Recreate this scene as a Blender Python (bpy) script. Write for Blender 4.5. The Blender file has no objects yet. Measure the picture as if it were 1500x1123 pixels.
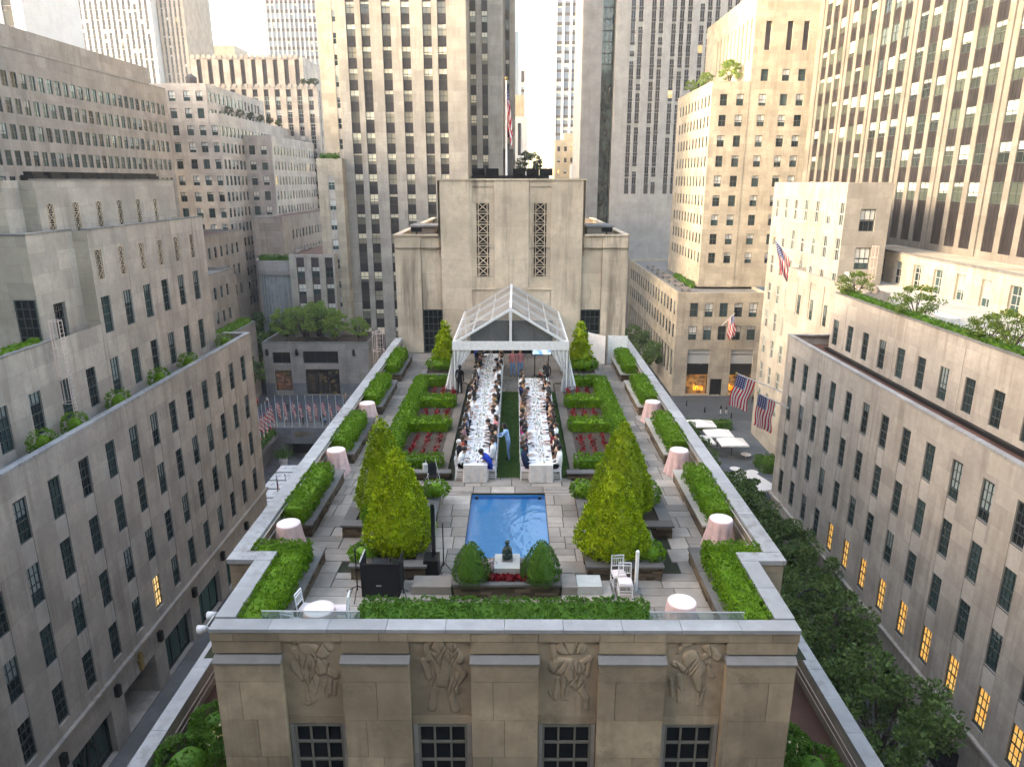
import bpy, math, random
import numpy as np
from mathutils import Vector, Matrix
R = math.radians
rng = random.Random(11)
nr = np.random.default_rng(11)
sc = bpy.context.scene
COL = sc.collection

# ---------------------------------------------------------------- camera, sky, sun, exposure
cam_d = bpy.data.cameras.new('camera')
cam = bpy.data.objects.new('camera', cam_d)
COL.objects.link(cam)
cam.location = (0.27, 0.0, 42.0)
cam.rotation_euler = (R(90 - 15.94), 0.0, R(0.27))
cam_d.sensor_width = 36.0
cam_d.lens = 1040.0 / 1500.0 * 36.0
cam_d.clip_end = 5000.0
sc.camera = cam

SUN_EL, SUN_AZ = 20.0, 255.0          # degrees; azimuth clockwise from +Y (sun stands behind the camera, far to the left)
world = bpy.data.worlds.new('World')
sc.world = world
world.use_nodes = True
wn, wl = world.node_tree.nodes, world.node_tree.links
wn.clear()
w_out = wn.new('ShaderNodeOutputWorld')
w_bg = wn.new('ShaderNodeBackground')
w_sky = wn.new('ShaderNodeTexSky')
w_sky.sky_type = 'NISHITA'
w_sky.sun_disc = False
w_sky.sun_elevation = R(SUN_EL)
w_sky.sun_rotation = R(SUN_AZ)
w_sky.air_density = 1.0
w_sky.dust_density = 2.0
w_sky.ozone_density = 1.0
w_bg.inputs['Strength'].default_value = 0.15
wl.new(w_sky.outputs[0], w_bg.inputs['Color'])
wl.new(w_bg.outputs[0], w_out.inputs['Surface'])

sun_d = bpy.data.lights.new('sun', 'SUN')
sun = bpy.data.objects.new('sun', sun_d)
COL.objects.link(sun)
sun_d.energy = 0.7
sun_d.angle = R(11.0)
sun_d.color = (1.0, 0.90, 0.75)
_sd = Vector((math.sin(R(SUN_AZ)) * math.cos(R(SUN_EL)), math.cos(R(SUN_AZ)) * math.cos(R(SUN_EL)), math.sin(R(SUN_EL))))
sun.rotation_euler = _sd.to_track_quat('Z', 'Y').to_euler()
sun.location = (-60, -80, 120)

sc.view_settings.view_transform = 'Standard'
sc.view_settings.look = 'None'
sc.view_settings.gamma = 1.0
sc.view_settings.use_white_balance = True
sc.view_settings.white_balance_temperature = 8000.0
sc.view_settings.white_balance_tint = 10.0
sc.view_settings.exposure = 3.15
sc.cycles.use_denoising = True
sc.cycles.max_bounces = 7
sc.cycles.diffuse_bounces = 3
sc.cycles.glossy_bounces = 3
sc.cycles.transmission_bounces = 5
sc.cycles.transparent_max_bounces = 10
sc.cycles.volume_bounces = 1
sc.cycles.sample_clamp_indirect = 6.0
sc.cycles.caustics_reflective = False
sc.cycles.caustics_refractive = False

# ---------------------------------------------------------------- materials
class N:
    """tiny node-graph helper"""
    def __init__(s, name):
        s.m = bpy.data.materials.new(name)
        s.m.use_nodes = True
        s.t = s.m.node_tree
        s.n, s.l = s.t.nodes, s.t.links
        s.n.clear()
        s.out = s.n.new('ShaderNodeOutputMaterial')
    def new(s, typ, **kw):
        nd = s.n.new(typ)
        for k, v in kw.items():
            setattr(nd, k, v)
        return nd
    def link(s, a, b):
        s.l.new(a, b)
    def val(s, sock, v):
        if isinstance(v, (int, float, tuple, list)):
            sock.default_value = v
        else:
            s.l.new(v, sock)
    def math(s, op, a, b=0.0, c=None):
        nd = s.n.new('ShaderNodeMath'); nd.operation = op
        s.val(nd.inputs[0], a); s.val(nd.inputs[1], b)
        if c is not None: s.val(nd.inputs[2], c)
        return nd.outputs[0]
    def mix(s, f, a, b, mode='MIX'):
        nd = s.n.new('ShaderNodeMix'); nd.data_type = 'RGBA'; nd.blend_type = mode
        s.val(nd.inputs[0], f)
        s.val(nd.inputs[6], (*a, 1) if isinstance(a, tuple) and len(a) == 3 else a)
        s.val(nd.inputs[7], (*b, 1) if isinstance(b, tuple) and len(b) == 3 else b)
        return nd.outputs[2]
    def ramp(s, f, p0, p1, c0=0.0, c1=1.0):
        nd = s.n.new('ShaderNodeMapRange'); nd.interpolation_type = 'SMOOTHSTEP'
        s.val(nd.inputs[0], f)
        nd.inputs[1].default_value = p0; nd.inputs[2].default_value = p1
        nd.inputs[3].default_value = c0; nd.inputs[4].default_value = c1
        return nd.outputs[0]
    def pos(s):
        return s.new('ShaderNodeNewGeometry').outputs['Position']
    def scaled(s, vec, sx, sy, sz):
        nd = s.n.new('ShaderNodeVectorMath'); nd.operation = 'MULTIPLY'
        s.link(vec, nd.inputs[0]); nd.inputs[1].default_value = (sx, sy, sz)
        return nd.outputs[0]
    def noise(s, vec, scale, detail=4.0, rough=0.55):
        nd = s.n.new('ShaderNodeTexNoise')
        s.link(vec, nd.inputs['Vector'])
        nd.inputs['Scale'].default_value = scale
        nd.inputs['Detail'].default_value = detail
        nd.inputs['Roughness'].default_value = rough
        return nd.outputs[0]
    def bump(s, h, strength, dist=0.02):
        nd = s.n.new('ShaderNodeBump')
        nd.inputs['Strength'].default_value = strength
        nd.inputs['Distance'].default_value = dist
        s.link(h, nd.inputs['Height'])
        return nd.outputs[0]
    def bsdf(s, col, rough=0.8, spec=0.3, metal=0.0, normal=None, **kw):
        b = s.n.new('ShaderNodeBsdfPrincipled')
        s.val(b.inputs['Base Color'], (*col, 1) if isinstance(col, tuple) and len(col) == 3 else col)
        s.val(b.inputs['Roughness'], rough)
        b.inputs['Specular IOR Level'].default_value = spec
        b.inputs['Metallic'].default_value = metal
        if normal is not None: s.link(normal, b.inputs['Normal'])
        for k, v in kw.items():
            s.val(b.inputs[k], v)
        return b
    def done(s, shader):
        s.link(shader.outputs[0] if hasattr(shader, 'outputs') else shader, s.out.inputs['Surface'])
        return s.m

def plain(name, col, rough=0.6, spec=0.3, metal=0.0, vary=0.08, scale=6.0):
    n = N(name)
    f = n.noise(n.pos(), scale, 5.0)
    c = n.mix(n.ramp(f, 0.3, 0.7), tuple(x * (1 - vary) for x in col), tuple(min(1, x * (1 + vary)) for x in col))
    return n.done(n.bsdf(c, rough, spec, metal))

def stone(name, col, streak=0.5, brick=None, rough=0.85, mott=0.16, rand=0.0, dirt=(0.55, 0.52, 0.48), streak_scale=1.1, bstr=0.35, mortar=0.66, patch=0.0):
    """limestone: mottling, rain streaks, ashlar joints"""
    n = N(name)
    p = n.pos()
    big = n.noise(p, 0.33, 6.0, 0.6)
    med = n.noise(p, 2.6, 6.0, 0.65)
    c = n.mix(n.ramp(big, 0.3, 0.7), tuple(x * (1 - mott) for x in col), tuple(min(1, x * (1 + mott)) for x in col))
    c = n.mix(n.ramp(med, 0.35, 0.72, 0.0, 0.5), c, tuple(x * 0.78 for x in col))
    st = n.noise(n.scaled(p, streak_scale, streak_scale, 0.07), 1.0, 5.0, 0.7)
    st2 = n.noise(p, 0.16, 3.0)
    sm = n.math('MULTIPLY', n.ramp(st, 0.45, 0.66, 0.0, streak), n.ramp(st2, 0.36, 0.58))
    c = n.mix(sm, c, tuple(x * d for x, d in zip(col, dirt)))
    if patch:
        pn = n.noise(p, 0.9, 8.0, 0.72)
        c = n.mix(n.ramp(pn, 0.5, 0.68, 0.0, patch), c, tuple(x * 0.5 for x in col))
    fine = n.noise(p, 38.0, 4.0, 0.7)
    h = fine
    if brick:
        sep = n.new('ShaderNodeSeparateXYZ'); n.link(p, sep.inputs[0])
        comb = n.new('ShaderNodeCombineXYZ')
        n.link(n.math('ADD', sep.outputs[0], sep.outputs[1]), comb.inputs[0]); n.link(sep.outputs[2], comb.inputs[1])
        bt = n.new('ShaderNodeTexBrick')
        n.link(comb.outputs[0], bt.inputs['Vector'])
        bt.inputs['Scale'].default_value = 1.0
        bt.inputs['Brick Width'].default_value = brick[0]
        bt.inputs['Row Height'].default_value = brick[1]
        bt.inputs['Mortar Size'].default_value = 0.012
        bt.inputs['Mortar Smooth'].default_value = 0.3
        bt.inputs['Bias'].default_value = 0.0
        bt.inputs['Color1'].default_value = (1, 1, 1, 1)
        bt.inputs['Color2'].default_value = (0.80, 0.80, 0.81, 1)
        bt.inputs['Mortar'].default_value = (mortar, mortar, mortar, 1)
        c = n.mix(1.0, c, bt.outputs[0], 'MULTIPLY')
    if rand:
        oi = n.new('ShaderNodeObjectInfo')
        v = n.math('MULTIPLY_ADD', oi.outputs['Random'], rand, 1.0 - rand * 0.55)
        comb = n.new('ShaderNodeCombineXYZ')
        for i in range(3): n.link(v, comb.inputs[i])
        c = n.mix(1.0, c, comb.outputs[0], 'MULTIPLY')
    return n.done(n.bsdf(c, rough, 0.25, normal=n.bump(h, bstr, 0.01)))

def leafmat(name, a, b, c=None, trans=0.12, rough=0.55):
    n = N(name)
    g = n.new('ShaderNodeNewGeometry')
    r = g.outputs['Random Per Island']
    col = n.mix(r, a, b)
    if c is not None:
        col = n.mix(n.ramp(n.noise(g.outputs['Position'], 1.6, 3.0), 0.45, 0.7), col, c)
    d = n.bsdf(col, rough, 0.25)
    t = n.new('ShaderNodeBsdfTranslucent'); n.link(col, t.inputs[0])
    m = n.new('ShaderNodeMixShader'); m.inputs[0].default_value = trans
    n.link(d.outputs[0], m.inputs[1]); n.link(t.outputs[0], m.inputs[2])
    return n.done(m)

def windowglass(name, dark=(0.012, 0.016, 0.02), blind=(0.55, 0.53, 0.47), pblind=0.55, lit=0.0, tint=(0.05, 0.09, 0.09), spec=0.6):
    """pane with a roller blind drawn to a random height behind it"""
    n = N(name)
    oi = n.new('ShaderNodeObjectInfo')
    g = n.new('ShaderNodeNewGeometry')
    r = n.math('FRACT', n.math('ADD', oi.outputs['Random'], g.outputs['Random Per Island']))
    r2 = n.math('FRACT', n.math('MULTIPLY', r, 17.31))
    r3 = n.math('FRACT', n.math('MULTIPLY', r, 53.77))
    uv = n.new('ShaderNodeUVMap')
    sep = n.new('ShaderNodeSeparateXYZ'); n.link(uv.outputs[0], sep.inputs[0])
    top = n.math('SUBTRACT', 1.0, sep.outputs[1])
    has = n.math('LESS_THAN', r, pblind)
    lvl = n.math('MULTIPLY_ADD', r2, 0.6, 0.15)
    msk = n.math('MULTIPLY', has, n.math('LESS_THAN', top, lvl))
    base = n.mix(r3, dark, tint)
    bl = n.mix(r2, tuple(x * 0.6 for x in blind), blind)
    col = n.mix(msk, base, bl)
    b = n.bsdf(col, 0.06, spec)
    b.inputs['IOR'].default_value = 1.38
    if lit > 0:
        isl = n.math('GREATER_THAN', r3, 1.0 - lit)
        w = n.noise(n.pos(), 3.0, 2.0)
        n.val(b.inputs['Emission Color'], n.mix(n.ramp(w, 0.3, 0.7), (1.0, 0.62, 0.2), (1.0, 0.8, 0.45)))
        n.val(b.inputs['Emission Strength'], n.math('MULTIPLY', isl, 0.12))
    return n.done(b)

def emis(name, col, strength, base=(0.05, 0.05, 0.05), scale=3.0, c2=None):
    n = N(name)
    f = n.ramp(n.noise(n.pos(), scale, 3.0), 0.35, 0.65)
    b = n.bsdf(base, 0.3, 0.4)
    n.val(b.inputs['Emission Color'], n.mix(f, col, c2 or tuple(x * 0.7 for x in col)))
    b.inputs['Emission Strength'].default_value = strength
    return n.done(b)

M = {}
LIME = (0.455, 0.408, 0.36)
M['lime'] = stone('limestone', LIME, 0.55, (2.6, 1.48))
M['lime_spandrel'] = stone('limestone_spandrel', (0.47, 0.43, 0.39), 0.6)
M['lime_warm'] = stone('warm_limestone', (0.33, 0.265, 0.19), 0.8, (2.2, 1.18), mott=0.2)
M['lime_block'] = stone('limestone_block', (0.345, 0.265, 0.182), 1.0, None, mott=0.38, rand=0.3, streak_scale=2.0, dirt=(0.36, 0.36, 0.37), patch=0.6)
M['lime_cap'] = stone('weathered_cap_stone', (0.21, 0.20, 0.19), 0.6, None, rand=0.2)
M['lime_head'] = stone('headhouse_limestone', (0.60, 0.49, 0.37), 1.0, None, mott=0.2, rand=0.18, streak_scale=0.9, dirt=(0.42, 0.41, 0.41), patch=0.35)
M['lime_far'] = stone('pale_limestone', (0.37, 0.34, 0.30), 0.5, (3.0, 1.9))
M['lime_gold_lit'] = stone('golden_lit_limestone', (0.48, 0.415, 0.325), 0.5, (2.4, 1.25))  # golden stone; also holds warm light painted on twin and tower faces
M['lime_dark'] = stone('grey_limestone', (0.32, 0.29, 0.265), 0.5, (2.4, 1.6))
M['lime_brown'] = stone('brown_limestone', (0.30, 0.25, 0.21), 0.5, (2.4, 1.6))
M['coping'] = stone('pale_coping_stone', (0.33, 0.33, 0.335), 0.8, None, mott=0.2, rand=0.2, streak_scale=3.0, rough=0.6)
M['granite'] = stone('grey_granite', (0.2, 0.2, 0.21), 0.3, (1.4, 0.9))
M['flag'] = stone('flagstone', (0.32, 0.28, 0.24), 0.3, None, mott=0.3, rand=0.5, bstr=0.5)
M['flag_pale'] = stone('pale_slab', (0.42, 0.42, 0.39), 0.2, None, rand=0.1)
M['grout'] = stone('mossy_grout', (0.03, 0.034, 0.018), 0.2, None)
M['ledge'] = stone('stacked_stone', (0.12, 0.088, 0.06), 0.3, None, mott=0.4, rand=1.0, bstr=0.8)
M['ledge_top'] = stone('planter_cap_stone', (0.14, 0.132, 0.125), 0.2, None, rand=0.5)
M['ledge_top_lit'] = stone('lit_planter_cap_stone', (0.36, 0.335, 0.295), 0.2, None, rand=0.2)  # same cap stone with light from the left put into its colour
M['soil'] = stone('soil', (0.07, 0.052, 0.038), 0.2, None, mott=0.4, bstr=1.0)
M['path'] = stone('gravel_path', (0.16, 0.135, 0.11), 0.2, None, mott=0.25, bstr=0.9)
M['roof_red'] = stone('red_roof_tiles', (0.13, 0.065, 0.05), 0.4, None, mott=0.3)
M['roof_grey'] = stone('grey_roofing', (0.22, 0.215, 0.21), 0.3, None)
M['asphalt'] = stone('asphalt', (0.05, 0.052, 0.055), 0.1, None, mott=0.2)
M['plaza'] = stone('plaza_paving', (0.11, 0.125, 0.14), 0.1, (1.5, 1.5), mott=0.15)
M['sidewalk'] = stone('sidewalk_concrete', (0.17, 0.165, 0.16), 0.2, None, mott=0.2)
M['frame'] = plain('dark_window_frame', (0.055, 0.07, 0.07), 0.5)
M['frame_steel'] = plain('steel_window_frame', (0.16, 0.15, 0.125), 0.5)
M['frame_pale'] = plain('pale_window_frame', (0.42, 0.42, 0.40), 0.5)
M['black'] = plain('black_metal', (0.012, 0.012, 0.013), 0.45)
M['black_cloth'] = plain('black_fabric', (0.01, 0.01, 0.012), 0.85)
M['white'] = plain('white_paint', (0.78, 0.77, 0.76), 0.4)
M['white_metal'] = plain('white_painted_metal', (0.72, 0.72, 0.72), 0.35)
M['pinkish'] = plain('pale_pink_painted_metal', (0.62, 0.5, 0.45), 0.5)
M['metal'] = plain('brushed_metal', (0.5, 0.5, 0.5), 0.35, metal=0.8)
M['bark'] = stone('bark', (0.07, 0.055, 0.045), 0.2, None, bstr=0.9)
M['spandrel'] = plain('dark_metal_spandrel', (0.022, 0.019, 0.021), 0.5, 0.3, vary=0.3, scale=0.4)
M['spandrel_grey'] = plain('grey_metal_spandrel', (0.055, 0.048, 0.052), 0.5, 0.3, vary=0.25, scale=0.4)
M['glass'] = windowglass('window_glass', pblind=0.35, blind=(0.3, 0.36, 0.36), lit=0.012)
M['glass_blind'] = windowglass('window_with_blind', pblind=0.75, blind=(0.72, 0.70, 0.64), lit=0.0)
M['glass_gold'] = windowglass('window_painted_evening_reflection', pblind=0.75, blind=(0.85, 0.76, 0.56), dark=(0.03, 0.03, 0.03), tint=(0.3, 0.27, 0.2), spec=0.8)  # gold evening reflection painted into the blind and tint colours
M['glass_far'] = windowglass('far_window_glass', pblind=0.3, blind=(0.5, 0.48, 0.44), dark=(0.03, 0.032, 0.04), tint=(0.07, 0.07, 0.08), lit=0.02)
M['glass_dark'] = windowglass('dark_window_glass', pblind=0.0, dark=(0.008, 0.009, 0.01), tint=(0.015, 0.017, 0.02))
M['glass_lit'] = emis('lit_window', (1.0, 0.5, 0.11), 0.11, c2=(1.0, 0.66, 0.22), scale=2.2)
M['glass_green'] = windowglass('green_glass', pblind=0.0, dark=(0.01, 0.03, 0.03), tint=(0.04, 0.12, 0.11), spec=0.8)
M['glass_blue'] = windowglass('blue_glass', pblind=0.3, dark=(0.10, 0.13, 0.18), tint=(0.2, 0.26, 0.33), blind=(0.6, 0.6, 0.5), spec=0.8)
M['hedge'] = leafmat('hedge_leaf', (0.03, 0.095, 0.004), (0.19, 0.36, 0.012), (0.10, 0.23, 0.007))
M['hedge_dark'] = leafmat('dark_boxwood_leaf', (0.025, 0.075, 0.007), (0.08, 0.19, 0.018))
M['cypress'] = leafmat('golden_cypress_leaf', (0.07, 0.15, 0.004), (0.50, 0.60, 0.018), (0.26, 0.37, 0.008))
M['cypress_far'] = leafmat('greener_cypress_leaf', (0.05, 0.12, 0.004), (0.40, 0.50, 0.016), (0.20, 0.30, 0.008))
M['treeleaf'] = leafmat('street_tree_leaf', (0.05, 0.11, 0.025), (0.16, 0.25, 0.065), (0.09, 0.16, 0.04))
M['treeleaf_pale'] = leafmat('pale_tree_leaf', (0.09, 0.18, 0.03), (0.26, 0.38, 0.07))
M['flower_red'] = leafmat('dark_red_flower', (0.10, 0.006, 0.01), (0.32, 0.012, 0.02))
M['turf'] = leafmat('turf_blade', (0.05, 0.12, 0.022), (0.11, 0.21, 0.045))
M['turf_base'] = stone('turf_base', (0.03, 0.07, 0.018), 0.1, None, mott=0.4, bstr=1.0)
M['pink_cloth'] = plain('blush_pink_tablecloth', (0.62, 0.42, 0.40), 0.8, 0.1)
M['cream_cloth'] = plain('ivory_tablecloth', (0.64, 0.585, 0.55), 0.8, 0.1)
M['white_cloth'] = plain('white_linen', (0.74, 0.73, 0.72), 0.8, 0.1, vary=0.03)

def water_mat():
    n = N('pool_water')
    p = n.pos()
    h = n.noise(n.scaled(p, 1.0, 0.55, 1.0), 7.5, 2.0, 0.5)
    h2 = n.noise(p, 1.7, 2.0, 0.5)
    nm = n.bump(n.math('ADD', n.math('MULTIPLY', h, 0.35), h2), 0.13, 0.12)
    fr = n.new('ShaderNodeFresnel'); fr.inputs[0].default_value = 1.75
    n.link(nm, fr.inputs['Normal'])
    tr = n.new('ShaderNodeBsdfTransparent'); tr.inputs[0].default_value = (0.85, 0.95, 0.99, 1)
    gl = n.new('ShaderNodeBsdfGlossy'); gl.inputs['Roughness'].default_value = 0.03
    n.link(nm, gl.inputs['Normal'])
    m = n.new('ShaderNodeMixShader')
    n.link(fr.outputs[0], m.inputs[0]); n.link(tr.outputs[0], m.inputs[1]); n.link(gl.outputs[0], m.inputs[2])
    return n.done(m)
M['water'] = water_mat()
M['pool_blue'] = plain('blue_pool_paint', (0.13, 0.58, 1.0), 0.6, vary=0.05)

def clear_mat(name, col, alpha, rough=0.15):
    n = N(name)
    tr = n.new('ShaderNodeBsdfTransparent'); tr.inputs[0].default_value = (*col, 1)
    b = n.bsdf(col, rough, 0.6)
    m = n.new('ShaderNodeMixShader')
    f = n.noise(n.pos(), 1.3, 4.0)
    n.link(n.ramp(f, 0.25, 0.8, alpha * 0.75, alpha * 1.25), m.inputs[0])
    n.link(tr.outputs[0], m.inputs[1]); n.link(b.outputs[0], m.inputs[2])
    return n.done(m)
M['vinyl'] = clear_mat('clear_vinyl', (0.78, 0.75, 0.72), 0.38)
M['vinyl_gable'] = clear_mat('clear_gable_vinyl', (0.8, 0.82, 0.8), 0.13)
M['lime_tower'] = stone('tower_limestone', (0.215, 0.195, 0.172), 0.5, (3.0, 1.9))
M['rail_glass'] = clear_mat('rail_glass', (0.75, 0.82, 0.82), 0.12, 0.03)

def flag_mat():
    n = N('stars_and_stripes_cloth')
    uv = n.new('ShaderNodeUVMap')
    sep = n.new('ShaderNodeSeparateXYZ'); n.link(uv.outputs[0], sep.inputs[0])
    u, v = sep.outputs[0], sep.outputs[1]
    st = n.math('MODULO', n.math('FLOOR', n.math('MULTIPLY', v, 13.0)), 2.0)
    col = n.mix(st, (0.50, 0.02, 0.03), (0.75, 0.73, 0.70))
    inc = n.math('MULTIPLY', n.math('LESS_THAN', u, 0.4), n.math('GREATER_THAN', v, 6.0 / 13.0))
    fu = n.math('SUBTRACT', n.math('FRACT', n.math('MULTIPLY', u, 6.0 / 0.4)), 0.5)
    fv = n.math('SUBTRACT', n.math('FRACT', n.math('MULTIPLY', n.math('SUBTRACT', v, 6.0 / 13.0), 5.0 * 13.0 / 7.0)), 0.5)
    d2 = n.math('ADD', n.math('MULTIPLY', fu, fu), n.math('MULTIPLY', fv, fv))
    star = n.math('LESS_THAN', d2, 0.055)
    can = n.mix(star, (0.02, 0.03, 0.14), (0.75, 0.75, 0.75))
    col = n.mix(inc, col, can)
    return n.done(n.bsdf(col, 0.8, 0.1))
M['flag_cloth'] = flag_mat()

# ---------------------------------------------------------------- mesh helpers
class MB:
    def __init__(s):
        s.v, s.f, s.m, s.uv = [], [], [], []
    def face(s, pts, m=0, uv=None):
        i = len(s.v)
        s.v.extend(tuple(p) for p in pts)
        s.f.append(tuple(range(i, i + len(pts))))
        s.m.append(m)
        s.uv.append(uv)
    def box(s, x0, x1, y0, y1, z0, z1, m=0, skip=''):
        i = len(s.v)
        s.v += [(x0, y0, z0), (x1, y0, z0), (x1, y1, z0), (x0, y1, z0), (x0, y0, z1), (x1, y0, z1), (x1, y1, z1), (x0, y1, z1)]
        for k, q in (('b', (3, 2, 1, 0)), ('t', (4, 5, 6, 7)), ('s', (0, 1, 5, 4)), ('n', (2, 3, 7, 6)), ('e', (1, 2, 6, 5)), ('w', (3, 0, 4, 7))):
            if k in skip: continue
            s.f.append(tuple(i + a for a in q)); s.m.append(m); s.uv.append(None)
    def cyl(s, p0, p1, r0, r1=None, n=8, m=0, caps=True):
        r1 = r0 if r1 is None else r1
        p0, p1 = Vector(p0), Vector(p1)
        d = (p1 - p0)
        if d.length < 1e-6: return
        d.normalize()
        a = d.orthogonal().normalized(); b = d.cross(a)
        i = len(s.v)
        for k in range(n):
            t = 2 * math.pi * k / n
            o = a * math.cos(t) + b * math.sin(t)
            s.v.append(tuple(p0 + o * r0)); s.v.append(tuple(p1 + o * r1))
        for k in range(n):
            j = (k + 1) % n
            s.f.append((i + 2 * k, i + 2 * j, i + 2 * j + 1, i + 2 * k + 1)); s.m.append(m); s.uv.append(None)
        if caps:
            s.f.append(tuple(i + 2 * k for k in range(n))[::-1]); s.m.append(m); s.uv.append(None)
            s.f.append(tuple(i + 2 * k + 1 for k in range(n))); s.m.append(m); s.uv.append(None)
    def bar(s, p0, p1, w, h=None, m=0):
        """square bar between two points"""
        h = w if h is None else h
        p0, p1 = Vector(p0), Vector(p1)
        d = (p1 - p0).normalized()
        up = Vector((0, 0, 1)) if abs(d.z) < 0.95 else Vector((0, 1, 0))
        a = d.cross(up).normalized() * (w / 2); b = a.cross(d).normalized() * (h / 2)
        i = len(s.v)
        for p in (p0, p1):
            for q in (-a - b, a - b, a + b, -a + b): s.v.append(tuple(p + q))
        for q in ((0, 1, 2, 3), (7, 6, 5, 4), (0, 4, 5, 1), (1, 5, 6, 2), (2, 6, 7, 3), (3, 7, 4, 0)):
            s.f.append(tuple(i + k for k in q)); s.m.append(m); s.uv.append(None)
    def lathe(s, prof, n=16, c=(0, 0, 0), m=0, fn=None):
        i = len(s.v)
        for (r, z) in prof:
            for k in range(n):
                t = 2 * math.pi * k / n
                rr = r if fn is None else fn(r, z, t)
                s.v.append((c[0] + rr * math.cos(t), c[1] + rr * math.sin(t), c[2] + z))
        for a in range(len(prof) - 1):
            for k in range(n):
                j = (k + 1) % n
                s.f.append((i + a * n + k, i + a * n + j, i + (a + 1) * n + j, i + (a + 1) * n + k)); s.m.append(m); s.uv.append(None)
    def ball(s, c, rx, ry=None, rz=None, nu=10, nv=6, m=0):
        ry = rx if ry is None else ry; rz = rx if rz is None else rz
        i = len(s.v)
        for a in range(nv + 1):
            ph = math.pi * a / nv
            for k in range(nu):
                t = 2 * math.pi * k / nu
                s.v.append((c[0] + rx * math.sin(ph) * math.cos(t), c[1] + ry * math.sin(ph) * math.sin(t), c[2] - rz * math.cos(ph)))
        for a in range(nv):
            for k in range(nu):
                j = (k + 1) % nu
                s.f.append((i + a * nu + k, i + a * nu + j, i + (a + 1) * nu + j, i + (a + 1) * nu + k)); s.m.append(m); s.uv.append(None)
    def add(s, o, fn=lambda p: p, dm=0):
        i = len(s.v)
        s.v += [tuple(fn(p)) for p in o.v]
        s.f += [tuple(i + k for k in f) for f in o.f]
        s.m += [k + dm for k in o.m]
        s.uv += o.uv
    def mesh(s, name, mats, smooth=False):
        me = bpy.data.meshes.new(name)
        me.from_pydata(s.v, [], s.f)
        for mt in mats: me.materials.append(M[mt] if isinstance(mt, str) else mt)
        if len(mats) > 1: me.polygons.foreach_set('material_index', s.m)
        if any(u is not None for u in s.uv):
            lay = me.uv_layers.new(name='UVMap')
            flat = []
            for f, u in zip(s.f, s.uv):
                if u is None: flat += [0.0, 0.0] * len(f)
                else:
                    for q in u: flat += [q[0], q[1]]
            lay.data.foreach_set('uv', flat)
        if smooth: me.polygons.foreach_set('use_smooth', [True] * len(s.f))
        me.update()
        return me

def setprops(o, label=None, cat=None, group=None, kind=None):
    if label: o['label'] = label
    if cat: o['category'] = cat
    if group: o['group'] = group
    if kind: o['kind'] = kind
    return o

def link(name, me, parent=None, loc=(0, 0, 0), rz=0.0, keep=True):
    """link a mesh; with keep, loc is in world space under an unrotated parent"""
    o = bpy.data.objects.new(name, me)
    COL.objects.link(o)
    o.location = loc
    o.rotation_euler = (0, 0, rz)
    if parent is not None:
        o.parent = parent
        if keep:
            o.matrix_parent_inverse = parent.matrix_basis.inverted()
    return o

def thing(name, label, cat, loc=(0, 0, 0), rz=0.0, group=None):
    o = bpy.data.objects.new(name, None)
    o.empty_display_size = 0.2
    COL.objects.link(o)
    o.location = loc; o.rotation_euler = (0, 0, rz)
    return setprops(o, label, cat, group)

def copytree(root, loc, rz=0.0, label=None, group=None, scale=None):
    r = root.copy(); COL.objects.link(r)
    r.location = loc; r.rotation_euler = (0, 0, rz)
    if scale is not None: r.scale = scale
    if label: r['label'] = label
    if group: r['group'] = group
    for ch in list(root.children):
        c = ch.copy(); COL.objects.link(c); c.parent = r
        for g in list(ch.children):
            d = g.copy(); COL.objects.link(d); d.parent = c
    return r

def struct(name, mb, mats, smooth=False, label=None):
    o = link(name, mb.mesh(name, mats, smooth))
    o['kind'] = 'structure'
    if label: o['label'] = label
    return o

def quads_mesh(name, V, mats, midx=None, extra=None):
    """V (n,4,3) separate quads as one mesh; extra is an MB appended to it"""
    n = V.shape[0]
    verts = V.reshape(-1, 3)
    ev = np.array(extra.v, dtype=np.float64).reshape(-1, 3) if extra else np.zeros((0, 3))
    nv = len(verts)
    allv = np.vstack([verts, ev])
    loops = np.arange(nv, dtype=np.int32)
    starts = np.arange(n, dtype=np.int32) * 4
    totals = np.full(n, 4, dtype=np.int32)
    mi = np.zeros(n, dtype=np.int32)
    if extra:
        el, es, et = [], [], []
        p = nv
        for f in extra.f:
            es.append(p); et.append(len(f)); p += len(f)
            el += [k + nv for k in f]
        loops = np.concatenate([loops, np.array(el, dtype=np.int32)])
        starts = np.concatenate([starts, np.array(es, dtype=np.int32)])
        mi = np.concatenate([mi, np.array(extra.m, dtype=np.int32)])
    me = bpy.data.meshes.new(name)
    me.vertices.add(len(allv)); me.vertices.foreach_set('co', allv.astype(np.float32).ravel())
    me.loops.add(len(loops)); me.loops.foreach_set('vertex_index', loops)
    me.polygons.add(len(starts)); me.polygons.foreach_set('loop_start', starts)
    for mt in mats: me.materials.append(M[mt])
    if len(mats) > 1: me.polygons.foreach_set('material_index', mi)
    me.update(calc_edges=True)
    me.validate()
    return me

def leaf_quads(P, D, size, aspect=0.5, jit=0.6, sj=0.4):
    """diamond leaves at points P pointing along D (with jitter)"""
    n = len(P)
    D = D + nr.normal(0, jit, (n, 3))
    D /= np.linalg.norm(D, axis=1, keepdims=True) + 1e-9
    A = nr.normal(0, 1, (n, 3))
    B = np.cross(D, A); B /= np.linalg.norm(B, axis=1, keepdims=True) + 1e-9
    s = size * (1 + nr.uniform(-sj, sj, (n, 1)))
    a = D * s; b = B * s * aspect
    return np.stack([P - a * 0.4, P + b * 0.5 + a * 0.1, P + a * 0.6, P - b * 0.5 + a * 0.1], axis=1)

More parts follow.
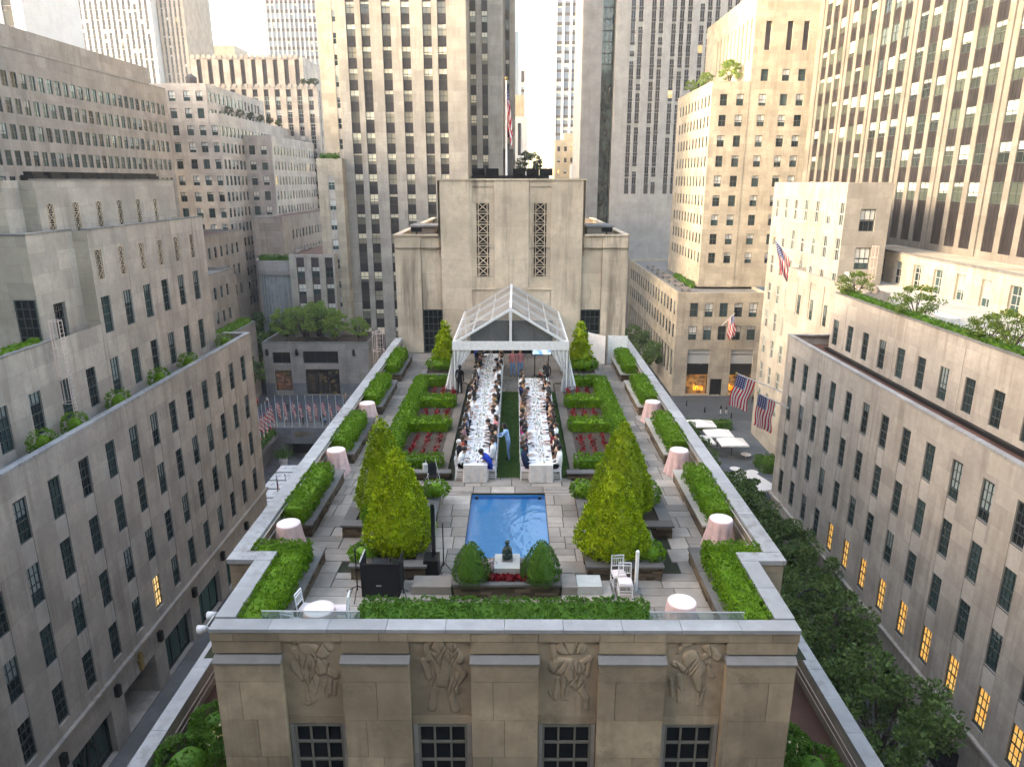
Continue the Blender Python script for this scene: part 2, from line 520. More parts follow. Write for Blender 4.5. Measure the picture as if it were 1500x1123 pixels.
def clumps(P, D, k, r, size, aspect=0.5, spread=0.75, jit=0.3, depth=0.035):
    """small leafy tufts on a surface: k leaves fanning out from every point"""
    n = len(P)
    Dn = D / (np.linalg.norm(D, axis=1, keepdims=True) + 1e-9)
    P = P + Dn * nr.normal(0, depth, (n, 1))
    rr = r * nr.uniform(0.6, 1.35, (n, 1))
    PP = np.repeat(P, k, axis=0); DD = np.repeat(Dn, k, axis=0); RR = np.repeat(rr, k, axis=0)
    o = DD + nr.normal(0, spread, (n * k, 3)); o /= np.linalg.norm(o, axis=1, keepdims=True) + 1e-9
    return leaf_quads(PP + o * RR * nr.uniform(0.25, 1.0, (n * k, 1)), o, size, aspect, jit)
M['shop_glow'] = emis('shop_interior_light', (1.0, 0.45, 0.1), 0.05, c2=(0.01, 0.006, 0.004), scale=1.6)
M['orange_glow'] = emis('glowing_orange_letters', (1.0, 0.42, 0.02), 0.35, c2=(1.0, 0.12, 0.01), scale=0.5)
M['glass_shop0'] = emis('dim_shop_window', (0.9, 0.5, 0.15), 0.03, base=(0.01, 0.01, 0.01), c2=(0.01, 0.006, 0.004), scale=2.0)
M['shop_print0'] = emis('lit_flower_display', (0.9, 0.7, 0.15), 0.04, base=(0.12, 0.13, 0.12), c2=(0.5, 0.06, 0.1), scale=3.5)
M['glass_blind2'] = windowglass('tower_window_glass', pblind=0.65, blind=(0.52, 0.54, 0.5), lit=0.0, tint=(0.07, 0.085, 0.07))
M['spandrel_far'] = plain('far_metal_spandrel', (0.06, 0.057, 0.064), 0.6, vary=0.15, scale=0.3)
M['lime_dark2'] = stone('grey_slab_stone', (0.37, 0.355, 0.345), 0.3, None)
M['lime_mid'] = stone('grey_pink_limestone', (0.42, 0.385, 0.36), 0.35, (2.4, 1.9))
M['lime_brown2'] = stone('brownish_limestone', (0.30, 0.26, 0.235), 0.4, (2.4, 1.9))
M['lime_brown3'] = stone('hazy_brown_stone', (0.40, 0.34, 0.29), 0.3, None)  # brown stone with the haze fading put into its colour
M['lime_haze'] = stone('hazed_far_stone', (0.55, 0.55, 0.56), 0.1, None, mott=0.05)  # far stone paled so its colour carries the haze
M['lime_ribs'] = stone('blue_grey_ribs', (0.34, 0.35, 0.38), 0.2, None)
M['lime_tan'] = stone('tan_brick', (0.48, 0.39, 0.28), 0.3, None)
M['white_hazed_stone'] = stone('white_hazed_stone', (0.68, 0.68, 0.68), 0.1, None, mott=0.04)  # white stone; on the far towers its colour also carries haze
M['roof_slate'] = plain('slate_blue_roof', (0.25, 0.28, 0.33), 0.6)
M['glass_bronze'] = windowglass('bronze_glass', pblind=0.2, dark=(0.02, 0.018, 0.015), tint=(0.09, 0.075, 0.06), blind=(0.4, 0.36, 0.3))
def slot_mat():
    n = N('green_slot_glass')
    f = n.noise(n.scaled(n.pos(), 0.8, 0.8, 0.35), 1.0, 4.0)
    c = n.mix(n.ramp(f, 0.42, 0.66), (0.01, 0.025, 0.02), (0.07, 0.11, 0.085))
    return n.done(n.bsdf(c, 0.08, 0.8))
M['glass_slot'] = slot_mat()
M['pavilion_glass'] = plain('pale_curtain_glass', (0.30, 0.32, 0.32), 0.15, 0.5, vary=0.2, scale=0.6)
M['hedge_mid'] = leafmat('front_hedge_leaf', (0.035, 0.11, 0.009), (0.10, 0.23, 0.02), (0.06, 0.16, 0.014))
M['black_gloss'] = plain('glossy_black', (0.015, 0.017, 0.02), 0.15, 0.5)
M['napkin'] = plain('grey_linen_napkin', (0.22, 0.22, 0.23), 0.8)
M['drink_glass'] = clear_mat('drinking_glass', (0.85, 0.88, 0.88), 0.16, 0.05)
M['drink_orange'] = plain('orange_drink', (0.7, 0.2, 0.02), 0.3)
M['drink_red'] = plain('red_drink', (0.4, 0.01, 0.015), 0.3)
M['drink_amber'] = plain('amber_drink', (0.6, 0.35, 0.06), 0.3)
M['sprig'] = leafmat('sprig_leaf', (0.08, 0.12, 0.05), (0.25, 0.28, 0.14))
M['treeleaf_mid'] = leafmat('plaza_tree_leaf', (0.04, 0.09, 0.022), (0.11, 0.19, 0.045))
M['treeleaf_dark'] = leafmat('dark_tree_leaf', (0.012, 0.035, 0.008), (0.035, 0.075, 0.018))
M['treeleaf_maple'] = leafmat('maple_leaf', (0.06, 0.11, 0.015), (0.15, 0.22, 0.03))
M['blossom'] = leafmat('white_yellow_blossom', (0.7, 0.7, 0.6), (0.7, 0.55, 0.05))

def display_mat(name, strength, scale, thr):
    """dark shop glass with small points of light and colour inside"""
    n = N(name)
    v = n.new('ShaderNodeTexVoronoi'); n.link(n.pos(), v.inputs['Vector']); v.inputs['Scale'].default_value = scale
    sep = n.new('ShaderNodeSeparateColor'); n.link(v.outputs['Color'], sep.inputs[0])
    on = n.math('MULTIPLY', n.math('GREATER_THAN', sep.outputs[0], thr), n.math('LESS_THAN', v.outputs['Distance'], 0.42))
    hs = n.new('ShaderNodeHueSaturation'); n.link(v.outputs['Color'], hs.inputs['Color']); hs.inputs['Saturation'].default_value = 1.2
    b = n.bsdf((0.02, 0.02, 0.02), 0.1, 0.5)
    n.link(n.mix(0.55, hs.outputs[0], (1.0, 0.6, 0.2)), b.inputs['Emission Color'])
    n.link(n.math('MULTIPLY', on, strength), b.inputs['Emission Strength'])
    return n.done(b)
M['glass_shop'] = display_mat('dim_shop_window', 0.02, 2.6, 0.8)
M['shop_print'] = display_mat('flower_display', 0.04, 3.6, 0.3)
# ---------------------------------------------------------------- facades
CAMP = np.array([0.27, 0.0, 42.0])
def fpt(face, plane, u, d, z):
    if face == 'S': return (u, plane + d, z)
    if face == 'N': return (u, plane - d, z)
    if face == 'E': return (plane - d, u, z)
    return (plane + d, u, z)
FROT = {'S': 0.0, 'N': math.pi, 'E': math.pi / 2, 'W': -math.pi / 2}

def wall_holes(mb, face, plane, u0, u1, z0, z1, holes, m=0, mrev=0):
    """flat wall with real openings; holes (ua, ub, za, zb, depth)"""
    us = sorted({round(x, 4) for h in holes for x in (h[0], h[1])} | {u0, u1})
    zs = sorted({round(x, 4) for h in holes for x in (h[2], h[3])} | {z0, z1})
    us = [x for x in us if u0 - 1e-6 <= x <= u1 + 1e-6]; zs = [x for x in zs if z0 - 1e-6 <= x <= z1 + 1e-6]
    ui = {x: i for i, x in enumerate(us)}; zi = {x: i for i, x in enumerate(zs)}
    occ = np.zeros((len(us) - 1, len(zs) - 1), dtype=bool)
    for h in holes:
        occ[ui[round(h[0], 4)]:ui[round(h[1], 4)], zi[round(h[2], 4)]:zi[round(h[3], 4)]] = True
    for j in range(len(zs) - 1):
        i = 0
        while i < len(us) - 1:
            if occ[i, j]: i += 1; continue
            k = i
            while k < len(us) - 1 and not occ[k, j]: k += 1
            mb.face([fpt(face, plane, us[i], 0, zs[j]), fpt(face, plane, us[k], 0, zs[j]), fpt(face, plane, us[k], 0, zs[j + 1]), fpt(face, plane, us[i], 0, zs[j + 1])], m)
            i = k
    for (ua, ub, za, zb, d) in holes:
        for (a, b) in (((ua, za), (ub, za)), ((ub, za), (ub, zb)), ((ub, zb), (ua, zb)), ((ua, zb), (ua, za))):
            mb.face([fpt(face, plane, a[0], 0, a[1]), fpt(face, plane, b[0], 0, b[1]), fpt(face, plane, b[0], d, b[1]), fpt(face, plane, a[0], d, a[1])], mrev)

WP = {}
def win_proto(w, h, nx, ny, glass='glass', frame='frame', fw=0.07, mw=0.035, rail=True, sill=0.0):
    """window facing -Y, origin at bottom centre of the opening; frame mesh + pane mesh"""
    key = (round(w, 3), round(h, 3), nx, ny, glass, frame, fw, mw, rail, sill)
    if key in WP: return WP[key]
    f, g = MB(), MB()
    a = w / 2
    f.box(-a, -a + fw, -0.05, 0.05, 0, h); f.box(a - fw, a, -0.05, 0.05, 0, h)
    f.box(-a + fw, a - fw, -0.05, 0.05, 0, fw); f.box(-a + fw, a - fw, -0.05, 0.05, h - fw, h)
    for i in range(1, nx):
        x = -a + w * i / nx; f.box(x - mw / 2, x + mw / 2, -0.025, 0.03, fw, h - fw)
    for j in range(1, ny):
        z = h * j / ny
        q = fw * 0.7 if (rail and ny % 2 == 0 and j == ny // 2) else mw / 2
        f.box(-a + fw, a - fw, -0.035, 0.032, z - q, z + q)
    if sill: f.box(-a - 0.05, a + 0.05, -sill, 0.05, -0.09, -0.002)
    g.face([(-a + 0.02, 0.035, 0.02), (a - 0.02, 0.035, 0.02), (a - 0.02, 0.035, h - 0.02), (-a + 0.02, 0.035, h - 0.02)], 0, [(0, 0), (1, 0), (1, 1), (0, 1)])
    WP[key] = dict(f=f, g=g, fm=f.mesh('window_frame', [frame]), gm=g.mesh('window_pane', [glass]), mats=[frame, glass], both=None)
    return WP[key]

def proto_both(p):
    if p['both'] is None:
        b = MB(); b.add(p['f']); b.add(p['g'], dm=1)
        p['bmb'] = b; p['both'] = b.mesh('window', p['mats'])
    return p['both']

def spandrel_proto(w, h, mat, ribs=3, d=0.06):
    key = ('sp', round(w, 3), round(h, 3), mat, ribs)
    if key in WP: return WP[key]
    b = MB()
    b.box(-w / 2, w / 2, 0, d, 0, h)
    for i in range(ribs):
        x = -w / 2 + w * (i + 0.5) / ribs
        b.box(x - w * 0.09, x + w * 0.09, -0.03, 0.001, h * 0.06, h * 0.94)
    WP[key] = dict(bmb=b, both=b.mesh('spandrel', [mat]), mats=[mat])
    return WP[key]

class Bld:
    """a building: an empty at its base with walls, roofs and windows as parts"""
    def __init__(s, name, label, base, cat='building', group=None, deep=False):
        s.root = thing(name, label, cat, base, 0.0, group)
        s.items = []; s.deep = deep
    def part(s, name, mb, mats, smooth=False, parent=None):
        return link(name, mb.mesh(name, mats, smooth), parent or s.root)
    def window(s, face, plane, u, z, proto, d, name='window', depth2=True):
        x, y, zz = fpt(face, plane, u, d, z)
        dist = np.linalg.norm(np.array([x, y, zz + 1]) - CAMP)
        s.items.append((dist, name, (x, y, zz), FROT[face], proto))
    def finish(s, limit=300, sub_px=0):
        by = {}
        for it in s.items: by.setdefault(it[1], []).append(it)
        for nm, its in by.items():
            its.sort(key=lambda t: t[0])
            for (dist, name, loc, rz, p) in its[:limit]:
                if 'f' in p and s.deep and dist < 110:
                    w = link('window', p['fm'], s.root, loc, rz)
                    c = link('pane', p['gm'], w, keep=False)
                else:
                    link(name, proto_both(p) if 'f' in p else p['both'], s.root, loc, rz)
            rest = its[limit:]
            if rest:
                mb = MB(); slots = []
                for (dist, name, loc, rz, p) in rest:
                    if 'f' in p: proto_both(p)
                    for mt in p['mats']:
                        if mt not in slots: slots.append(mt)
                    cs, sn = round(math.cos(rz)), round(math.sin(rz))
                    src = p['g'] if ('g' in p and dist > 130) else p['bmb']
                    mats = [p['mats'][1]] if src is p.get('g') else p['mats']
                    i = len(mb.v)
                    mb.v += [(loc[0] + cs * q[0] - sn * q[1], loc[1] + sn * q[0] + cs * q[1], loc[2] + q[2]) for q in src.v]
                    mb.f += [tuple(i + k for k in f) for f in src.f]
                    mb.m += [slots.index(mats[k]) for k in src.m]
                    mb.uv += src.uv
                o = s.part(nm, mb, slots)
                o['kind'] = 'stuff'
        return s.root

def block(b, x0, x1, y0, y1, z0, z1, mat, holes=None, roof='roof_grey', parapet=0.0, pw=0.4, coping=None, name='wall', faces='SEWN', copw=None, rev=None):
    """box of walls with openings per face; roof a parapet height below the wall top"""
    holes = holes or {}
    mb = MB()
    for f in faces:
        plane, u0, u1 = {'S': (y0, x0, x1), 'N': (y1, x0, x1), 'E': (x1, y0, y1), 'W': (x0, y0, y1)}[f]
        wall_holes(mb, f, plane, u0, u1, z0, z1, holes.get(f, []), 0, 1 if rev else 0)
    if parapet > 0:   # inner faces of the parapet and its top
        for (a0, a1, c0, c1) in ((x0, x1, y0, y0 + pw), (x0, x1, y1 - pw, y1), (x0, x0 + pw, y0 + pw, y1 - pw), (x1 - pw, x1, y0 + pw, y1 - pw)):
            mb.face([(a0, c0, z1), (a1, c0, z1), (a1, c1, z1), (a0, c1, z1)])
        zi = z1 - parapet
        xa, xb, ya, yb = x0 + pw, x1 - pw, y0 + pw, y1 - pw
        for q in (((xa, ya), (xb, ya)), ((xb, ya), (xb, yb)), ((xb, yb), (xa, yb)), ((xa, yb), (xa, ya))):
            mb.face([(*q[0], zi), (*q[1], zi), (*q[1], z1), (*q[0], z1)])
    b.part(name, mb, [mat, rev] if rev else [mat])
    r = MB()
    if parapet > 0: r.face([(x0 + pw, y0 + pw, z1 - parapet), (x1 - pw, y0 + pw, z1 - parapet), (x1 - pw, y1 - pw, z1 - parapet), (x0 + pw, y1 - pw, z1 - parapet)])
    else: r.face([(x0, y0, z1), (x1, y0, z1), (x1, y1, z1), (x0, y1, z1)])
    b.part('roof', r, [roof])
    if coping:
        c = MB(); o = 0.07; h = 0.16; w = copw or pw
        c.box(x0 - o, x1 + o, y0 - o, y0 + w, z1 + 0.003, z1 + h); c.box(x0 - o, x1 + o, y1 - w, y1 + o, z1 + 0.003, z1 + h)
        c.box(x0 - o, x0 + w, y0 + w, y1 - w, z1 + 0.003, z1 + h); c.box(x1 - w, x1 + o, y0 + w, y1 - w, z1 + 0.003, z1 + h)
        b.part('coping', c, [coping])

def strips(b, face, plane, cols, z0, z1, rows, w, h, proto, depth=0.3, sp_mat='spandrel', sp_depth=0.18, sp_ribs=3, sp_min=0.25, gap=0.0):
    """full-height recessed columns: windows with a panel between each; returns the holes"""
    holes = []
    for u in cols:
        holes.append((u - w / 2 - gap, u + w / 2 + gap, z0, z1, depth + 0.06))
        zz = sorted(rows)
        prev = z0
        for zb in zz + [None]:
            top = z1 if zb is None else zb
            if top - prev > sp_min:
                b.window(face, plane, u, prev, spandrel_proto(w + 2 * gap, top - prev, sp_mat, sp_ribs), sp_depth, 'spandrel')
            if zb is None: break
            b.window(face, plane, u, zb, proto, depth)
            prev = zb + h
    return holes

def punched(b, face, plane, cols, rows, w, h, proto, depth=0.2, skip=()):
    holes = []
    for u in cols:
        for z in rows:
            if (u, z) in skip: continue
            holes.append((u - w / 2, u + w / 2, z, z + h, depth + 0.06))
            b.window(face, plane, u, z, proto, depth)
    return holes

def coping_run(parent, x0, x1, y0, y1, z, axis, step=1.25, mat='coping', h=0.14, jog=0.008):
    """coping stones laid end to end, each its own piece"""
    L = (x1 - x0) if axis == 'x' else (y1 - y0)
    n = max(1, round(L / step))
    for i in range(n):
        g = 0.006
        if axis == 'x':
            a, c = x0 + L * i / n + g, x0 + L * (i + 1) / n - g
            mb = MB(); mb.box(a, c, y0, y1, z, z + h + rng.uniform(0, jog))
        else:
            a, c = y0 + L * i / n + g, y0 + L * (i + 1) / n - g
            mb = MB(); mb.box(x0, x1, a, c, z, z + h + rng.uniform(0, jog))
        link('coping_stone', mb.mesh('coping_stone', [mat]), parent)

_gr = {}
def grille_mesh(w, h, n, t=0.05, k=1.0):
    """openwork stone grille of n square units with crossed bars, facing -Y, origin bottom centre"""
    key = (w, h, n, k)
    if key in _gr: return _gr[key]
    b = MB(); a = w / 2
    b.face([(-a, 0.13, 0), (a, 0.13, 0), (a, 0.13, h), (-a, 0.13, h)], 1)  # black sheet stands in for the dark recess behind the bars
    b.box(-a, -a + t * 0.7, -0.0, 0.12, 0, h); b.box(a - t * 0.7, a, 0, 0.12, 0, h)
    xi = a * 0.66
    for s in (-1, 1): b.box(s * xi - t / 2, s * xi + t / 2, 0.02, 0.115, 0, h)
    u = h / n
    for i in range(n + 1):
        z = min(max(i * u, t / 2), h - t / 2)
        b.box(-a, a, 0.01, 0.118, z - t / 2, z + t / 2)
        if i < n:
            b.box(-a, a, 0.012, 0.11, (i + 0.22) * u - t * 0.3, (i + 0.22) * u + t * 0.3)
            za, zb = (i + 0.25) * u, (i + 0.97) * u
            for (p, q) in (((-xi, za), (xi, zb)), ((-xi, zb), (xi, za))):
                b.bar((p[0], 0.07, p[1]), (q[0], 0.07, q[1]), 0.08, t)
    b.v = [(p_[0], p_[1] * k, p_[2]) for p_ in b.v]
    _gr[key] = b.mesh('grille', ['lime_head', 'black'])
    return _gr[key]

# ---------------------------------------------------------------- ground, streets, plaza
g = MB(); g.face([(-330, -200, -0.30), (330, -200, -0.30), (330, 520, -0.30), (-330, 520, -0.30)])
# the sunken plaza is cut out of the ground sheet
RX0, RX1, RY0, RY1 = -43.0, -17.0, 84.0, 117.6
g = MB()
for (a, b_, c, d) in ((-330, 330, -200, RY0), (-330, 330, RY1, 520), (-330, RX0, RY0, RY1), (RX1, 330, RY0, RY1)):
    g.face([(a, c, -0.02), (b_, c, -0.02), (b_, d, -0.02), (a, d, -0.02)])
struct('ground', g, ['asphalt'])
p = MB(); p.box(-54, 60, RY1 + 3.2, 137.9, -0.015, 0.0, skip='b')
struct('plaza_road', p, ['plaza'])
p = MB(); p.box(-52, RX1, RY1 + 0.42, RY1 + 3.2, -0.01, 0.13, skip='b')
struct('plaza_pavement', p, ['sidewalk'])
for nm, x0, x1, y0, y1 in (('pavement_left', -29.9, -25.5, -10, 83), ('pavement_centre_left', -15.5, -11.2, -10, 83), ('pavement_right', 24.5, 30.9, -10, 120), ('pavement_centre_right', 11.2, 15.0, -10, 120)):
    p = MB(); p.box(x0, x1, y0, y1, -0.01, 0.13, skip='b')
    # kerb stones along the street side
    struct(nm, p, ['sidewalk'])
p = MB(); p.box(30.95, 46, 79, 122, -0.01, 0.10, skip='b'); struct('cafe_pavement', p, ['plaza'])

# sunken rink
p = MB()
p.face([(RX0, RY0, -6), (RX1, RY0, -6), (RX1, RY1, -6), (RX0, RY1, -6)])
struct('sunken_plaza_floor', p, ['granite'])
rk = Bld('sunken_plaza_wall', 'grey granite retaining wall with small gold lettering below the row of flags', (RX0, RY1, -6), 'wall')
mb = MB()
wall_holes(mb, 'S', RY1, RX0, RX1, -6, 0.0, [(-40.5, -20, -6, -2.7, 4.0)], 0)
mb.box(RX0, RX1, RY1, RY1 + 0.42, 0.0, 0.28)
mb.face([(RX0, RY0, -6), (RX0, RY1, -6), (RX0, RY1, 0), (RX0, RY0, 0)]); mb.face([(RX1, RY0, -6), (RX1, RY1, -6), (RX1, RY1, 0), (RX1, RY0, 0)])
mb.face([(RX0, RY0, -6), (RX1, RY0, -6), (RX1, RY0, 0), (RX0, RY0, 0)])
rk.part('wall', mb, ['granite'])
mb = MB(); mb.face([(-40.5, RY1 + 4, -6), (-20, RY1 + 4, -6), (-20, RY1 + 4, -2.7), (-40.5, RY1 + 4, -2.7)]); rk.part('dark_glazing', mb, ['glass_dark'])
M['gold'] = plain('gilt_metal', (0.32, 0.22, 0.07), 0.4, 0.5, 0.3)
for (z, w, n) in ((-0.72, 2.9, 13), (-1.05, 3.5, 16), (-1.42, 2.4, 12)):   # too small to read in the photograph: only strokes
    mb = MB()
    for i in range(n):
        x = -38.6 + w * (i + 0.5) / n
        if i == n // 2: continue
        q = w / n * 0.3
        mb.box(x - q, x - q + 0.05, RY1 - 0.05, RY1 - 0.003, z, z + 0.2); mb.box(x + q - 0.05, x + q, RY1 - 0.05, RY1 - 0.003, z, z + 0.2)
        mb.box(x - q + 0.05, x + q - 0.05, RY1 - 0.05, RY1 - 0.003, z + (0.15 if i % 3 else 0.08), z + (0.2 if i % 3 else 0.13))
    rk.part('lettering', mb, ['gold'])
mb = MB(); mb.box(-42.98, -41.4, 86, 117.2, -1.4, -0.6); rk.part('planted_ledge', mb, ['granite'])

# ---------------------------------------------------------------- the garden building (under the camera)
own = Bld('garden_building', 'limestone building in the middle with a formal garden on its roof terrace', (0, 45, 0), deep=True)
SH = 11.1
# shoulders (lower storeys)
mb = MB()
for s in (-1, 1):
    f = 'E' if s > 0 else 'W'
    hs = []
    for k in range(18):
        y = 18.5 + 3.345 * k
        for zt in (9.9, 14.35, 18.77, 23.2): hs.append((y - 0.55, y + 0.55, zt - 2.75, zt, 0.3))
    wall_holes(mb, f, s * SH, 15.6, 76.0, 0, 25.26, hs)
    for h in hs: own.window(f, s * SH, (h[0] + h[1]) / 2, h[2], win_proto(1.1, 2.75, 3, 4), 0.24)
    mb.face([(s * SH, 15.6, 25.26), (s * (SH - 0.42), 15.6, 25.26), (s * (SH - 0.42), 76, 25.26), (s * SH, 76, 25.26)])
    mb.face([(s * (SH - 0.42), 15.6, 24.3), (s * (SH - 0.42), 15.6, 25.26), (s * (SH - 0.42), 76, 25.26), (s * (SH - 0.42), 76, 24.3)])
    mb.face([(s * 7.4, 15.6, 0), (s * SH, 15.6, 0), (s * SH, 15.6, 25.26), (s * 7.4, 15.6, 25.26)])
    mb.face([(s * 7.4, 76, 0), (s * SH, 76, 0), (s * SH, 76, 25.26), (s * 7.4, 76, 25.26)])
own.part('wall', mb, ['lime'])
for s in (-1, 1):
    r = MB(); a, b_ = sorted((s * 7.4, s * (SH - 0.42)))
    r.face([(a, 15.6, 24.3), (b_, 15.6, 24.3), (b_, 76, 24.3), (a, 76, 24.3)])
    own.part('shoulder_roof', r, ['roof_red'])
    cp = link('coping', MB().mesh('coping', []), own.root)
    a, b_ = sorted((s * (SH - 0.46), s * (SH + 0.06)))
    coping_run(cp, a, b_, 15.4, 50, 25.263, 'y', 1.5, h=0.14)
    pr = MB()
    for z in (24.75, 25.0): pr.cyl((s * (SH - 0.5), 15.7, z), (s * (SH - 0.5), 50, z), 0.018, n=6)
    own.part('rail_pipe', pr, ['pinkish'])

# main storey walls under the terrace
mb = MB()
for s in (-1, 1):
    mb.face([(s * 8.3, 18.95, 24.2), (s * 8.3, 50, 24.2), (s * 8.3, 50, 30.98), (s * 8.3, 18.95, 30.98)])
    mb.face([(s * 8.3, 18.95, 24.2), (s * 7.45, 18.95, 24.2), (s * 7.45, 18.95, 30.98), (s * 8.3, 18.95, 30.98)])
    mb.face([(s * 7.45, 15.85, 24.2), (s * 7.45, 18.95, 24.2), (s * 7.45, 18.95, 30.98), (s * 7.45, 15.85, 30.98)])
    # inner parapet faces
    mb.face([(s * 7.88, 19.35, 29.9), (s * 7.88, 50, 29.9), (s * 7.88, 50, 30.98), (s * 7.88, 19.35, 30.98)])
    mb.face([(s * 7.03, 15.97, 29.9), (s * 7.03, 19.35, 29.9), (s * 7.03, 19.35, 30.98), (s * 7.03, 15.97, 30.98)])
    mb.face([(s * 7.03, 19.35, 29.9), (s * 7.88, 19.35, 29.9), (s * 7.88, 19.35, 30.98), (s * 7.03, 19.35, 30.98)])
mb.face([(-7.03, 15.97, 29.9), (7.03, 15.97, 29.9), (7.03, 15.97, 30.98), (-7.03, 15.97, 30.98)])
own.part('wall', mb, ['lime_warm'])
cp = link('coping', MB().mesh('coping', []), own.root)
for s in (-1, 1):
    a, b_ = sorted((s * 7.84, s * 8.36)); coping_run(cp, a, b_, 19.42, 50, 30.983, 'y', 1.3)
    a, b_ = sorted((s * 6.99, s * 8.36)); coping_run(cp, a, b_, 18.9, 19.41, 30.983, 'x', 1.5)
    a, b_ = sorted((s * 6.99, s * 7.51)); coping_run(cp, a, b_, 16.01, 18.89, 30.983, 'y', 1.3)
coping_run(cp, -7.51, 7.51, 15.54, 16.0, 30.983, 'x', 1.55, h=0.1)

# front: frieze, stacked pier stones, recessed bays with windows and carved panels
fr = link('front_wall', MB().mesh('front_wall', []), own.root)
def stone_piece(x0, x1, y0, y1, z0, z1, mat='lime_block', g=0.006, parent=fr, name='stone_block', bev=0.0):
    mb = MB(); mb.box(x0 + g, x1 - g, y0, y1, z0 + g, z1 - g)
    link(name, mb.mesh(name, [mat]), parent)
back = MB(); back.box(-7.44, 7.44, 15.72, 15.84, 16, 30.97); own.part('backing_wall', back, ['lime_warm'])
piers = [(-7.45, -5.7), (-4.2, -2.42), (-0.88, 0.9), (2.4, 4.15), (5.65, 7.45)]
bays = [(-5.7, -4.2), (-2.42, -0.88), (0.9, 2.4), (4.15, 5.65)]
x = -7.5
cuts = [-7.5, -6.9, -5.75, -4.15, -3.2, -2.45, -0.85, 0.2, 0.87, 2.43, 3.3, 4.12, 5.68, 6.8, 7.5]
for a, b_ in zip(cuts[:-1], cuts[1:]):
    stone_piece(a, b_, 15.56, 15.71, 30.72, 30.975)
for a, b_ in zip([-7.48, -7.2, -5.72], [-7.2, -5.72, -5.71]): pass
for (a, b_) in ((-7.48, -5.72), (-4.18, -2.44), (-0.86, 0.88), (2.42, 4.13), (5.67, 7.48)):
    stone_piece(a, b_, 15.57, 15.71, 30.36, 30.715)
for (x0, x1) in piers:
    # sloping weathered cap
    c = MB()
    z0, zf, zb = 30.15, 30.2, 30.31
    i = len(c.v)
    c.v += [(x0, 15.38, z0), (x1, 15.38, z0), (x1, 15.715, z0), (x0, 15.715, z0), (x0, 15.38, zf), (x1, 15.38, zf), (x1, 15.56, zb), (x0, 15.56, zb), (x1, 15.715, zb), (x0, 15.715, zb)]
    for f in ((0, 1, 5, 4), (4, 5, 6, 7), (7, 6, 8, 9), (0, 4, 7, 9, 3), (1, 2, 8, 6, 5), (0, 3, 2, 1)): c.f.append(f); c.m.append(0); c.uv.append(None)
    link('pier_cap', c.mesh('pier_cap', ['lime_cap']), fr)
    stone_piece(x0 + 0.02, x1 - 0.02, 15.41, 15.71, 29.63, 30.148)
    z = 29.63; k = 0
    while z > 17:
        n = 2 if k % 2 == 0 else (2 if rng.random() < 0.4 else 1)
        sp = x0 + 0.02 + (x1 - x0 - 0.04) * rng.uniform(0.25, 0.68)
        if n == 1 or k == 99: stone_piece(x0 + 0.02, x1 - 0.02, 15.41, 15.71, z - 1.18, z)
        else:
            stone_piece(x0 + 0.02, sp, 15.41, 15.71, z - 1.18, z); stone_piece(sp, x1 - 0.02, 15.41, 15.71, z - 1.18, z)
        z -= 1.18; k += 1

def relief(x0, x1, z0, z1, caps, seed):
    """carved panel: a height field of rounded limbs and folds"""
    nx, nz = 84, 150
    X = np.linspace(0, 1, nx); Z = np.linspace(0, 1, nz)
    xx, zz = np.meshgrid(X, Z)
    H = np.zeros_like(xx)
    ar = (z1 - z0) / (x1 - x0)
    for (ax, az, bx, bz, r, h) in caps:
        px, pz = xx - ax, (zz - az) * ar
        dx, dz = bx - ax, (bz - az) * ar
        t = np.clip((px * dx + pz * dz) / (dx * dx + dz * dz + 1e-9), 0, 1)
        d = np.sqrt((px - t * dx) ** 2 + (pz - t * dz) ** 2)
        hh = 0.45 * h * np.clip(1.6 * (1 - (d / r) ** 2), 0, 1) ** 0.35 * (d < r)
        H = np.maximum(H, hh)
    rs = np.random.default_rng(seed)
    for _ in range(26):      # chisel folds
        cx, cz, an = rs.uniform(0.2, 0.8), rs.uniform(0.2, 0.9), rs.uniform(-0.6, 0.6)
        d = np.abs((xx - cx) * math.cos(an) + (zz - cz) * ar * math.sin(an))
        ln = np.exp(-(((xx - cx) ** 2 + ((zz - cz) * ar) ** 2) / 0.03))
        H = H - 0.045 * ln * np.exp(-(d / 0.012) ** 2) * (H > 0.015)
    mb = MB()
    for j in range(nz):
        for i in range(nx): mb.v.append((x0 + (x1 - x0) * X[i], 15.64 - H[j, i], z0 + (z1 - z0) * Z[j]))
    for j in range(nz - 1):
        for i in range(nx - 1):
            mb.f.append((j * nx + i, j * nx + i + 1, (j + 1) * nx + i + 1, (j + 1) * nx + i)); mb.m.append(0); mb.uv.append(None)
    o = link('relief_panel', mb.mesh('relief_panel', ['lime_block'], smooth=True), fr)
    return o
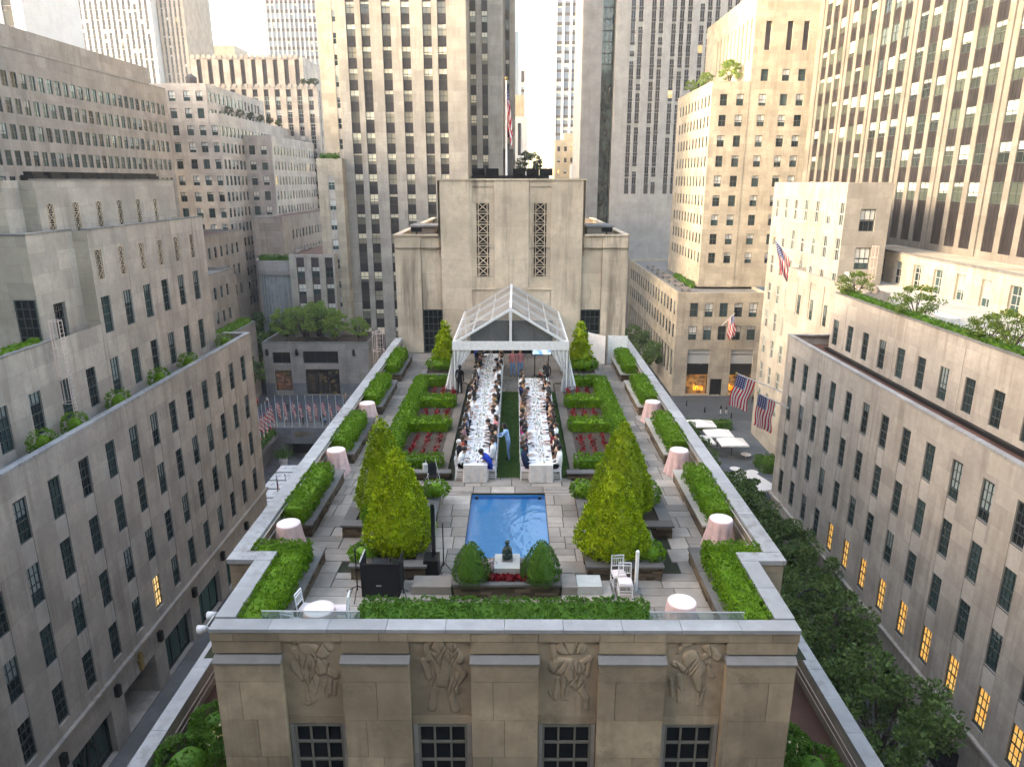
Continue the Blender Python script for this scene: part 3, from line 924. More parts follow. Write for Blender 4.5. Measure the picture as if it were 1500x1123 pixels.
REL = [
 # cloaked figure with a basket; arched back at the top
 [(0.25,0.93,0.62,0.95,0.10,0.10),(0.62,0.95,0.78,0.84,0.09,0.11),(0.40,0.83,0.66,0.78,0.13,0.12),(0.20,0.80,0.36,0.72,0.06,0.07),(0.35,0.70,0.60,0.60,0.17,0.10),(0.62,0.62,0.86,0.50,0.07,0.09),(0.25,0.60,0.45,0.42,0.14,0.07),(0.45,0.45,0.42,0.22,0.10,0.08),(0.66,0.42,0.70,0.24,0.035,0.06),(0.78,0.44,0.76,0.28,0.03,0.06),(0.86,0.42,0.82,0.26,0.03,0.05),(0.42,0.2,0.36,0.15,0.05,0.06)],
 # standing figure with shield
 [(0.34,0.95,0.62,0.96,0.09,0.10),(0.28,0.88,0.30,0.70,0.05,0.09),(0.44,0.88,0.55,0.80,0.11,0.12),(0.66,0.86,0.80,0.70,0.09,0.10),(0.22,0.68,0.30,0.48,0.05,0.08),(0.50,0.70,0.52,0.46,0.17,0.09),(0.72,0.66,0.86,0.52,0.06,0.08),(0.84,0.52,0.72,0.40,0.09,0.10),(0.40,0.40,0.34,0.10,0.07,0.08),(0.64,0.36,0.72,0.08,0.07,0.08),(0.72,0.42,0.74,0.3,0.08,0.09)],
 # rearing animal
 [(0.24,0.94,0.70,0.95,0.07,0.10),(0.42,0.84,0.66,0.84,0.13,0.12),(0.24,0.86,0.30,0.62,0.05,0.08),(0.34,0.62,0.62,0.60,0.17,0.11),(0.68,0.64,0.86,0.72,0.05,0.08),(0.86,0.72,0.82,0.50,0.035,0.07),(0.50,0.50,0.66,0.40,0.13,0.10),(0.68,0.38,0.82,0.22,0.06,0.09),(0.82,0.22,0.84,0.10,0.035,0.07),(0.34,0.46,0.30,0.24,0.05,0.08),(0.44,0.44,0.46,0.22,0.05,0.08),(0.22,0.3,0.3,0.22,0.05,0.06)],
 # winged horned beast
 [(0.30,0.90,0.62,0.96,0.07,0.11),(0.62,0.96,0.86,0.93,0.05,0.09),(0.70,0.84,0.86,0.74,0.08,0.12),(0.62,0.72,0.76,0.80,0.05,0.09),(0.20,0.78,0.30,0.88,0.03,0.08),(0.44,0.72,0.54,0.56,0.15,0.11),(0.16,0.66,0.42,0.54,0.05,0.09),(0.72,0.66,0.82,0.50,0.04,0.09),(0.54,0.52,0.64,0.36,0.09,0.10),(0.26,0.50,0.30,0.20,0.05,0.08),(0.12,0.46,0.16,0.26,0.03,0.06),(0.68,0.34,0.62,0.16,0.04,0.07)],
]
for i, (x0, x1) in enumerate(bays):
    relief(x0 - 0.02, x1 + 0.02, 28.42, 30.9, REL[i], 40 + i)
    stone_piece(x0 - 0.02, x1 + 0.02, 15.62, 15.71, 28.16, 28.415)
    wd = link('front_window', win_proto(1.3, 2.9, 3, 5, 'glass_dark', 'frame_steel', 0.06, 0.05, rail=False)['fm'], own.root, ((x0 + x1) / 2, 15.66, 25.24))
    link('pane', win_proto(1.3, 2.9, 3, 5, 'glass_dark', 'frame_steel', 0.06, 0.05, rail=False)['gm'], wd, keep=False)
    jm = MB(); jm.box(x0, (x0 + x1) / 2 - 0.65, 15.6, 15.71, 22, 28.15); jm.box((x0 + x1) / 2 + 0.65, x1, 15.6, 15.71, 22, 28.15); jm.box(x0, x1, 15.6, 15.71, 22, 25.23)
    own.part('window_jamb', jm, ['lime_dark'])

# head house at the far end of the terrace
HY = 50.0
hh = link('headhouse', MB().mesh('headhouse', []), own.root)
mb = MB()
for s in (-1, 1):
    a, b_ = sorted((s * 5.05, s * 8.15))
    mb.face([(s * 8.15, HY + 0.1, 24.2), (s * 8.15, 74, 24.2), (s * 8.15, 74, 38.3), (s * 8.15, HY + 0.1, 38.3)])
    mb.face([(s * 5.05, HY, 37), (s * 5.05, 68, 37), (s * 5.05, 68, 42.0), (s * 5.05, HY, 42.0)])
mb.face([(-5.05, 68, 30), (5.05, 68, 30), (5.05, 68, 42), (-5.05, 68, 42)]); mb.face([(-8.15, 74, 0), (8.15, 74, 0), (8.15, 74, 38.3), (-8.15, 74, 38.3)])
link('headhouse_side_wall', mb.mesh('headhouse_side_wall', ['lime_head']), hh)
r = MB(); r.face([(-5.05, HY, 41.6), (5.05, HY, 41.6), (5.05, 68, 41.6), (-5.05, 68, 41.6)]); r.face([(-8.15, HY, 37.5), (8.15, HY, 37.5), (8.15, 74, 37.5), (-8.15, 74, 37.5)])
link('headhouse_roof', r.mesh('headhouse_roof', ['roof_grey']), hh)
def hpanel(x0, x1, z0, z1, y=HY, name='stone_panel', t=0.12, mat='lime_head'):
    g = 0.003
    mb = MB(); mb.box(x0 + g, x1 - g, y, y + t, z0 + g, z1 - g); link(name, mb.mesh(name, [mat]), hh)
bk = MB(); bk.box(-8.12, 8.12, HY + 0.33, HY + 0.45, 24.2, 37.4); bk.box(-5.02, 5.02, HY + 0.33, HY + 0.45, 37.4, 41.95); link('backing_wall', bk.mesh('backing_wall', ['lime_head']), hh)
zz = [30.0, 31.75, 33.2, 34.69, 36.7, 38.95, 40.9, 42.0]
for z0, z1 in zip(zz[:-1], zz[1:]):
    hpanel(-4.9, -2.72, z0, z1); hpanel(2.72, 4.9, z0, z1)
    hpanel(-1.2, 1.2, z0, z1)
for s in (-1, 1):
    c = s * 1.98
    # grille bay, a little recessed
    for (z0, z1) in ((40.55, 42.0), (34.69, 35.44)): hpanel(c - 0.78 + (0.02 if s > 0 else 0), c + 0.78, z0, z1, HY + 0.05)
    for q in (-1, 1):
        a, b_ = sorted((c + q * 0.47, c + q * 0.78)); hpanel(a, b_, 35.44, 40.55, HY + 0.05)
    link('grille', grille_mesh(0.93, 5.1, 7), hh, (c, HY + 0.06, 35.445))
    for (z0, z1) in ((30, 31.75), (31.75, 33.2), (33.2, 34.69)): hpanel(c - 0.78, c + 0.78, z0, z1)
    sl = MB(); sl.box(c - 0.86, c + 0.86, HY - 0.08, HY + 0.05, 34.60, 34.69); link('grille_sill', sl.mesh('grille_sill', ['lime_head']), hh)
    # wings
    a, b_ = sorted((s * 6.35, s * 8.15))
    for z0, z1 in zip([30, 32.0, 34.4, 36.6, 38.3], [32.0, 34.4, 36.6, 38.3]): hpanel(a, b_, z0, z1, HY + 0.12)
    a, b_ = sorted((s * 4.92, s * 6.33))
    hpanel(a, b_, 33.15, 35.7, HY + 0.2); hpanel(a, b_, 35.7, 38.3, HY + 0.2)
    w = link('window', win_proto(1.36, 3.1, 4, 6, 'glass_dark', 'frame', 0.06, 0.045)['fm'], own.root, (s * 5.62, HY + 0.24, 30.02))
    link('pane', win_proto(1.36, 3.1, 4, 6, 'glass_dark', 'frame', 0.06, 0.045)['gm'], w, keep=False)
cp = link('coping', MB().mesh('coping', []), own.root)
coping_run(cp, -5.1, 5.1, HY - 0.05, HY + 0.45, 42.003, 'x', 1.7, 'lime_head', 0.12)
for s in (-1, 1):
    a, b_ = sorted((s * 5.08, s * 8.2)); coping_run(cp, a, b_, HY + 0.06, HY + 0.5, 38.303, 'x', 1.6, 'lime_head', 0.1)
    a, b_ = sorted((s * 7.75, s * 8.2)); coping_run(cp, a, b_, HY + 0.51, 74, 38.303, 'y', 2.0, 'lime_head', 0.1)
    a, b_ = sorted((s * 4.7, s * 5.1)); coping_run(cp, a, b_, HY + 0.46, 68, 42.003, 'y', 2.0, 'lime_head', 0.12)
own.finish()

# ---------------------------------------------------------------- twin building on the left
tw = Bld('twin_building', 'grey limestone building with stepped storeys and stone grilles filling the left edge', (-42, 55, 0), deep=True)
X1 = -30.0
cols = [76.35 - 3.345 * k for k in range(17)]
wp = win_proto(1.2, 2.75, 3, 4, 'glass', 'frame', 0.06, 0.035)
hs = strips(tw, 'E', X1, cols, 7.0, 23.3, [6.9 + 0.25 + 4.43 * i for i in range(4)], 1.2, 2.75, wp, 0.16, 'lime_spandrel', 0.05, 0)
sh = []
for k in range(7):
    y = 35.2 + 6.69 * k
    sh.append((y - 2.45, y + 2.45, 0.1, 3.8, 0.9 if k != 2 else 3.2))
mb = MB(); wall_holes(mb, 'E', X1, 18, 79.2, 0, 25.26, hs + sh)
mb.face([(X1, 79.2, 0), (-54, 79.2, 0), (-54, 79.2, 25.26), (X1, 79.2, 25.26)])
mb.face([(X1, 18, 25.26), (X1 - 0.42, 18, 25.26), (X1 - 0.42, 79.2, 25.26), (X1, 79.2, 25.26)])
mb.face([(X1 - 0.42, 18, 24.3), (X1 - 0.42, 18, 25.26), (X1 - 0.42, 79.2, 25.26), (X1 - 0.42, 79.2, 24.3)])
mb.face([(X1, 18, 0), (-54, 18, 0), (-54, 18, 25.26), (X1, 18, 25.26)])
tw.part('wall', mb, ['lime'])
cor = MB(); cor.box(X1, X1 + 0.28, 18, 79.4, 6.0, 6.22); cor.box(X1, X1 + 0.16, 18, 79.4, 5.75, 5.99); tw.part('string_course', cor, ['lime'])
cp = link('coping', MB().mesh('coping', []), tw.root)
coping_run(cp, X1 - 0.46, X1 + 0.06, 30, 79.25, 25.263, 'y', 1.7); coping_run(cp, -33, X1 - 0.47, 78.8, 79.25, 25.263, 'x', 1.5)
for k in range(7):      # shop windows, an arched passage
    y = 35.2 + 6.69 * k
    if k == 2:
        mb = MB(); mb.face([(X1 - 3.2, y - 2.45, 0), (X1 - 3.2, y + 2.45, 0), (X1 - 3.2, y + 2.45, 3.8), (X1 - 3.2, y - 2.45, 3.8)]); tw.part('passage', mb, ['black'])
        continue
    w = link('shop_window', win_proto(4.9, 3.7, 3, 1, 'glass_green', 'black', 0.16, 0.1)['fm'], tw.root, (X1 - 0.5, y, 0.1), math.pi / 2)
    link('pane', win_proto(4.9, 3.7, 3, 1, 'glass_green', 'black', 0.16, 0.1)['gm'], w, keep=False)
    if k == 1:
        dc = MB()      # dark swoosh printed on the shop glass
        for (y0, z0, y1, z1, ww) in ((-1.9, 0.4, -1.4, 2.4, 0.16), (-1.4, 2.4, -0.9, 0.9, 0.16), (-0.9, 0.9, -0.4, 2.9, 0.2), (-0.35, 1.0, 0.1, 3.2, 0.22), (0.1, 3.2, 0.9, 1.5, 0.14)):
            dc.bar((X1 - 0.44, y + y0, 0.2 + z0), (X1 - 0.44, y + y1, 0.2 + z1), 0.01, ww)
        tw.part('window_graphic', dc, ['black'])
    if k == 4:
        dc = MB(); dc.box(X1 - 0.9, X1 - 0.7, y - 0.4, y + 0.3, 1.6, 2.1); tw.part('lit_shop_lamp', dc, ['glass_lit'])
lam = MB(); lam.box(0, 0.35, -0.22, 0.22, -0.45, 0.45); lamm = lam.mesh('wall_lamp', ['black'])
for k in range(6): link('wall_lamp', lamm, tw.root, (X1 + 0.01, 38.55 + 6.69 * k, 4.85))
mb = MB(); mb.box(X1 + 0.02, X1 + 0.22, 48.6, 49.0, 4.0, 5.5); mb.box(X1 + 0.02, X1 + 0.2, 48.4, 49.2, 4.9, 5.05); tw.part('gilt_figure', mb, ['gold'])
# recessed main storeys
XM = -32.8
lw = win_proto(1.25, 3.1, 3, 4, 'glass', 'frame', 0.06, 0.035)
hs = []
for k in range(-4, 9):
    y = 46.6 + 3.345 * k
    hs.append((y - 0.625, y + 0.625, 24.9, 28.0, 0.22)); tw.window('E', XM, y, 24.9, lw, 0.16)
uw = win_proto(1.25, 2.95, 3, 4, 'glass', 'frame', 0.06, 0.035)
h2 = []
gy = [56.75 + 3.345 * k for k in range(6)]
for y in gy:
    h2.append((y - 0.625, y + 0.625, 30.1, 33.05, 0.22)); tw.window('E', XM + 0.02, y, 30.1, uw, 0.16)
    h2.append((y - 0.45, y + 0.45, 34.4, 36.75, 0.06))
    link('grille', grille_mesh(0.9, 2.35, 3, 0.05, 0.3), tw.root, (XM + -0.0, y, 34.4), math.pi / 2)
    # vertical joint beside each bay
    gb = MB(); gb.box(XM - 0.02, XM + 0.05, y + 0.72, y + 0.80, 24.5, 37.2); tw.part('bay_rib', gb, ['lime_spandrel'])
mb = MB()
wall_holes(mb, 'E', XM, 18, 55.6, 24.2, 30.98, [h for h in hs if h[1] < 55.6])
wall_holes(mb, 'E', XM + 0.02, 55.6, 76.6, 24.2, 38.3, [h for h in hs if h[0] > 55.6] + h2)
wall_holes(mb, 'E', XM - 1.1, 50.2, 55.6, 30.0, 38.3, [(51.9, 53.3, 30.2, 33.2, 0.3)])
tw.window('E', XM - 1.1, 52.6, 30.2, win_proto(1.36, 3.0, 3, 5, 'glass_dark', 'frame', 0.06, 0.045), 0.26)
tw.part('wall', mb, ['lime'])
warm_lit_faces = MB()   # faces turned to the camera, warm light put into their stone colour
mb = warm_lit_faces
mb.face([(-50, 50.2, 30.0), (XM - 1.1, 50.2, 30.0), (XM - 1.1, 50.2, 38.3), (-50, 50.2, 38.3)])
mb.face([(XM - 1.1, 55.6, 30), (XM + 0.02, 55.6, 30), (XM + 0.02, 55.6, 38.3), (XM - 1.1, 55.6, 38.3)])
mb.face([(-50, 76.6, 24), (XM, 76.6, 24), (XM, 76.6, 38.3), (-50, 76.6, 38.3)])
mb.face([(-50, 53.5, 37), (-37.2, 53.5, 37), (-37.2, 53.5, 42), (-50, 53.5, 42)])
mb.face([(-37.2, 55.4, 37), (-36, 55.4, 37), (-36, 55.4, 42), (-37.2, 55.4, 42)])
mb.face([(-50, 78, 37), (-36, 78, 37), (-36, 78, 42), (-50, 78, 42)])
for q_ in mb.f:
    one = MB(); one.face([mb.v[k_] for k_ in q_]); tw.part('wall', one, ['lime_gold_lit'])
w = link('window', win_proto(1.5, 3.4, 3, 5, 'glass_dark', 'frame', 0.06, 0.05)['fm'], tw.root, (-34.75, 50.15, 30.4)); link('pane', win_proto(1.5, 3.4, 3, 5, 'glass_dark', 'frame', 0.06, 0.05)['gm'], w, keep=False)
mb = MB()
g3 = [56.8 + 3.345 * k for k in range(6)]
wall_holes(mb, 'E', -36, 55.4, 78, 37, 42, [(y - 0.45, y + 0.45, 37.95, 40.3, 0.06) for y in g3])
tw.part('wall', mb, ['lime'])
mb = MB(); wall_holes(mb, 'E', -37.2, 53.5, 55.4, 37, 42, []); tw.part('wall', mb, ['lime'])
for y in g3: link('grille', grille_mesh(0.9, 2.35, 3, 0.05, 0.3), tw.root, (-36.0, y, 37.95), math.pi / 2)
r = MB(); r.face([(-50, 50.2, 38.0), (XM - 1.1, 50.2, 38.0), (XM - 1.1, 55.6, 38.0), (-50, 55.6, 38.0)]); r.face([(-50, 55.6, 38.0), (XM, 55.6, 38.0), (XM, 76.6, 38.0), (-50, 76.6, 38.0)]); r.face([(-50, 53.5, 41.7), (-37.2, 53.5, 41.7), (-37.2, 78, 41.7), (-50, 78, 41.7)]); r.face([(-37.2, 55.4, 41.7), (-36, 55.4, 41.7), (-36, 78, 41.7), (-37.2, 78, 41.7)])
tw.part('roof', r, ['roof_grey'])
r = MB(); r.face([(-50, 18, 30.0), (XM, 18, 30.0), (XM, 50.2, 30.0), (-50, 50.2, 30.0)]); r.face([(XM, 18, 24.3), (X1, 18, 24.3), (X1, 79.2, 24.3), (XM, 79.2, 24.3)]); r.face([(-54, 76.6, 24.3), (XM, 76.6, 24.3), (XM, 79.2, 24.3), (-54, 79.2, 24.3)])
tw.part('terrace_floor', r, ['roof_grey'])
mb = MB(); mb.box(XM - 0.42, XM - 0.001, 30, 50.15, 30.0, 30.979); tw.part('terrace_parapet', mb, ['lime'])
cp = link('coping', MB().mesh('coping', []), tw.root)
coping_run(cp, XM - 0.46, XM + 0.06, 30, 50.15, 30.983, 'y', 1.6, 'lime_cap', 0.1)
coping_run(cp, XM - 0.4, XM + 0.08, 55.6, 76.65, 38.303, 'y', 1.9, 'lime_cap', 0.12); coping_run(cp, XM - 1.5, XM - 1.04, 50.15, 55.59, 38.303, 'y', 1.9, 'lime_cap', 0.12); coping_run(cp, -50, XM - 1.51, 50.15, 50.6, 38.303, 'x', 1.9, 'lime_cap', 0.12)
coping_run(cp, -36.4, -35.92, 55.4, 78, 42.003, 'y', 1.9, 'lime_cap', 0.12); coping_run(cp, -50, -37.1, 53.45, 53.9, 42.003, 'x', 1.9, 'lime_cap', 0.12)
# boxes of roof plant along the top
pm = MB(); pm.box(-0.5, 0.5, -0.9, 0.9, 0, 0.7); pm.box(-0.35, 0.35, -0.7, 0.7, 0.7, 0.95); pmm = pm.mesh('roof_vent', ['black'])
for k in range(9): link('roof_vent', pmm, tw.root, (-37.6, 58 + 2.3 * k, 41.72))
tw.finish()

# ---------------------------------------------------------------- long building on the right
rb = Bld('right_building', 'grey limestone building with rows of sash windows and a planted terrace on the right', (40, 55, 0), deep=True)
XR = 31.0
cols = [76.1 - 3.345 * k for k in range(17)]
wr = win_proto(1.2, 2.75, 3, 4, 'glass', 'frame', 0.06, 0.035, sill=0.12)
wlit = win_proto(1.2, 2.75, 3, 4, 'glass_lit', 'frame', 0.06, 0.035, sill=0.12)
hs = []
for i, u in enumerate(cols):
    hs.append((u - 0.6, u + 0.6, 7.0, 23.3, 0.22))
    prev = 7.0
    for j in range(4):
        zb = 7.15 + 4.43 * j
        if zb - prev > 0.25: rb.window('W', XR, u, prev, spandrel_proto(1.2, zb - prev, 'lime_spandrel', 0), 0.05, 'spandrel')
        rb.window('W', XR, u, zb, wlit if (j == 0 and 3 < i < 13) else wr, 0.16)
        prev = zb + 2.75
sh = []
for k in range(7):
    y = 35.9 + 6.69 * k
    sh.append((y - 2.3, y + 2.3, 0.1, 3.8, 0.9))
    w = link('shop_window', win_proto(4.6, 3.7, 3, 1, 'glass_dark', 'black', 0.16, 0.1)['fm'], rb.root, (XR + 0.5, y, 0.1), -math.pi / 2)
    link('pane', win_proto(4.6, 3.7, 3, 1, 'glass_dark', 'black', 0.16, 0.1)['gm'], w, keep=False)
mb = MB(); wall_holes(mb, 'W', XR, 18, 78.5, 0, 25.26, hs + sh)
mb.face([(XR, 78.5, 0), (42, 78.5, 0), (42, 78.5, 25.26), (XR, 78.5, 25.26)]); mb.face([(XR, 18, 0), (60, 18, 0), (60, 18, 25.26), (XR, 18, 25.26)])
mb.face([(XR, 18, 25.26), (XR + 0.42, 18, 25.26), (XR + 0.42, 78.5, 25.26), (XR, 78.5, 25.26)]); mb.face([(XR + 0.42, 18, 24.2), (XR + 0.42, 18, 25.26), (XR + 0.42, 78.5, 25.26), (XR + 0.42, 78.5, 24.2)])
rb.part('wall', mb, ['lime'])
cor = MB(); cor.box(XR - 0.28, XR, 18, 78.7, 6.0, 6.22); cor.box(XR - 0.16, XR, 18, 78.7, 5.75, 5.99); rb.part('string_course', cor, ['lime'])
cp = link('coping', MB().mesh('coping', []), rb.root)
coping_run(cp, XR - 0.06, XR + 0.46, 30, 78.55, 25.263, 'y', 1.7); coping_run(cp, XR + 0.47, 38, 78.1, 78.55, 25.263, 'x', 1.5)
XT = 35.0
wt = win_proto(1.25, 2.75, 3, 4, 'glass', 'frame', 0.06, 0.035, sill=0.1)
hs = []
for k in range(14):
    y = 75.8 - 3.36 * k
    hs.append((y - 0.625, y + 0.625, 24.75, 27.5, 0.22)); rb.window('W', XT, y, 24.75, wt, 0.16)
    if k % 3 == 1:
        gb = MB(); gb.box(XT - 0.05, XT + 0.02, y + 1.2, y + 1.3, 24.3, 29.7); rb.part('bay_rib', gb, ['lime_spandrel'])
mb = MB(); wall_holes(mb, 'W', XT, 18, 77.0, 24.0, 30.25, hs); mb.face([(XT, 77, 24), (41, 77, 24), (41, 77, 30.25), (XT, 77, 30.25)])
mb.face([(XT, 18, 30.25), (XT + 0.5, 18, 30.25), (XT + 0.5, 77, 30.25), (XT, 77, 30.25)]); mb.face([(XT + 0.5, 18, 29.2), (XT + 0.5, 18, 30.25), (XT + 0.5, 77, 30.25), (XT + 0.5, 77, 29.2)])
rb.part('wall', mb, ['lime'])
coping_run(cp, XT - 0.06, XT + 0.5, 30, 77, 30.253, 'y', 1.7, 'lime_cap', 0.12)
# bright wall beyond it and roof terrace
mb = MB()
hb = [(y - 0.9, y + 0.9, 24.3, 29.4, 0.10) for y in (87.0, 91.2, 95.4)]
wall_holes(mb, 'W', 38.5, 77, 100, 20, 30.35, hb)
for h in hb:
    mb.face([fpt('W', 38.5, h[0], 0.1, h[2]), fpt('W', 38.5, h[1], 0.1, h[2]), fpt('W', 38.5, h[1], 0.1, h[3]), fpt('W', 38.5, h[0], 0.1, h[3])])
    rb.window('W', 38.5, (h[0] + h[1]) / 2, 24.6, win_proto(0.7, 2.6, 2, 4, 'glass', 'frame', 0.06, 0.035), 0.06)
mb.face([(38.5, 77, 30.35), (39, 77, 30.35), (39, 100, 30.35), (38.5, 100, 30.35)])
mb.face([(38.5, 100, 20), (45, 100, 20), (45, 100, 30.35), (38.5, 100, 30.35)])
rb.part('wall', mb, ['lime_far'])
r = MB(); r.face([(XT, 18, 29.2), (52, 18, 29.2), (52, 77, 29.2), (XT, 77, 29.2)]); r.face([(38.5, 77.01, 29.19), (52, 77.01, 29.19), (52, 100, 29.19), (38.5, 100, 29.19)])
rb.part('terrace_paving', r, ['flag_pale'])
r = MB(); r.face([(XR, 18, 24.2), (XT, 18, 24.2), (XT, 78.5, 24.2), (XR, 78.5, 24.2)]); r.face([(XT, 77.01, 24.21), (38.5, 77.01, 24.21), (38.5, 78.5, 24.21), (XT, 78.5, 24.21)])
rb.part('ledge_roof', r, ['roof_red'])
gut = MB(); gut.box(XT - 0.9, XT - 0.55, 40, 76, 24.25, 24.55); rb.part('gutter_box', gut, ['black'])
# lower glazed storey at the back of the terrace
XL = 49.0
dp = win_proto(1.7, 2.9, 2, 3, 'glass', 'frame_pale', 0.1, 0.06)
hs = []
for k in range(12):
    y = 100 - 4.4 * k
    hs.append((y - 0.85, y + 0.85, 29.25, 32.15, 0.36)); rb.window('W', XL, y, 29.25, dp, 0.3)
mb = MB(); wall_holes(mb, 'W', XL, 40, 104, 29.1, 33.1, hs)
mb.face([(XL, 40, 33.1), (55, 40, 33.1), (55, 104, 33.1), (XL, 104, 33.1)])
rb.part('wall', mb, ['lime_gold_lit'])
cp2 = MB(); cp2.box(XL - 0.1, XL + 0.4, 40, 104, 33.103, 33.3); rb.part('coping', cp2, ['lime_cap'])
rb.finish()

# end block of the right building
eb = Bld('end_block', 'plain pale limestone block with narrow windows and a flag pole beyond the planted terrace', (43, 105, 0), deep=False)
wn_ = win_proto(1.25, 2.9, 2, 2, 'glass', 'frame_pale', 0.09, 0.06)
rows = [41.7 - 5.2 - 4.35 * i for i in range(8)]
cols = [113.9 - 3.75 * k for k in range(7)]
hs = punched(eb, 'W', 41.0, cols, rows, 1.25, 2.9, wn_, 0.12)
ws = win_proto(1.9, 2.7, 3, 2, 'glass_blind', 'frame', 0.1, 0.06)
hS = punched(eb, 'S', 90.4, [43.9], [35.9, 31.2], 1.9, 2.7, ws, 0.2)
block(eb, 41.0, 46.6, 90.4, 116.0, 0, 41.75, 'lime_far', {'W': hs, 'S': hS}, 'roof_grey', 0.5, 0.4)
eb.finish()
# ---------------------------------------------------------------- shop building across the plaza, right
rm = Bld('corner_shop_building', 'sunlit golden limestone building with lit shop windows at street level', (42, 150, 0))
wl_ = win_proto(1.6, 2.8, 2, 2, 'glass_blind', 'frame', 0.09, 0.06)
hs = punched(rm, 'S', 138.0, [35.33, 38.25, 41.13, 44.0, 46.9], [16.2, 11.57], 1.6, 2.8, wl_, 0.2)
shop = [(34.7, 39.1, 0.3, 9.6, 0.5), (43.35, 47.8, 0.3, 9.6, 0.5), (39.6, 42.0, 0.1, 3.6, 0.9)]
wside = win_proto(1.5, 2.8, 1, 2, 'glass', 'frame', 0.09, 0.06)
ys = [140.5 + 3.2 * k for k in range(18)]
hw = punched(rm, 'W', 32.0, ys, [16.2, 11.57], 1.5, 2.8, wside, 0.1)
wbig = win_proto(2.1, 5.5, 1, 3, 'glass', 'frame', 0.1, 0.06)
hw += punched(rm, 'W', 32.0, ys, [3.6], 2.1, 5.5, wbig, 0.3)
block(rm, 32.0, 49.4, 138.0, 200.0, 0, 21.0, 'lime_gold_lit', {'S': hs + shop, 'W': hw}, 'roof_grey', 0.5, 0.4)
for (a, b_) in ((34.7, 39.1), (43.35, 47.8)):
    c = (a + b_) / 2; w = b_ - a
    mb = MB(); mb.box(a, b_, 138.3, 138.36, 6.7, 9.55); mb.box(a, b_, 138.26, 138.3, 8.55, 8.68, 1); rm.part('shop_blind', mb, ['frame_pale', 'black'])
    mb = MB(); mb.box(a, b_, 138.45, 138.5, 4.4, 6.69); rm.part('shop_fascia', mb, ['black'])
    mb = MB(); mb.face([(a, 139.2, 0.3), (b_, 139.2, 0.3), (b_, 139.2, 4.4), (a, 139.2, 4.4)]); mb.face([(a, 138.5, 0.3), (b_, 138.5, 0.3), (b_, 139.2, 0.3), (a, 139.2, 0.3)]); rm.part('shop_interior', mb, ['shop_glow'])
mb = MB(); mb.face([(39.6, 138.88, 0.1), (42, 138.88, 0.1), (42, 138.88, 3.6), (39.6, 138.88, 3.6)]); mb.box(39.6, 39.9, 138.3, 138.5, 0.1, 3.6); mb.box(41.7, 42, 138.3, 138.5, 0.1, 3.6); mb.box(39.9, 41.7, 138.3, 138.5, 3.3, 3.6); mb.box(40.72, 40.84, 138.5, 138.6, 0.1, 3.3)
rm.part('door', mb, ['black'])
def text_part(bld, body, size, loc, mat, name='lettering', parent=None, rot=(math.pi / 2, 0, 0), ext=0.04, sx=1.0):
    cu = bpy.data.curves.new('lettering', 'FONT'); cu.body = body; cu.size = size; cu.extrude = ext; cu.offset = size * 0.02
    cu.align_x = 'LEFT'
    o = bpy.data.objects.new('tmp_text', cu); COL.objects.link(o)
    dg = bpy.context.evaluated_depsgraph_get()
    me = bpy.data.meshes.new_from_object(o.evaluated_get(dg))
    bpy.data.objects.remove(o); bpy.data.curves.remove(cu)
    me.materials.clear(); me.materials.append(M[mat])
    t = link(name, me, parent or bld.root, loc); t.rotation_euler = rot; t.scale = (sx, 1, 1)
    return t
text_part(rm, 'bright', 1.75, (43.5, 138.55, 1.15), 'orange_glow')
text_part(rm, 'ine', 1.75, (36.3, 138.55, 1.15), 'orange_glow')
# upper storeys, set back
wu = win_proto(1.42, 2.1, 2, 2, 'glass_blind', 'frame', 0.08, 0.05)
rows = [55.8 - 3.75 * i for i in range(9)]
hsA = punched(rm, 'S', 146.0, [40.17, 43.3], rows, 1.42, 2.1, wu, 0.2)
wn2 = win_proto(1.2, 2.1, 1, 2, 'glass', 'frame', 0.08, 0.05)
hwA = punched(rm, 'W', 37.8, [147.6 + 2.75 * k for k in range(10)], rows, 1.2, 2.1, wn2, 0.1)
block(rm, 37.8, 45.0, 146.0, 176.0, 21.0, 60.2, 'lime_gold_lit', {'S': hsA, 'W': hwA}, 'roof_grey', 0.4, 0.4, None, faces='SWN')
hsB = punched(rm, 'S', 146.06, [47.6, 51.65, 54.7], rows + [60.2], 1.42, 2.1, wu, 0.2)
hsB += [(u - 0.55, u + 0.55, 65.6, 70.6, 0.5) for u in (47.6, 51.65, 54.7)]
hwB = [(148.2 + 2.6 * k - 0.4, 148.2 + 2.6 * k + 0.4, 64.0, 71.5, 0.4) for k in range(10)]
block(rm, 45.0, 58.0, 146.06, 182.0, 21.0, 76.0, 'lime_gold_lit', {'S': hsB, 'W': hwB}, 'roof_grey', 0.4, 0.4)
dk = MB()
for u in (47.6, 51.65, 54.7): dk.face([(u - 0.55, 146.56, 65.6), (u + 0.55, 146.56, 65.6), (u + 0.55, 146.56, 70.6), (u - 0.55, 146.56, 70.6)])
rm.part('louvre', dk, ['spandrel_grey'])
rm.finish()

# ---------------------------------------------------------------- stone block with bare walls behind the head house
sb = Bld('bare_stone_block', 'windowless weathered stone block right behind the head house, trees on its roof', (38, 210, 0))
block(sb, 28.0, 49.0, 204.0, 240.0, 0, 37.0, 'lime_dark', {}, 'roof_grey', 0.4, 0.5, 'lime_cap')
mb = MB()
for i in range(13):
    t0, t1 = math.pi * i / 12, math.pi * (i + 1) / 12
mb.cyl((41, 209, 36.6), (41, 209, 37.9), 4.2, 3.0, 28); sb.part('round_roof_drum', mb, ['lime_cap'])
sb.finish()

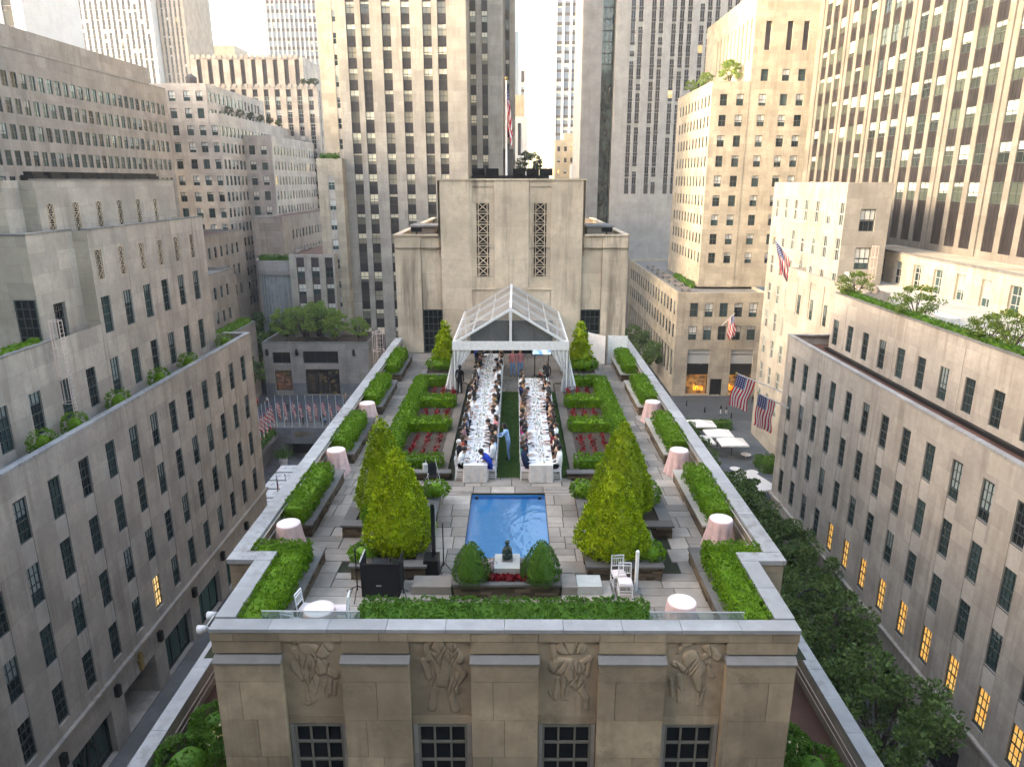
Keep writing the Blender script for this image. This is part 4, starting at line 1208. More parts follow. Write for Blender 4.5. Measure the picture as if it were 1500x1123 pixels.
# ---------------------------------------------------------------- left tower (front face towards the camera)
lt = Bld('left_tower', 'tall pale stone tower with dark strips of windows rising behind the head house', (-20, 165, 0))
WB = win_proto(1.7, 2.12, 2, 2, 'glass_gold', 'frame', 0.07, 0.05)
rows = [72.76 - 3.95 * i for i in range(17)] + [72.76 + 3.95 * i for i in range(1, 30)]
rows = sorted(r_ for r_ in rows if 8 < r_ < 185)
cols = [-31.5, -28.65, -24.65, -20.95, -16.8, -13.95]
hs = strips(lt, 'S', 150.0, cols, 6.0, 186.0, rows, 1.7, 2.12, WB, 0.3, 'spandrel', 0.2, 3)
block(lt, -34.2, -9.3, 150.0, 178.0, 0, 190.0, 'lime_far', {'S': hs}, 'roof_grey')
hs = strips(lt, 'S', 158.0, [-8.45, -6.05], 36.0, 186.0, [r_ for r_ in rows if r_ > 36], 1.2, 2.12, win_proto(1.2, 2.12, 2, 2, 'glass_gold', 'frame', 0.07, 0.05), 0.3, 'spandrel', 0.2, 3)
block(lt, -9.3, -2.4, 158.0, 178.0, 0, 190.0, 'lime_far', {'S': hs}, 'roof_grey', faces='SEN')
mb = MB(); mb.box(-9.2, -1.0, 156.6, 158.0, 0, 41.5); mb.box(-9.3, -3.0, 156.2, 156.6, 40.2, 41.9); lt.part('balcony_block', mb, ['lime_far'])
hs = strips(lt, 'S', 166.0, [-1.5], 40.0, 186.0, [r_ for r_ in rows if r_ > 40], 0.9, 2.12, win_proto(0.9, 2.12, 1, 2, 'glass_far', 'frame', 0.07, 0.05), 0.3, 'spandrel', 0.2, 1)
block(lt, -2.4, 0.2, 166.0, 178.0, 0, 190.0, 'lime_far', {'S': hs}, 'roof_grey', faces='SEN')
mb = MB(); mb.box(-3.6, -0.2, 160, 165.9, 30, 48.5); lt.part('dark_stair_tower', mb, ['spandrel_grey'])
# side slabs on its left, stepping down; reflected sun put into their colour
hs = strips(lt, 'S', 152.5, [-35.3], 30.0, 186.0, [r_ - 1 for r_ in rows if r_ > 32], 0.75, 2.1, win_proto(0.75, 2.1, 1, 2, 'glass', 'frame_pale', 0.07, 0.05), 0.25, 'lime_spandrel', 0.12, 1)
block(lt, -38.6, -34.2, 152.5, 176.0, 0, 190.0, 'lime_gold_lit', {'S': hs}, 'roof_grey', faces='SWN')
hs = strips(lt, 'S', 147.5, [-36.6], 12.0, 43.0, [12.5 + 3.95 * k for k in range(8)], 1.3, 2.1, win_proto(1.3, 2.1, 2, 2, 'glass_blind', 'frame_pale', 0.07, 0.05), 0.25, 'lime_spandrel', 0.12, 1)
block(lt, -39.3, -34.25, 147.5, 152.5, 0, 46.2, 'lime_gold_lit', {'S': hs}, 'roof_grey', faces='SEW')
lt.finish()

# small fluted wing with red roof and the shop podium in front of it
fw_ = Bld('fluted_wing', 'low pale wing with tall stone fins and a small red roof left of the tower', (-39.6, 150, 0))
hs = strips(fw_, 'S', 145.0, [-43.4, -40.4, -37.6], 10.5, 27.0, [11.5, 15.45, 19.4, 22.9], 1.6, 2.2, win_proto(1.6, 2.2, 2, 2, 'glass_blind', 'frame', 0.08, 0.05), 0.5, 'spandrel_grey', 0.4, 3)
block(fw_, -45.6, -36.4, 145.0, 168.0, 0, 27.6, 'lime_far', {'S': hs}, 'roof_red', 0.2, 0.5)
vb = MB(); vb.box(-0.35, 0.35, -0.35, 0.35, 0, 0.6); vbm = vb.mesh('roof_vent', ['lime_dark'])
for k in range(6): link('roof_vent', vbm, fw_.root, (-45.1, 147 + 2.4 * k, 27.65))
fw_.finish()
pd_ = Bld('shop_podium', 'two-storey stone podium with dark shop windows behind the flag poles, planted roof', (-40, 142, 0))
hs = [(-48.2, -44.8, 1.0, 5.3, 0.5), (-42.0, -35.2, 0.2, 5.5, 0.5), (-48.4, -44.8, 6.7, 9.0, 0.4), (-42.2, -35.2, 6.7, 9.2, 0.4)]
block(pd_, -50.2, -29.0, 138.0, 152.0, 0, 10.9, 'lime_dark', {'S': hs}, 'soil', 0.3, 0.5, 'lime_cap')
for i, (a, b_, c, d, e) in enumerate(hs):
    w, h = b_ - a, d - c
    pr = win_proto(w, h, 3 if w > 4 else 2, 1, 'glass_shop' if i == 1 else ('shop_print' if i == 0 else 'glass_dark'), 'black', 0.12, 0.08)
    o = link('shop_window', pr['fm'], pd_.root, ((a + b_) / 2, 138.35, c)); link('pane', pr['gm'], o, keep=False)
bs = MB(); bs.box(-50.25, -29, 137.93, 137.998, 0, 2.6); pb = MB()
for (a, b_) in ((-50.2, -48.3), (-44.7, -42.1), (-35.1, -29.0)): pb.box(a, b_, 137.92, 137.997, 0.0, 2.6)
pd_.part('granite_base', pb, ['granite'])
for u in (-49.3, -43.4, -32.0):
    mb = MB(); mb.box(u - 0.25, u + 0.25, 137.6, 137.995, 8.4, 9.4); mb.box(u - 0.18, u + 0.18, 137.66, 137.94, 9.4, 9.7); pd_.part('wall_lamp', mb, ['black'])
pd_.finish()

# ---------------------------------------------------------------- right tower
rt = Bld('right_tower', 'huge stone office tower with triple window strips filling the upper right corner', (75, 105, 0))
wr_ = win_proto(2.1, 2.35, 2, 2, 'glass_blind2', 'frame', 0.07, 0.05)
cols = []
for gidx in range(8):
    for k in range(3): cols.append(137.0 - 10.62 * gidx - 3.1 * k + 0.0)
cols = [c for c in cols if c > 57]
rows = [39.45 + 4.38 * k for k in range(14)]
hs = strips(rt, 'W', 55.0, cols, 34.0, 100.0, rows, 2.1, 2.35, wr_, 0.14, 'spandrel', 0.08, 3)
hs2 = strips(rt, 'W', 55.0, cols, 101.0, 150.0, [102 + 4.38 * k for k in range(11)], 2.1, 2.35, wr_, 0.14, 'spandrel', 0.08, 3)
block(rt, 55.0, 95.0, 55.0, 141.5, 0, 152.0, 'lime_tower', {'W': hs + hs2}, 'roof_grey')
for gidx in range(8):
    y = 137.0 - 10.62 * gidx + 2.1
    if y > 57:
        mb = MB(); mb.box(54.8, 54.998, y - 0.1, y + 0.1, 33.4, 150); rt.part('thin_rib', mb, ['lime_tower'])
rt.finish(300)

# slab behind the head house on the right of the gap
sl = Bld('grey_slab_tower', 'grey stone slab tower with a green glass slot right of the bright sky gap', (30, 215, 0))
wf = win_proto(1.15, 2.0, 2, 2, 'glass_far', 'frame_pale', 0.07, 0.05)
cols = [29.95, 31.9, 35.2, 37.1, 40.4, 42.4, 44.4]
cols += [47.5, 49.4, 51.4, 54.4, 56.3]
rows = [41.0 + 2.72 * k for k in range(40)]
hs = strips(sl, 'S', 200.0, [c + 0.4 for c in cols], 38.5, 150.0, rows, 1.2, 1.95, win_proto(1.2, 1.95, 2, 1, 'glass_far', 'frame_pale', 0.06, 0.04), 0.3, 'spandrel_far', 0.2, 1)
block(sl, 26.0, 58.0, 200.0, 224.0, 0, 155.0, 'lime_dark2', {'S': hs}, 'roof_grey')
mb = MB(); mb.face([(22.6, 204, 0), (26.0, 204, 0), (26.0, 204, 155), (22.6, 204, 155)]); sl.part('green_glass_slot', mb, ['glass_slot'])
mb = MB()
for z in np.arange(36, 120, 2.72): mb.box(22.6, 26.0, 203.9, 203.998, z, z + 0.25)
for xx in (23.7, 24.9): mb.box(xx - 0.06, xx + 0.06, 203.86, 203.899, 0, 155)
sl.part('slot_mullion', mb, ['black'])
block(sl, 17.4, 22.6, 200.0, 224.0, 0, 155.0, 'lime_dark2', {}, 'roof_grey')
mb = MB()
for xx in np.arange(17.7, 22.5, 0.62): mb.box(xx, xx + 0.16, 199.86, 199.998, 0, 155)
sl.part('vertical_rib', mb, ['lime_dark2'])
sl.finish(300)

# ---------------------------------------------------------------- middle distance, left
l2 = Bld('long_left_building', 'long grey building with even rows of small windows, upper left edge', (-85, 130, 0))
wq = win_proto(1.35, 2.2, 2, 2, 'glass', 'frame', 0.07, 0.04)
cols = [161.4 - 2.13 * k for k in range(36)]
rows = [55.4 - 3.75 * k for k in range(8)]
hs = punched(l2, 'E', -75.0, cols, rows, 1.35, 2.2, wq, 0.12)
block(l2, -110.0, -75.0, 84.0, 163.5, 0, 60.8, 'lime_dark', {'E': hs}, 'roof_grey', 0.4, 0.5, 'lime_cap')
block(l2, -110.0, -79.5, 84.0, 166.0, 58, 65.4, 'lime_dark', {}, 'roof_grey')
rb_ = MB()
l2.finish()

# unseen block put in beyond the left edge to shade the terrace
l5 = Bld('unseen_shade_block', 'unseen tall grey stone block added beyond the left edge to shade the terrace', (-88, 0, 0))
hs = punched(l5, 'E', -75.0, [44.0 - 3.4 * k for k in range(30)], [8 + 4.4 * k for k in range(15)], 1.4, 2.5, win_proto(1.4, 2.5, 2, 2, 'glass', 'frame', 0.08, 0.05), 0.3)
block(l5, -100, -75, -62, 46, 0, 78, 'lime_dark', {'E': hs}, 'roof_grey'); l5.finish()
av = Bld('unseen_avenue_row', 'unseen row of tall stone buildings across the avenue behind the viewer, added for shade', (0, -60, 0))  # unseen, added to cut low sky light so it falls from above
hs = punched(av, 'N', -48.0, [-92.0 + 4.0 * k for k in range(47)], [10 + 4.4 * k for k in range(20)], 1.6, 2.6, win_proto(1.6, 2.6, 2, 2, 'glass', 'frame', 0.08, 0.05), 0.3)
block(av, -98, 98, -75, -48, 0, 105, 'lime_dark', {'N': hs}, 'roof_grey'); av.finish(300)
l6 = Bld('unseen_low_block', 'unseen lower stone block added as shade between the tall block and the long left building', (-88, 65, 0))  # unseen, added lower so sun still reaches the far right wall
hs = punched(l6, 'E', -75.02, [81.0 - 3.4 * k for k in range(10)], [8 + 4.4 * k for k in range(9)], 1.4, 2.5, win_proto(1.4, 2.5, 2, 2, 'glass', 'frame', 0.08, 0.05), 0.3)
block(l6, -100, -75.02, 46.5, 83.5, 0, 54, 'lime_dark', {'E': hs}, 'roof_grey'); l6.finish()

l3 = Bld('stepped_left_building', 'stepped grey building with roof plants and pale blinds, left of the tower', (-75, 190, 0))
w3 = win_proto(1.5, 2.2, 2, 2, 'glass_blind', 'frame', 0.08, 0.06)
w3s = win_proto(1.3, 2.2, 1, 2, 'glass', 'frame', 0.08, 0.06)
rows = [59.6 - 3.75 * k for k in range(14)]
hs = punched(l3, 'S', 175.0, [-82.3, -78.9, -75.5, -72.6], rows, 1.5, 2.2, w3, 0.2)
hE = punched(l3, 'E', -70.9, [177.0 + 2.5 * k for k in range(14)], rows[:2], 1.3, 2.2, w3s, 0.1)
block(l3, -95.0, -70.9, 175.0, 214.0, 0, 63.4, 'lime_mid', {'S': hs, 'E': hE}, 'roof_grey', 0.3, 0.4)
hE = punched(l3, 'E', -68.8, [176.8 + 2.5 * k for k in range(22)], rows[2:], 1.3, 2.2, w3s, 0.1)
hs = punched(l3, 'S', 175.04, [-69.85], rows[2:], 1.3, 2.2, win_proto(1.3, 2.2, 2, 2, 'glass_blind', 'frame', 0.08, 0.06), 0.2)
block(l3, -70.9, -68.8, 175.04, 232.0, 0, 57.0, 'lime_mid', {'E': hE, 'S': hs}, 'roof_grey', 0.2, 0.3, faces='SEN')
hs = punched(l3, 'S', 190.0, [-66.9, -63.9], rows[3:], 1.5, 2.2, w3, 0.2)
hE = punched(l3, 'E', -61.8, [192.0 + 2.7 * k for k in range(17)], rows[3:], 1.3, 2.2, w3s, 0.1)
block(l3, -68.8, -61.8, 190.0, 239.0, 0, 53.0, 'lime_mid', {'S': hs, 'E': hE}, 'roof_grey', 0.3, 0.4, faces='SEN')
tk = MB(); tk.cyl((-77, 182, 63.2), (-77, 182, 65.6), 1.3, 1.3, 12); tk.cyl((-77, 182, 65.6), (-77, 182, 66.3), 1.3, 0.2, 12); l3.part('water_tank', tk, ['spandrel_grey'])
l3.finish(300)

l4 = Bld('broad_far_tower', 'broad stone tower with scalloped roofline stepping up behind the stepped building', (-70, 245, 0))
w4 = win_proto(1.5, 2.2, 2, 2, 'glass_blind', 'frame_pale', 0.1, 0.06)
cols = [-88.5 + 3.35 * k for k in range(9)]
rows = [64.2 - 3.75 * k for k in range(13)]
hs = strips(l4, 'S', 230.0, cols, 16.0, 68.4, rows, 1.5, 2.2, w4, 0.5, 'spandrel_far', 0.4, 1)
cE = [232.5 + 3.35 * k for k in range(8)]
hE = strips(l4, 'E', -59.6, cE, 16.0, 68.4, rows, 1.3, 2.2, win_proto(1.3, 2.2, 2, 2, 'glass_far', 'frame_pale', 0.1, 0.06), 0.2, 'spandrel_far', 0.15, 1)
block(l4, -95.0, -59.6, 230.0, 262.0, 0, 69.4, 'lime_mid', {'S': hs, 'E': hE}, 'roof_grey', 0.3, 0.5)
cols = [-97.0 + 3.35 * k for k in range(10)]
hs = [(u - 0.7, u + 0.7, 69.4, 77.6, 0.5) for u in cols]
block(l4, -99.5, -65.0, 236.0, 262.0, 60, 78.4, 'lime_mid', {'S': hs}, 'roof_grey')
mb = MB()
for u in cols: mb.face([(u - 0.7, 236.5, 69.4), (u + 0.7, 236.5, 69.4), (u + 0.7, 236.5, 77.6), (u - 0.7, 236.5, 77.6)])
l4.part('dark_bay', mb, ['spandrel_grey'])
mb = MB()
for u in np.arange(-98.7, -65.5, 1.67): mb.cyl((u, 235.8, 78.4), (u, 236.6, 78.4), 0.62, 0.62, 12)
for u in np.arange(-94.5, -60, 1.67): mb.cyl((u, 229.8, 69.4), (u, 230.6, 69.4), 0.6, 0.6, 12)
l4.part('scalloped_crest', mb, ['lime_mid'])
l4.finish(300)

# low wings around the garden corner, left middle
m1 = Bld('low_terrace_building', 'low stone wing with a hedged roof terrace between the left building and the trees', (-62, 130, 0))
wm = win_proto(1.1, 2.2, 1, 2, 'glass', 'frame', 0.08, 0.05)
hE = punched(m1, 'E', -60.0, [121 + 2.9 * k for k in range(13)], [27.0, 22.5, 18.2], 1.1, 2.2, wm, 0.2)
block(m1, -80, -60.0, 118.0, 160.0, 0, 31.5, 'lime_brown2', {'E': hE}, 'roof_red', 0.4, 0.4, 'lime_cap')
hE = punched(m1, 'E', -55.0, [104 + 2.9 * k for k in range(12)], [20.8, 16.2], 1.1, 2.2, wm, 0.2)
block(m1, -80, -55.0, 100.0, 140.0, 0, 25.5, 'lime_brown2', {'E': hE}, 'roof_grey', 0.4, 0.4, 'lime_cap')
block(m1, -55.0, -51.5, 100.0, 139.0, 0, 15.0, 'lime_dark', {}, 'soil', 0.5, 0.5, 'lime_cap')
m1.finish()
m2 = Bld('red_roofed_wing', 'low wing with a flat red roof and many narrow windows below the stepped building', (-56, 190, 0))
hE = punched(m2, 'E', -55.0, [180 + 2.9 * k for k in range(17)], [28.0, 23.5, 19.0], 1.1, 2.2, wm, 0.2)
block(m2, -62.0, -55.0, 172.0, 232.0, 0, 33.5, 'lime_brown2', {'E': hE}, 'roof_red', 0.3, 0.4, 'lime_cap')
m2.finish()
pv = Bld('round_glass_pavilion', 'round glass-fronted pavilion with a planted roof beside the trees', (-52, 162, 0))
mb = MB(); mb.cyl((-52, 162, 22.0), (-52, 162, 25.0), 6.0, 6.0, 36); pv.part('roof_band', mb, ['lime_mid'])
mb = MB(); mb.cyl((-52, 162, 0), (-52, 162, 22.0), 5.6, 5.6, 36); pv.part('glass_drum', mb, ['pavilion_glass'])
for k in range(36):
    t = 2 * math.pi * k / 36
    if math.sin(t) < 0.3:
        mb = MB(); mb.box(-52 + 5.65 * math.cos(t) - 0.08, -52 + 5.65 * math.cos(t) + 0.08, 162 + 5.65 * math.sin(t) - 0.08, 162 + 5.65 * math.sin(t) + 0.08, 8, 21.99); pv.part('mullion', mb, ['frame_pale'])
pv.finish()

# ---------------------------------------------------------------- far towers
def far_tower(name, label, x0, x1, y0, y1, top, mat, cw, ch, glass, pitch_u, pitch_z, z0=30, faces='S', frame='frame_pale', group=None, depth=0.25, ztop=None):
    b = Bld(name, label, ((x0 + x1) / 2, (y0 + y1) / 2, 0), group=group)
    holes = {}
    for f in faces:
        u0, u1, plane = (x0, x1, y0) if f == 'S' else ((y0, y1, x1) if f == 'E' else (y0, y1, x0))
        n = int((u1 - u0 - 0.8) / pitch_u)
        off = u0 + ((u1 - u0) - (n - 1) * pitch_u) / 2
        cols = [off + pitch_u * k for k in range(n)]
        zt = ztop or min(top - 3, 128)
        rows = [z0 + pitch_z * k for k in range(int((zt - z0) / pitch_z))]
        pr = win_proto(cw, ch, 1, 1, glass, frame, 0.06, 0.04)
        holes[f] = strips(b, f, plane, cols, z0 - 1, zt, rows, cw, ch, pr, depth, 'spandrel_far', depth * 0.6, 1)
    block(b, x0, x1, y0, y1, 0, top, mat, holes, 'roof_grey')
    b.finish(300)
    return b
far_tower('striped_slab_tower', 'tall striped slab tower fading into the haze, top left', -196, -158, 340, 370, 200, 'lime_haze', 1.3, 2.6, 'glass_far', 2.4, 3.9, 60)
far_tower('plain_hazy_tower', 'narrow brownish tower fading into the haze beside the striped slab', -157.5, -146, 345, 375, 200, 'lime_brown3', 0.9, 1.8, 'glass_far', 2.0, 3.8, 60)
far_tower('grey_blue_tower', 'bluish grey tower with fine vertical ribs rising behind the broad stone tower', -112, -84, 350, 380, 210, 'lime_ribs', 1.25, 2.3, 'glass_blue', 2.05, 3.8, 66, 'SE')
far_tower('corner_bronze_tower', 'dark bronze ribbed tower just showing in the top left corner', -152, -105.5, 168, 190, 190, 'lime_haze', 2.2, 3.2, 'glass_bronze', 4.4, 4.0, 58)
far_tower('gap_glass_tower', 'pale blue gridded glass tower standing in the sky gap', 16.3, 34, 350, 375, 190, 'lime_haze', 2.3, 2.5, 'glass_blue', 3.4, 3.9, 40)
b = Bld('low_brick_building', 'small tan building with few windows at the foot of the gap', (20, 285, 0))
wz = win_proto(1.0, 1.7, 1, 1, 'glass_far', 'frame', 0.06, 0.04)
hs = punched(b, 'S', 280, [16.5, 19.0, 21.4], [52.5, 48.5, 44.5, 40.5], 1.0, 1.7, wz, 0.15)
block(b, 15.0, 23.2, 280, 300, 0, 56.6, 'lime_tan', {'S': hs}, 'roof_grey', 0.3, 0.3)
block(b, 18.5, 22.5, 284, 296, 56, 59.2, 'lime_tan', {}, 'roof_grey')
b.finish()
b = Bld('white_rooftop_house', 'small white building with a dark window beside the tan one in the gap', (23, 262, 0))
hs = punched(b, 'S', 255, [23.6], [43.5], 2.4, 1.5, win_proto(2.4, 1.5, 3, 1, 'glass_far', 'frame', 0.08, 0.06), 0.15)
block(b, 20.4, 27.5, 255, 275, 0, 47.6, 'white_hazed_stone', {'S': hs}, 'roof_grey', 0.3, 0.3)
block(b, 23.5, 28.5, 262, 278, 40, 54.5, 'white_hazed_stone', {}, 'roof_grey')
b.finish()
b = Bld('thin_glass_tower', 'thin pale glass tower edge just right of the tall left tower', (2, 310, 0))
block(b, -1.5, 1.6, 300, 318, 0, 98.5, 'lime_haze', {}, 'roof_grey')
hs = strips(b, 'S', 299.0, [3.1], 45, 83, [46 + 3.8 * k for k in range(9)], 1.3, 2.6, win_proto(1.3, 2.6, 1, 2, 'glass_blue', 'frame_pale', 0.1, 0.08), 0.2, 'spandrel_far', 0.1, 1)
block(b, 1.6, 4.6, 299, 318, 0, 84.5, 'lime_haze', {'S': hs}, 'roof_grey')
mb = MB(); mb.face([(-1.3, 299.9, 50), (1.5, 299.9, 50), (1.5, 299.9, 97), (-1.3, 299.9, 97)]); b.part('glazing', mb, ['glass_blue'])
b.finish()
b = Bld('stepped_brown_building', 'small brown stepped building behind the flag in the gap', (1, 262, 0))
block(b, -3.5, 3.0, 250, 270, 0, 69.0, 'lime_tan', {}, 'roof_grey'); block(b, 0.0, 4.2, 246, 270, 0, 62.0, 'lime_haze', {'S': []}, 'roof_grey')
mb = MB(); mb.box(1.0, 2.0, 245.9, 245.998, 50, 60); b.part('dark_window_strip', mb, ['glass_far'])
b.finish()
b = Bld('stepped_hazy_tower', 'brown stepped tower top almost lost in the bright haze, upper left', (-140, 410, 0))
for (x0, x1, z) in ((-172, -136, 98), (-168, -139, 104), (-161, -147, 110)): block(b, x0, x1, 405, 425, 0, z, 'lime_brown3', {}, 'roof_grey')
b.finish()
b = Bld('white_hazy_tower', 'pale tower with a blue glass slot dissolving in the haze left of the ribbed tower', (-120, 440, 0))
block(b, -140, -118, 440, 460, 0, 118, 'white_hazed_stone', {}, 'roof_grey'); block(b, -118, -104, 436, 460, 0, 108, 'white_hazed_stone', {}, 'roof_grey')
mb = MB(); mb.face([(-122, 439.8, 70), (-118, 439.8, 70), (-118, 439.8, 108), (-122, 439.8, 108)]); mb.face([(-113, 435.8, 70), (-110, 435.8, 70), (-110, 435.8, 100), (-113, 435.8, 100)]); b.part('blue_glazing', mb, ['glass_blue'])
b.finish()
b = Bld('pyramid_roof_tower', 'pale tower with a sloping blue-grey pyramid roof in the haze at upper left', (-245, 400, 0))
block(b, -264, -228, 400, 430, 0, 98, 'white_hazed_stone', {}, 'roof_grey')
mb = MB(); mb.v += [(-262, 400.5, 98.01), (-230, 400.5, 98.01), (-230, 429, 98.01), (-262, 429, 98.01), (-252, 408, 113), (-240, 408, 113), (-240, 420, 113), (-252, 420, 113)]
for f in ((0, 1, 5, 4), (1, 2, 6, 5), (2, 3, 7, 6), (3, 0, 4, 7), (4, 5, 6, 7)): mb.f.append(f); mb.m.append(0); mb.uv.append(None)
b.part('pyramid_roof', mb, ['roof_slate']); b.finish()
# ---------------------------------------------------------------- terrace floor: flagstones
POOL = (-1.45, 1.45, 20.15, 26.1)
TURF = [(-0.48, 0.48, 27.6, 40.2), (2.18, 2.6, 27.6, 40.2)]
GARD = [(-5.75, -2.3, 27.3, 42.0), (2.6, 5.75, 27.3, 42.0)]
fl = MB()
def rsub(r, h):
    x0, x1, y0, y1 = r; a0, a1, b0, b1 = h
    if a1 <= x0 or a0 >= x1 or b1 <= y0 or b0 >= y1: return [r]
    out = []
    if b0 > y0: out.append((x0, x1, y0, b0))
    if b1 < y1: out.append((x0, x1, b1, y1))
    m0, m1 = max(y0, b0), min(y1, b1)
    if a0 > x0: out.append((x0, a0, m0, m1))
    if a1 < x1: out.append((a1, x1, m0, m1))
    return out
for r_ in rsub((-7.9, 7.9, 15.9, 50.1), POOL):
    fl.face([(r_[0], r_[2], 29.955), (r_[1], r_[2], 29.955), (r_[1], r_[3], 29.955), (r_[0], r_[3], 29.955)])
floor = struct('terrace_floor', fl, ['grout'])
um = MB(); e = 0.012
um.v += [(-.5, -.5, -1), (.5, -.5, -1), (.5, .5, -1), (-.5, .5, -1), (-.5, -.5, -.3), (.5, -.5, -.3), (.5, .5, -.3), (-.5, .5, -.3), (-.485, -.485, 0), (.485, -.485, 0), (.485, .485, 0), (-.485, .485, 0)]
for f in ((8, 9, 10, 11), (4, 5, 9, 8), (5, 6, 10, 9), (6, 7, 11, 10), (7, 4, 8, 11), (0, 1, 5, 4), (1, 2, 6, 5), (2, 3, 7, 6), (3, 0, 4, 7)): um.f.append(f); um.m.append(0); um.uv.append(None)
flag_me = um.mesh('flagstone', ['flag'])
slabs = []
y = 15.98
while y < 50:
    h = rng.choice([0.55, 0.7, 0.85, 1.0]); h = min(h, 50 - y)
    x = -7.9 + rng.uniform(-0.5, 0)
    while x < 7.9:
        w = rng.uniform(0.6, 1.35)
        x1 = min(x + w, 7.88)
        if h > 0.8 and w > 0.9 and rng.random() < 0.45:
            c = y + h * rng.uniform(0.4, 0.6); cand = [(max(x, -7.88), x1, y, c), (max(x, -7.88), x1, c, y + h)]
        elif h > 0.8 and rng.random() < 0.25:
            c = x + w * rng.uniform(0.4, 0.6); cand = [(max(x, -7.88), c, y, y + h), (c, x1, y, y + h)]
        else: cand = [(max(x, -7.88), x1, y, y + h)]
        slabs += cand
        x += w
    y += h
for hole in [POOL] + TURF + GARD:
    slabs = [q for r_ in slabs for q in rsub(r_, hole)]
slabs = [r_ for r_ in slabs if r_[1] - r_[0] > 0.12 and r_[3] - r_[2] > 0.12 and not (abs((r_[0] + r_[1]) / 2) > 7.03 and r_[3] < 19.3)]
hid = [(-7.9, -6.0, 16, 21), (6.0, 7.9, 16, 21), (-3.8, 3.8, 16, 17.2), (-5.6, -2.6, 20, 25), (2.6, 5.6, 20, 25), (-7.9, -7.0, 22, 50), (7.0, 7.9, 22, 50)]
def isvis(r_): return not any(a <= r_[0] and r_[1] <= b and c <= r_[2] and r_[3] <= d for a, b, c, d in hid)
vis = sorted([r_ for r_ in slabs if isvis(r_)], key=lambda r_: -(r_[1] - r_[0]) * (r_[3] - r_[2]) / ((r_[2]) ** 3))
rest = MB()
for i, r_ in enumerate(vis):
    cx, cy, w, h = (r_[0] + r_[1]) / 2, (r_[2] + r_[3]) / 2, r_[1] - r_[0] - 0.022, r_[3] - r_[2] - 0.022
    if i < 300:
        o = link('flagstone', flag_me, floor, (cx, cy, 30.0 + rng.uniform(-0.006, 0.004))); o.scale = (w, h, 0.06); o.rotation_euler = (rng.uniform(-.004, .004), rng.uniform(-.004, .004), rng.uniform(-.006, .006))
    else:
        z = 30.0 + rng.uniform(-0.006, 0.004); rest.box(cx - w / 2, cx + w / 2, cy - h / 2, cy + h / 2, z - 0.06, z, skip='b')
o = link('flagstones', rest.mesh('flagstones', ['flag']), floor); o['kind'] = 'stuff'; o.name = 'flagstone_field'

# ---------------------------------------------------------------- foliage helpers
def box_points(x0, x1, y0, y1, z0, z1, dens, rnd=0.12, sides='tnsew'):
    P, D = [], []
    def add(n, fx, d):
        n = max(1, int(n)); a = nr.uniform(0, 1, n); b = nr.uniform(0, 1, n)
        P.append(fx(a, b)); D.append(np.tile(np.array(d, float), (n, 1)))
    if 't' in sides: add((x1 - x0) * (y1 - y0) * dens, lambda a, b: np.stack([x0 + a * (x1 - x0), y0 + b * (y1 - y0), np.full_like(a, z1)], 1), (0, 0, 1))
    if 's' in sides: add((x1 - x0) * (z1 - z0) * dens, lambda a, b: np.stack([x0 + a * (x1 - x0), np.full_like(a, y0), z0 + b * (z1 - z0)], 1), (0, -1, 0.4))
    if 'n' in sides: add((x1 - x0) * (z1 - z0) * dens * 0.5, lambda a, b: np.stack([x0 + a * (x1 - x0), np.full_like(a, y1), z0 + b * (z1 - z0)], 1), (0, 1, 0.4))
    if 'e' in sides: add((y1 - y0) * (z1 - z0) * dens, lambda a, b: np.stack([np.full_like(a, x1), y0 + a * (y1 - y0), z0 + b * (z1 - z0)], 1), (1, 0, 0.4))
    if 'w' in sides: add((y1 - y0) * (z1 - z0) * dens, lambda a, b: np.stack([np.full_like(a, x0), y0 + a * (y1 - y0), z0 + b * (z1 - z0)], 1), (-1, 0, 0.4))
    P, D = np.vstack(P), np.vstack(D)
    # round the edges off and let the surface undulate
    c = np.array([(x0 + x1) / 2, (y0 + y1) / 2, (z0 + z1) / 2]); hsz = np.array([(x1 - x0) / 2, (y1 - y0) / 2, (z1 - z0) / 2])
    q = np.clip(np.abs(P - c) - (hsz - rnd), 0, None)
    q[:, 2] *= (P[:, 2] > c[2])
    ln = np.linalg.norm(q, axis=1, keepdims=True)
    P = P - np.sign(P - c) * q * np.clip(1 - rnd / np.maximum(ln, 1e-6), 0, 1)
    wob = 0.02 * np.sin(P[:, :1] * 5.1 + P[:, 1:2] * 3.7) + 0.018 * np.sin(P[:, 1:2] * 8.3 - P[:, :1] * 6.0 + P[:, 2:] * 7) + nr.normal(0, 0.022, (len(P), 1))
    P = P + D / np.linalg.norm(D, axis=1, keepdims=True) * wob
    return P, D

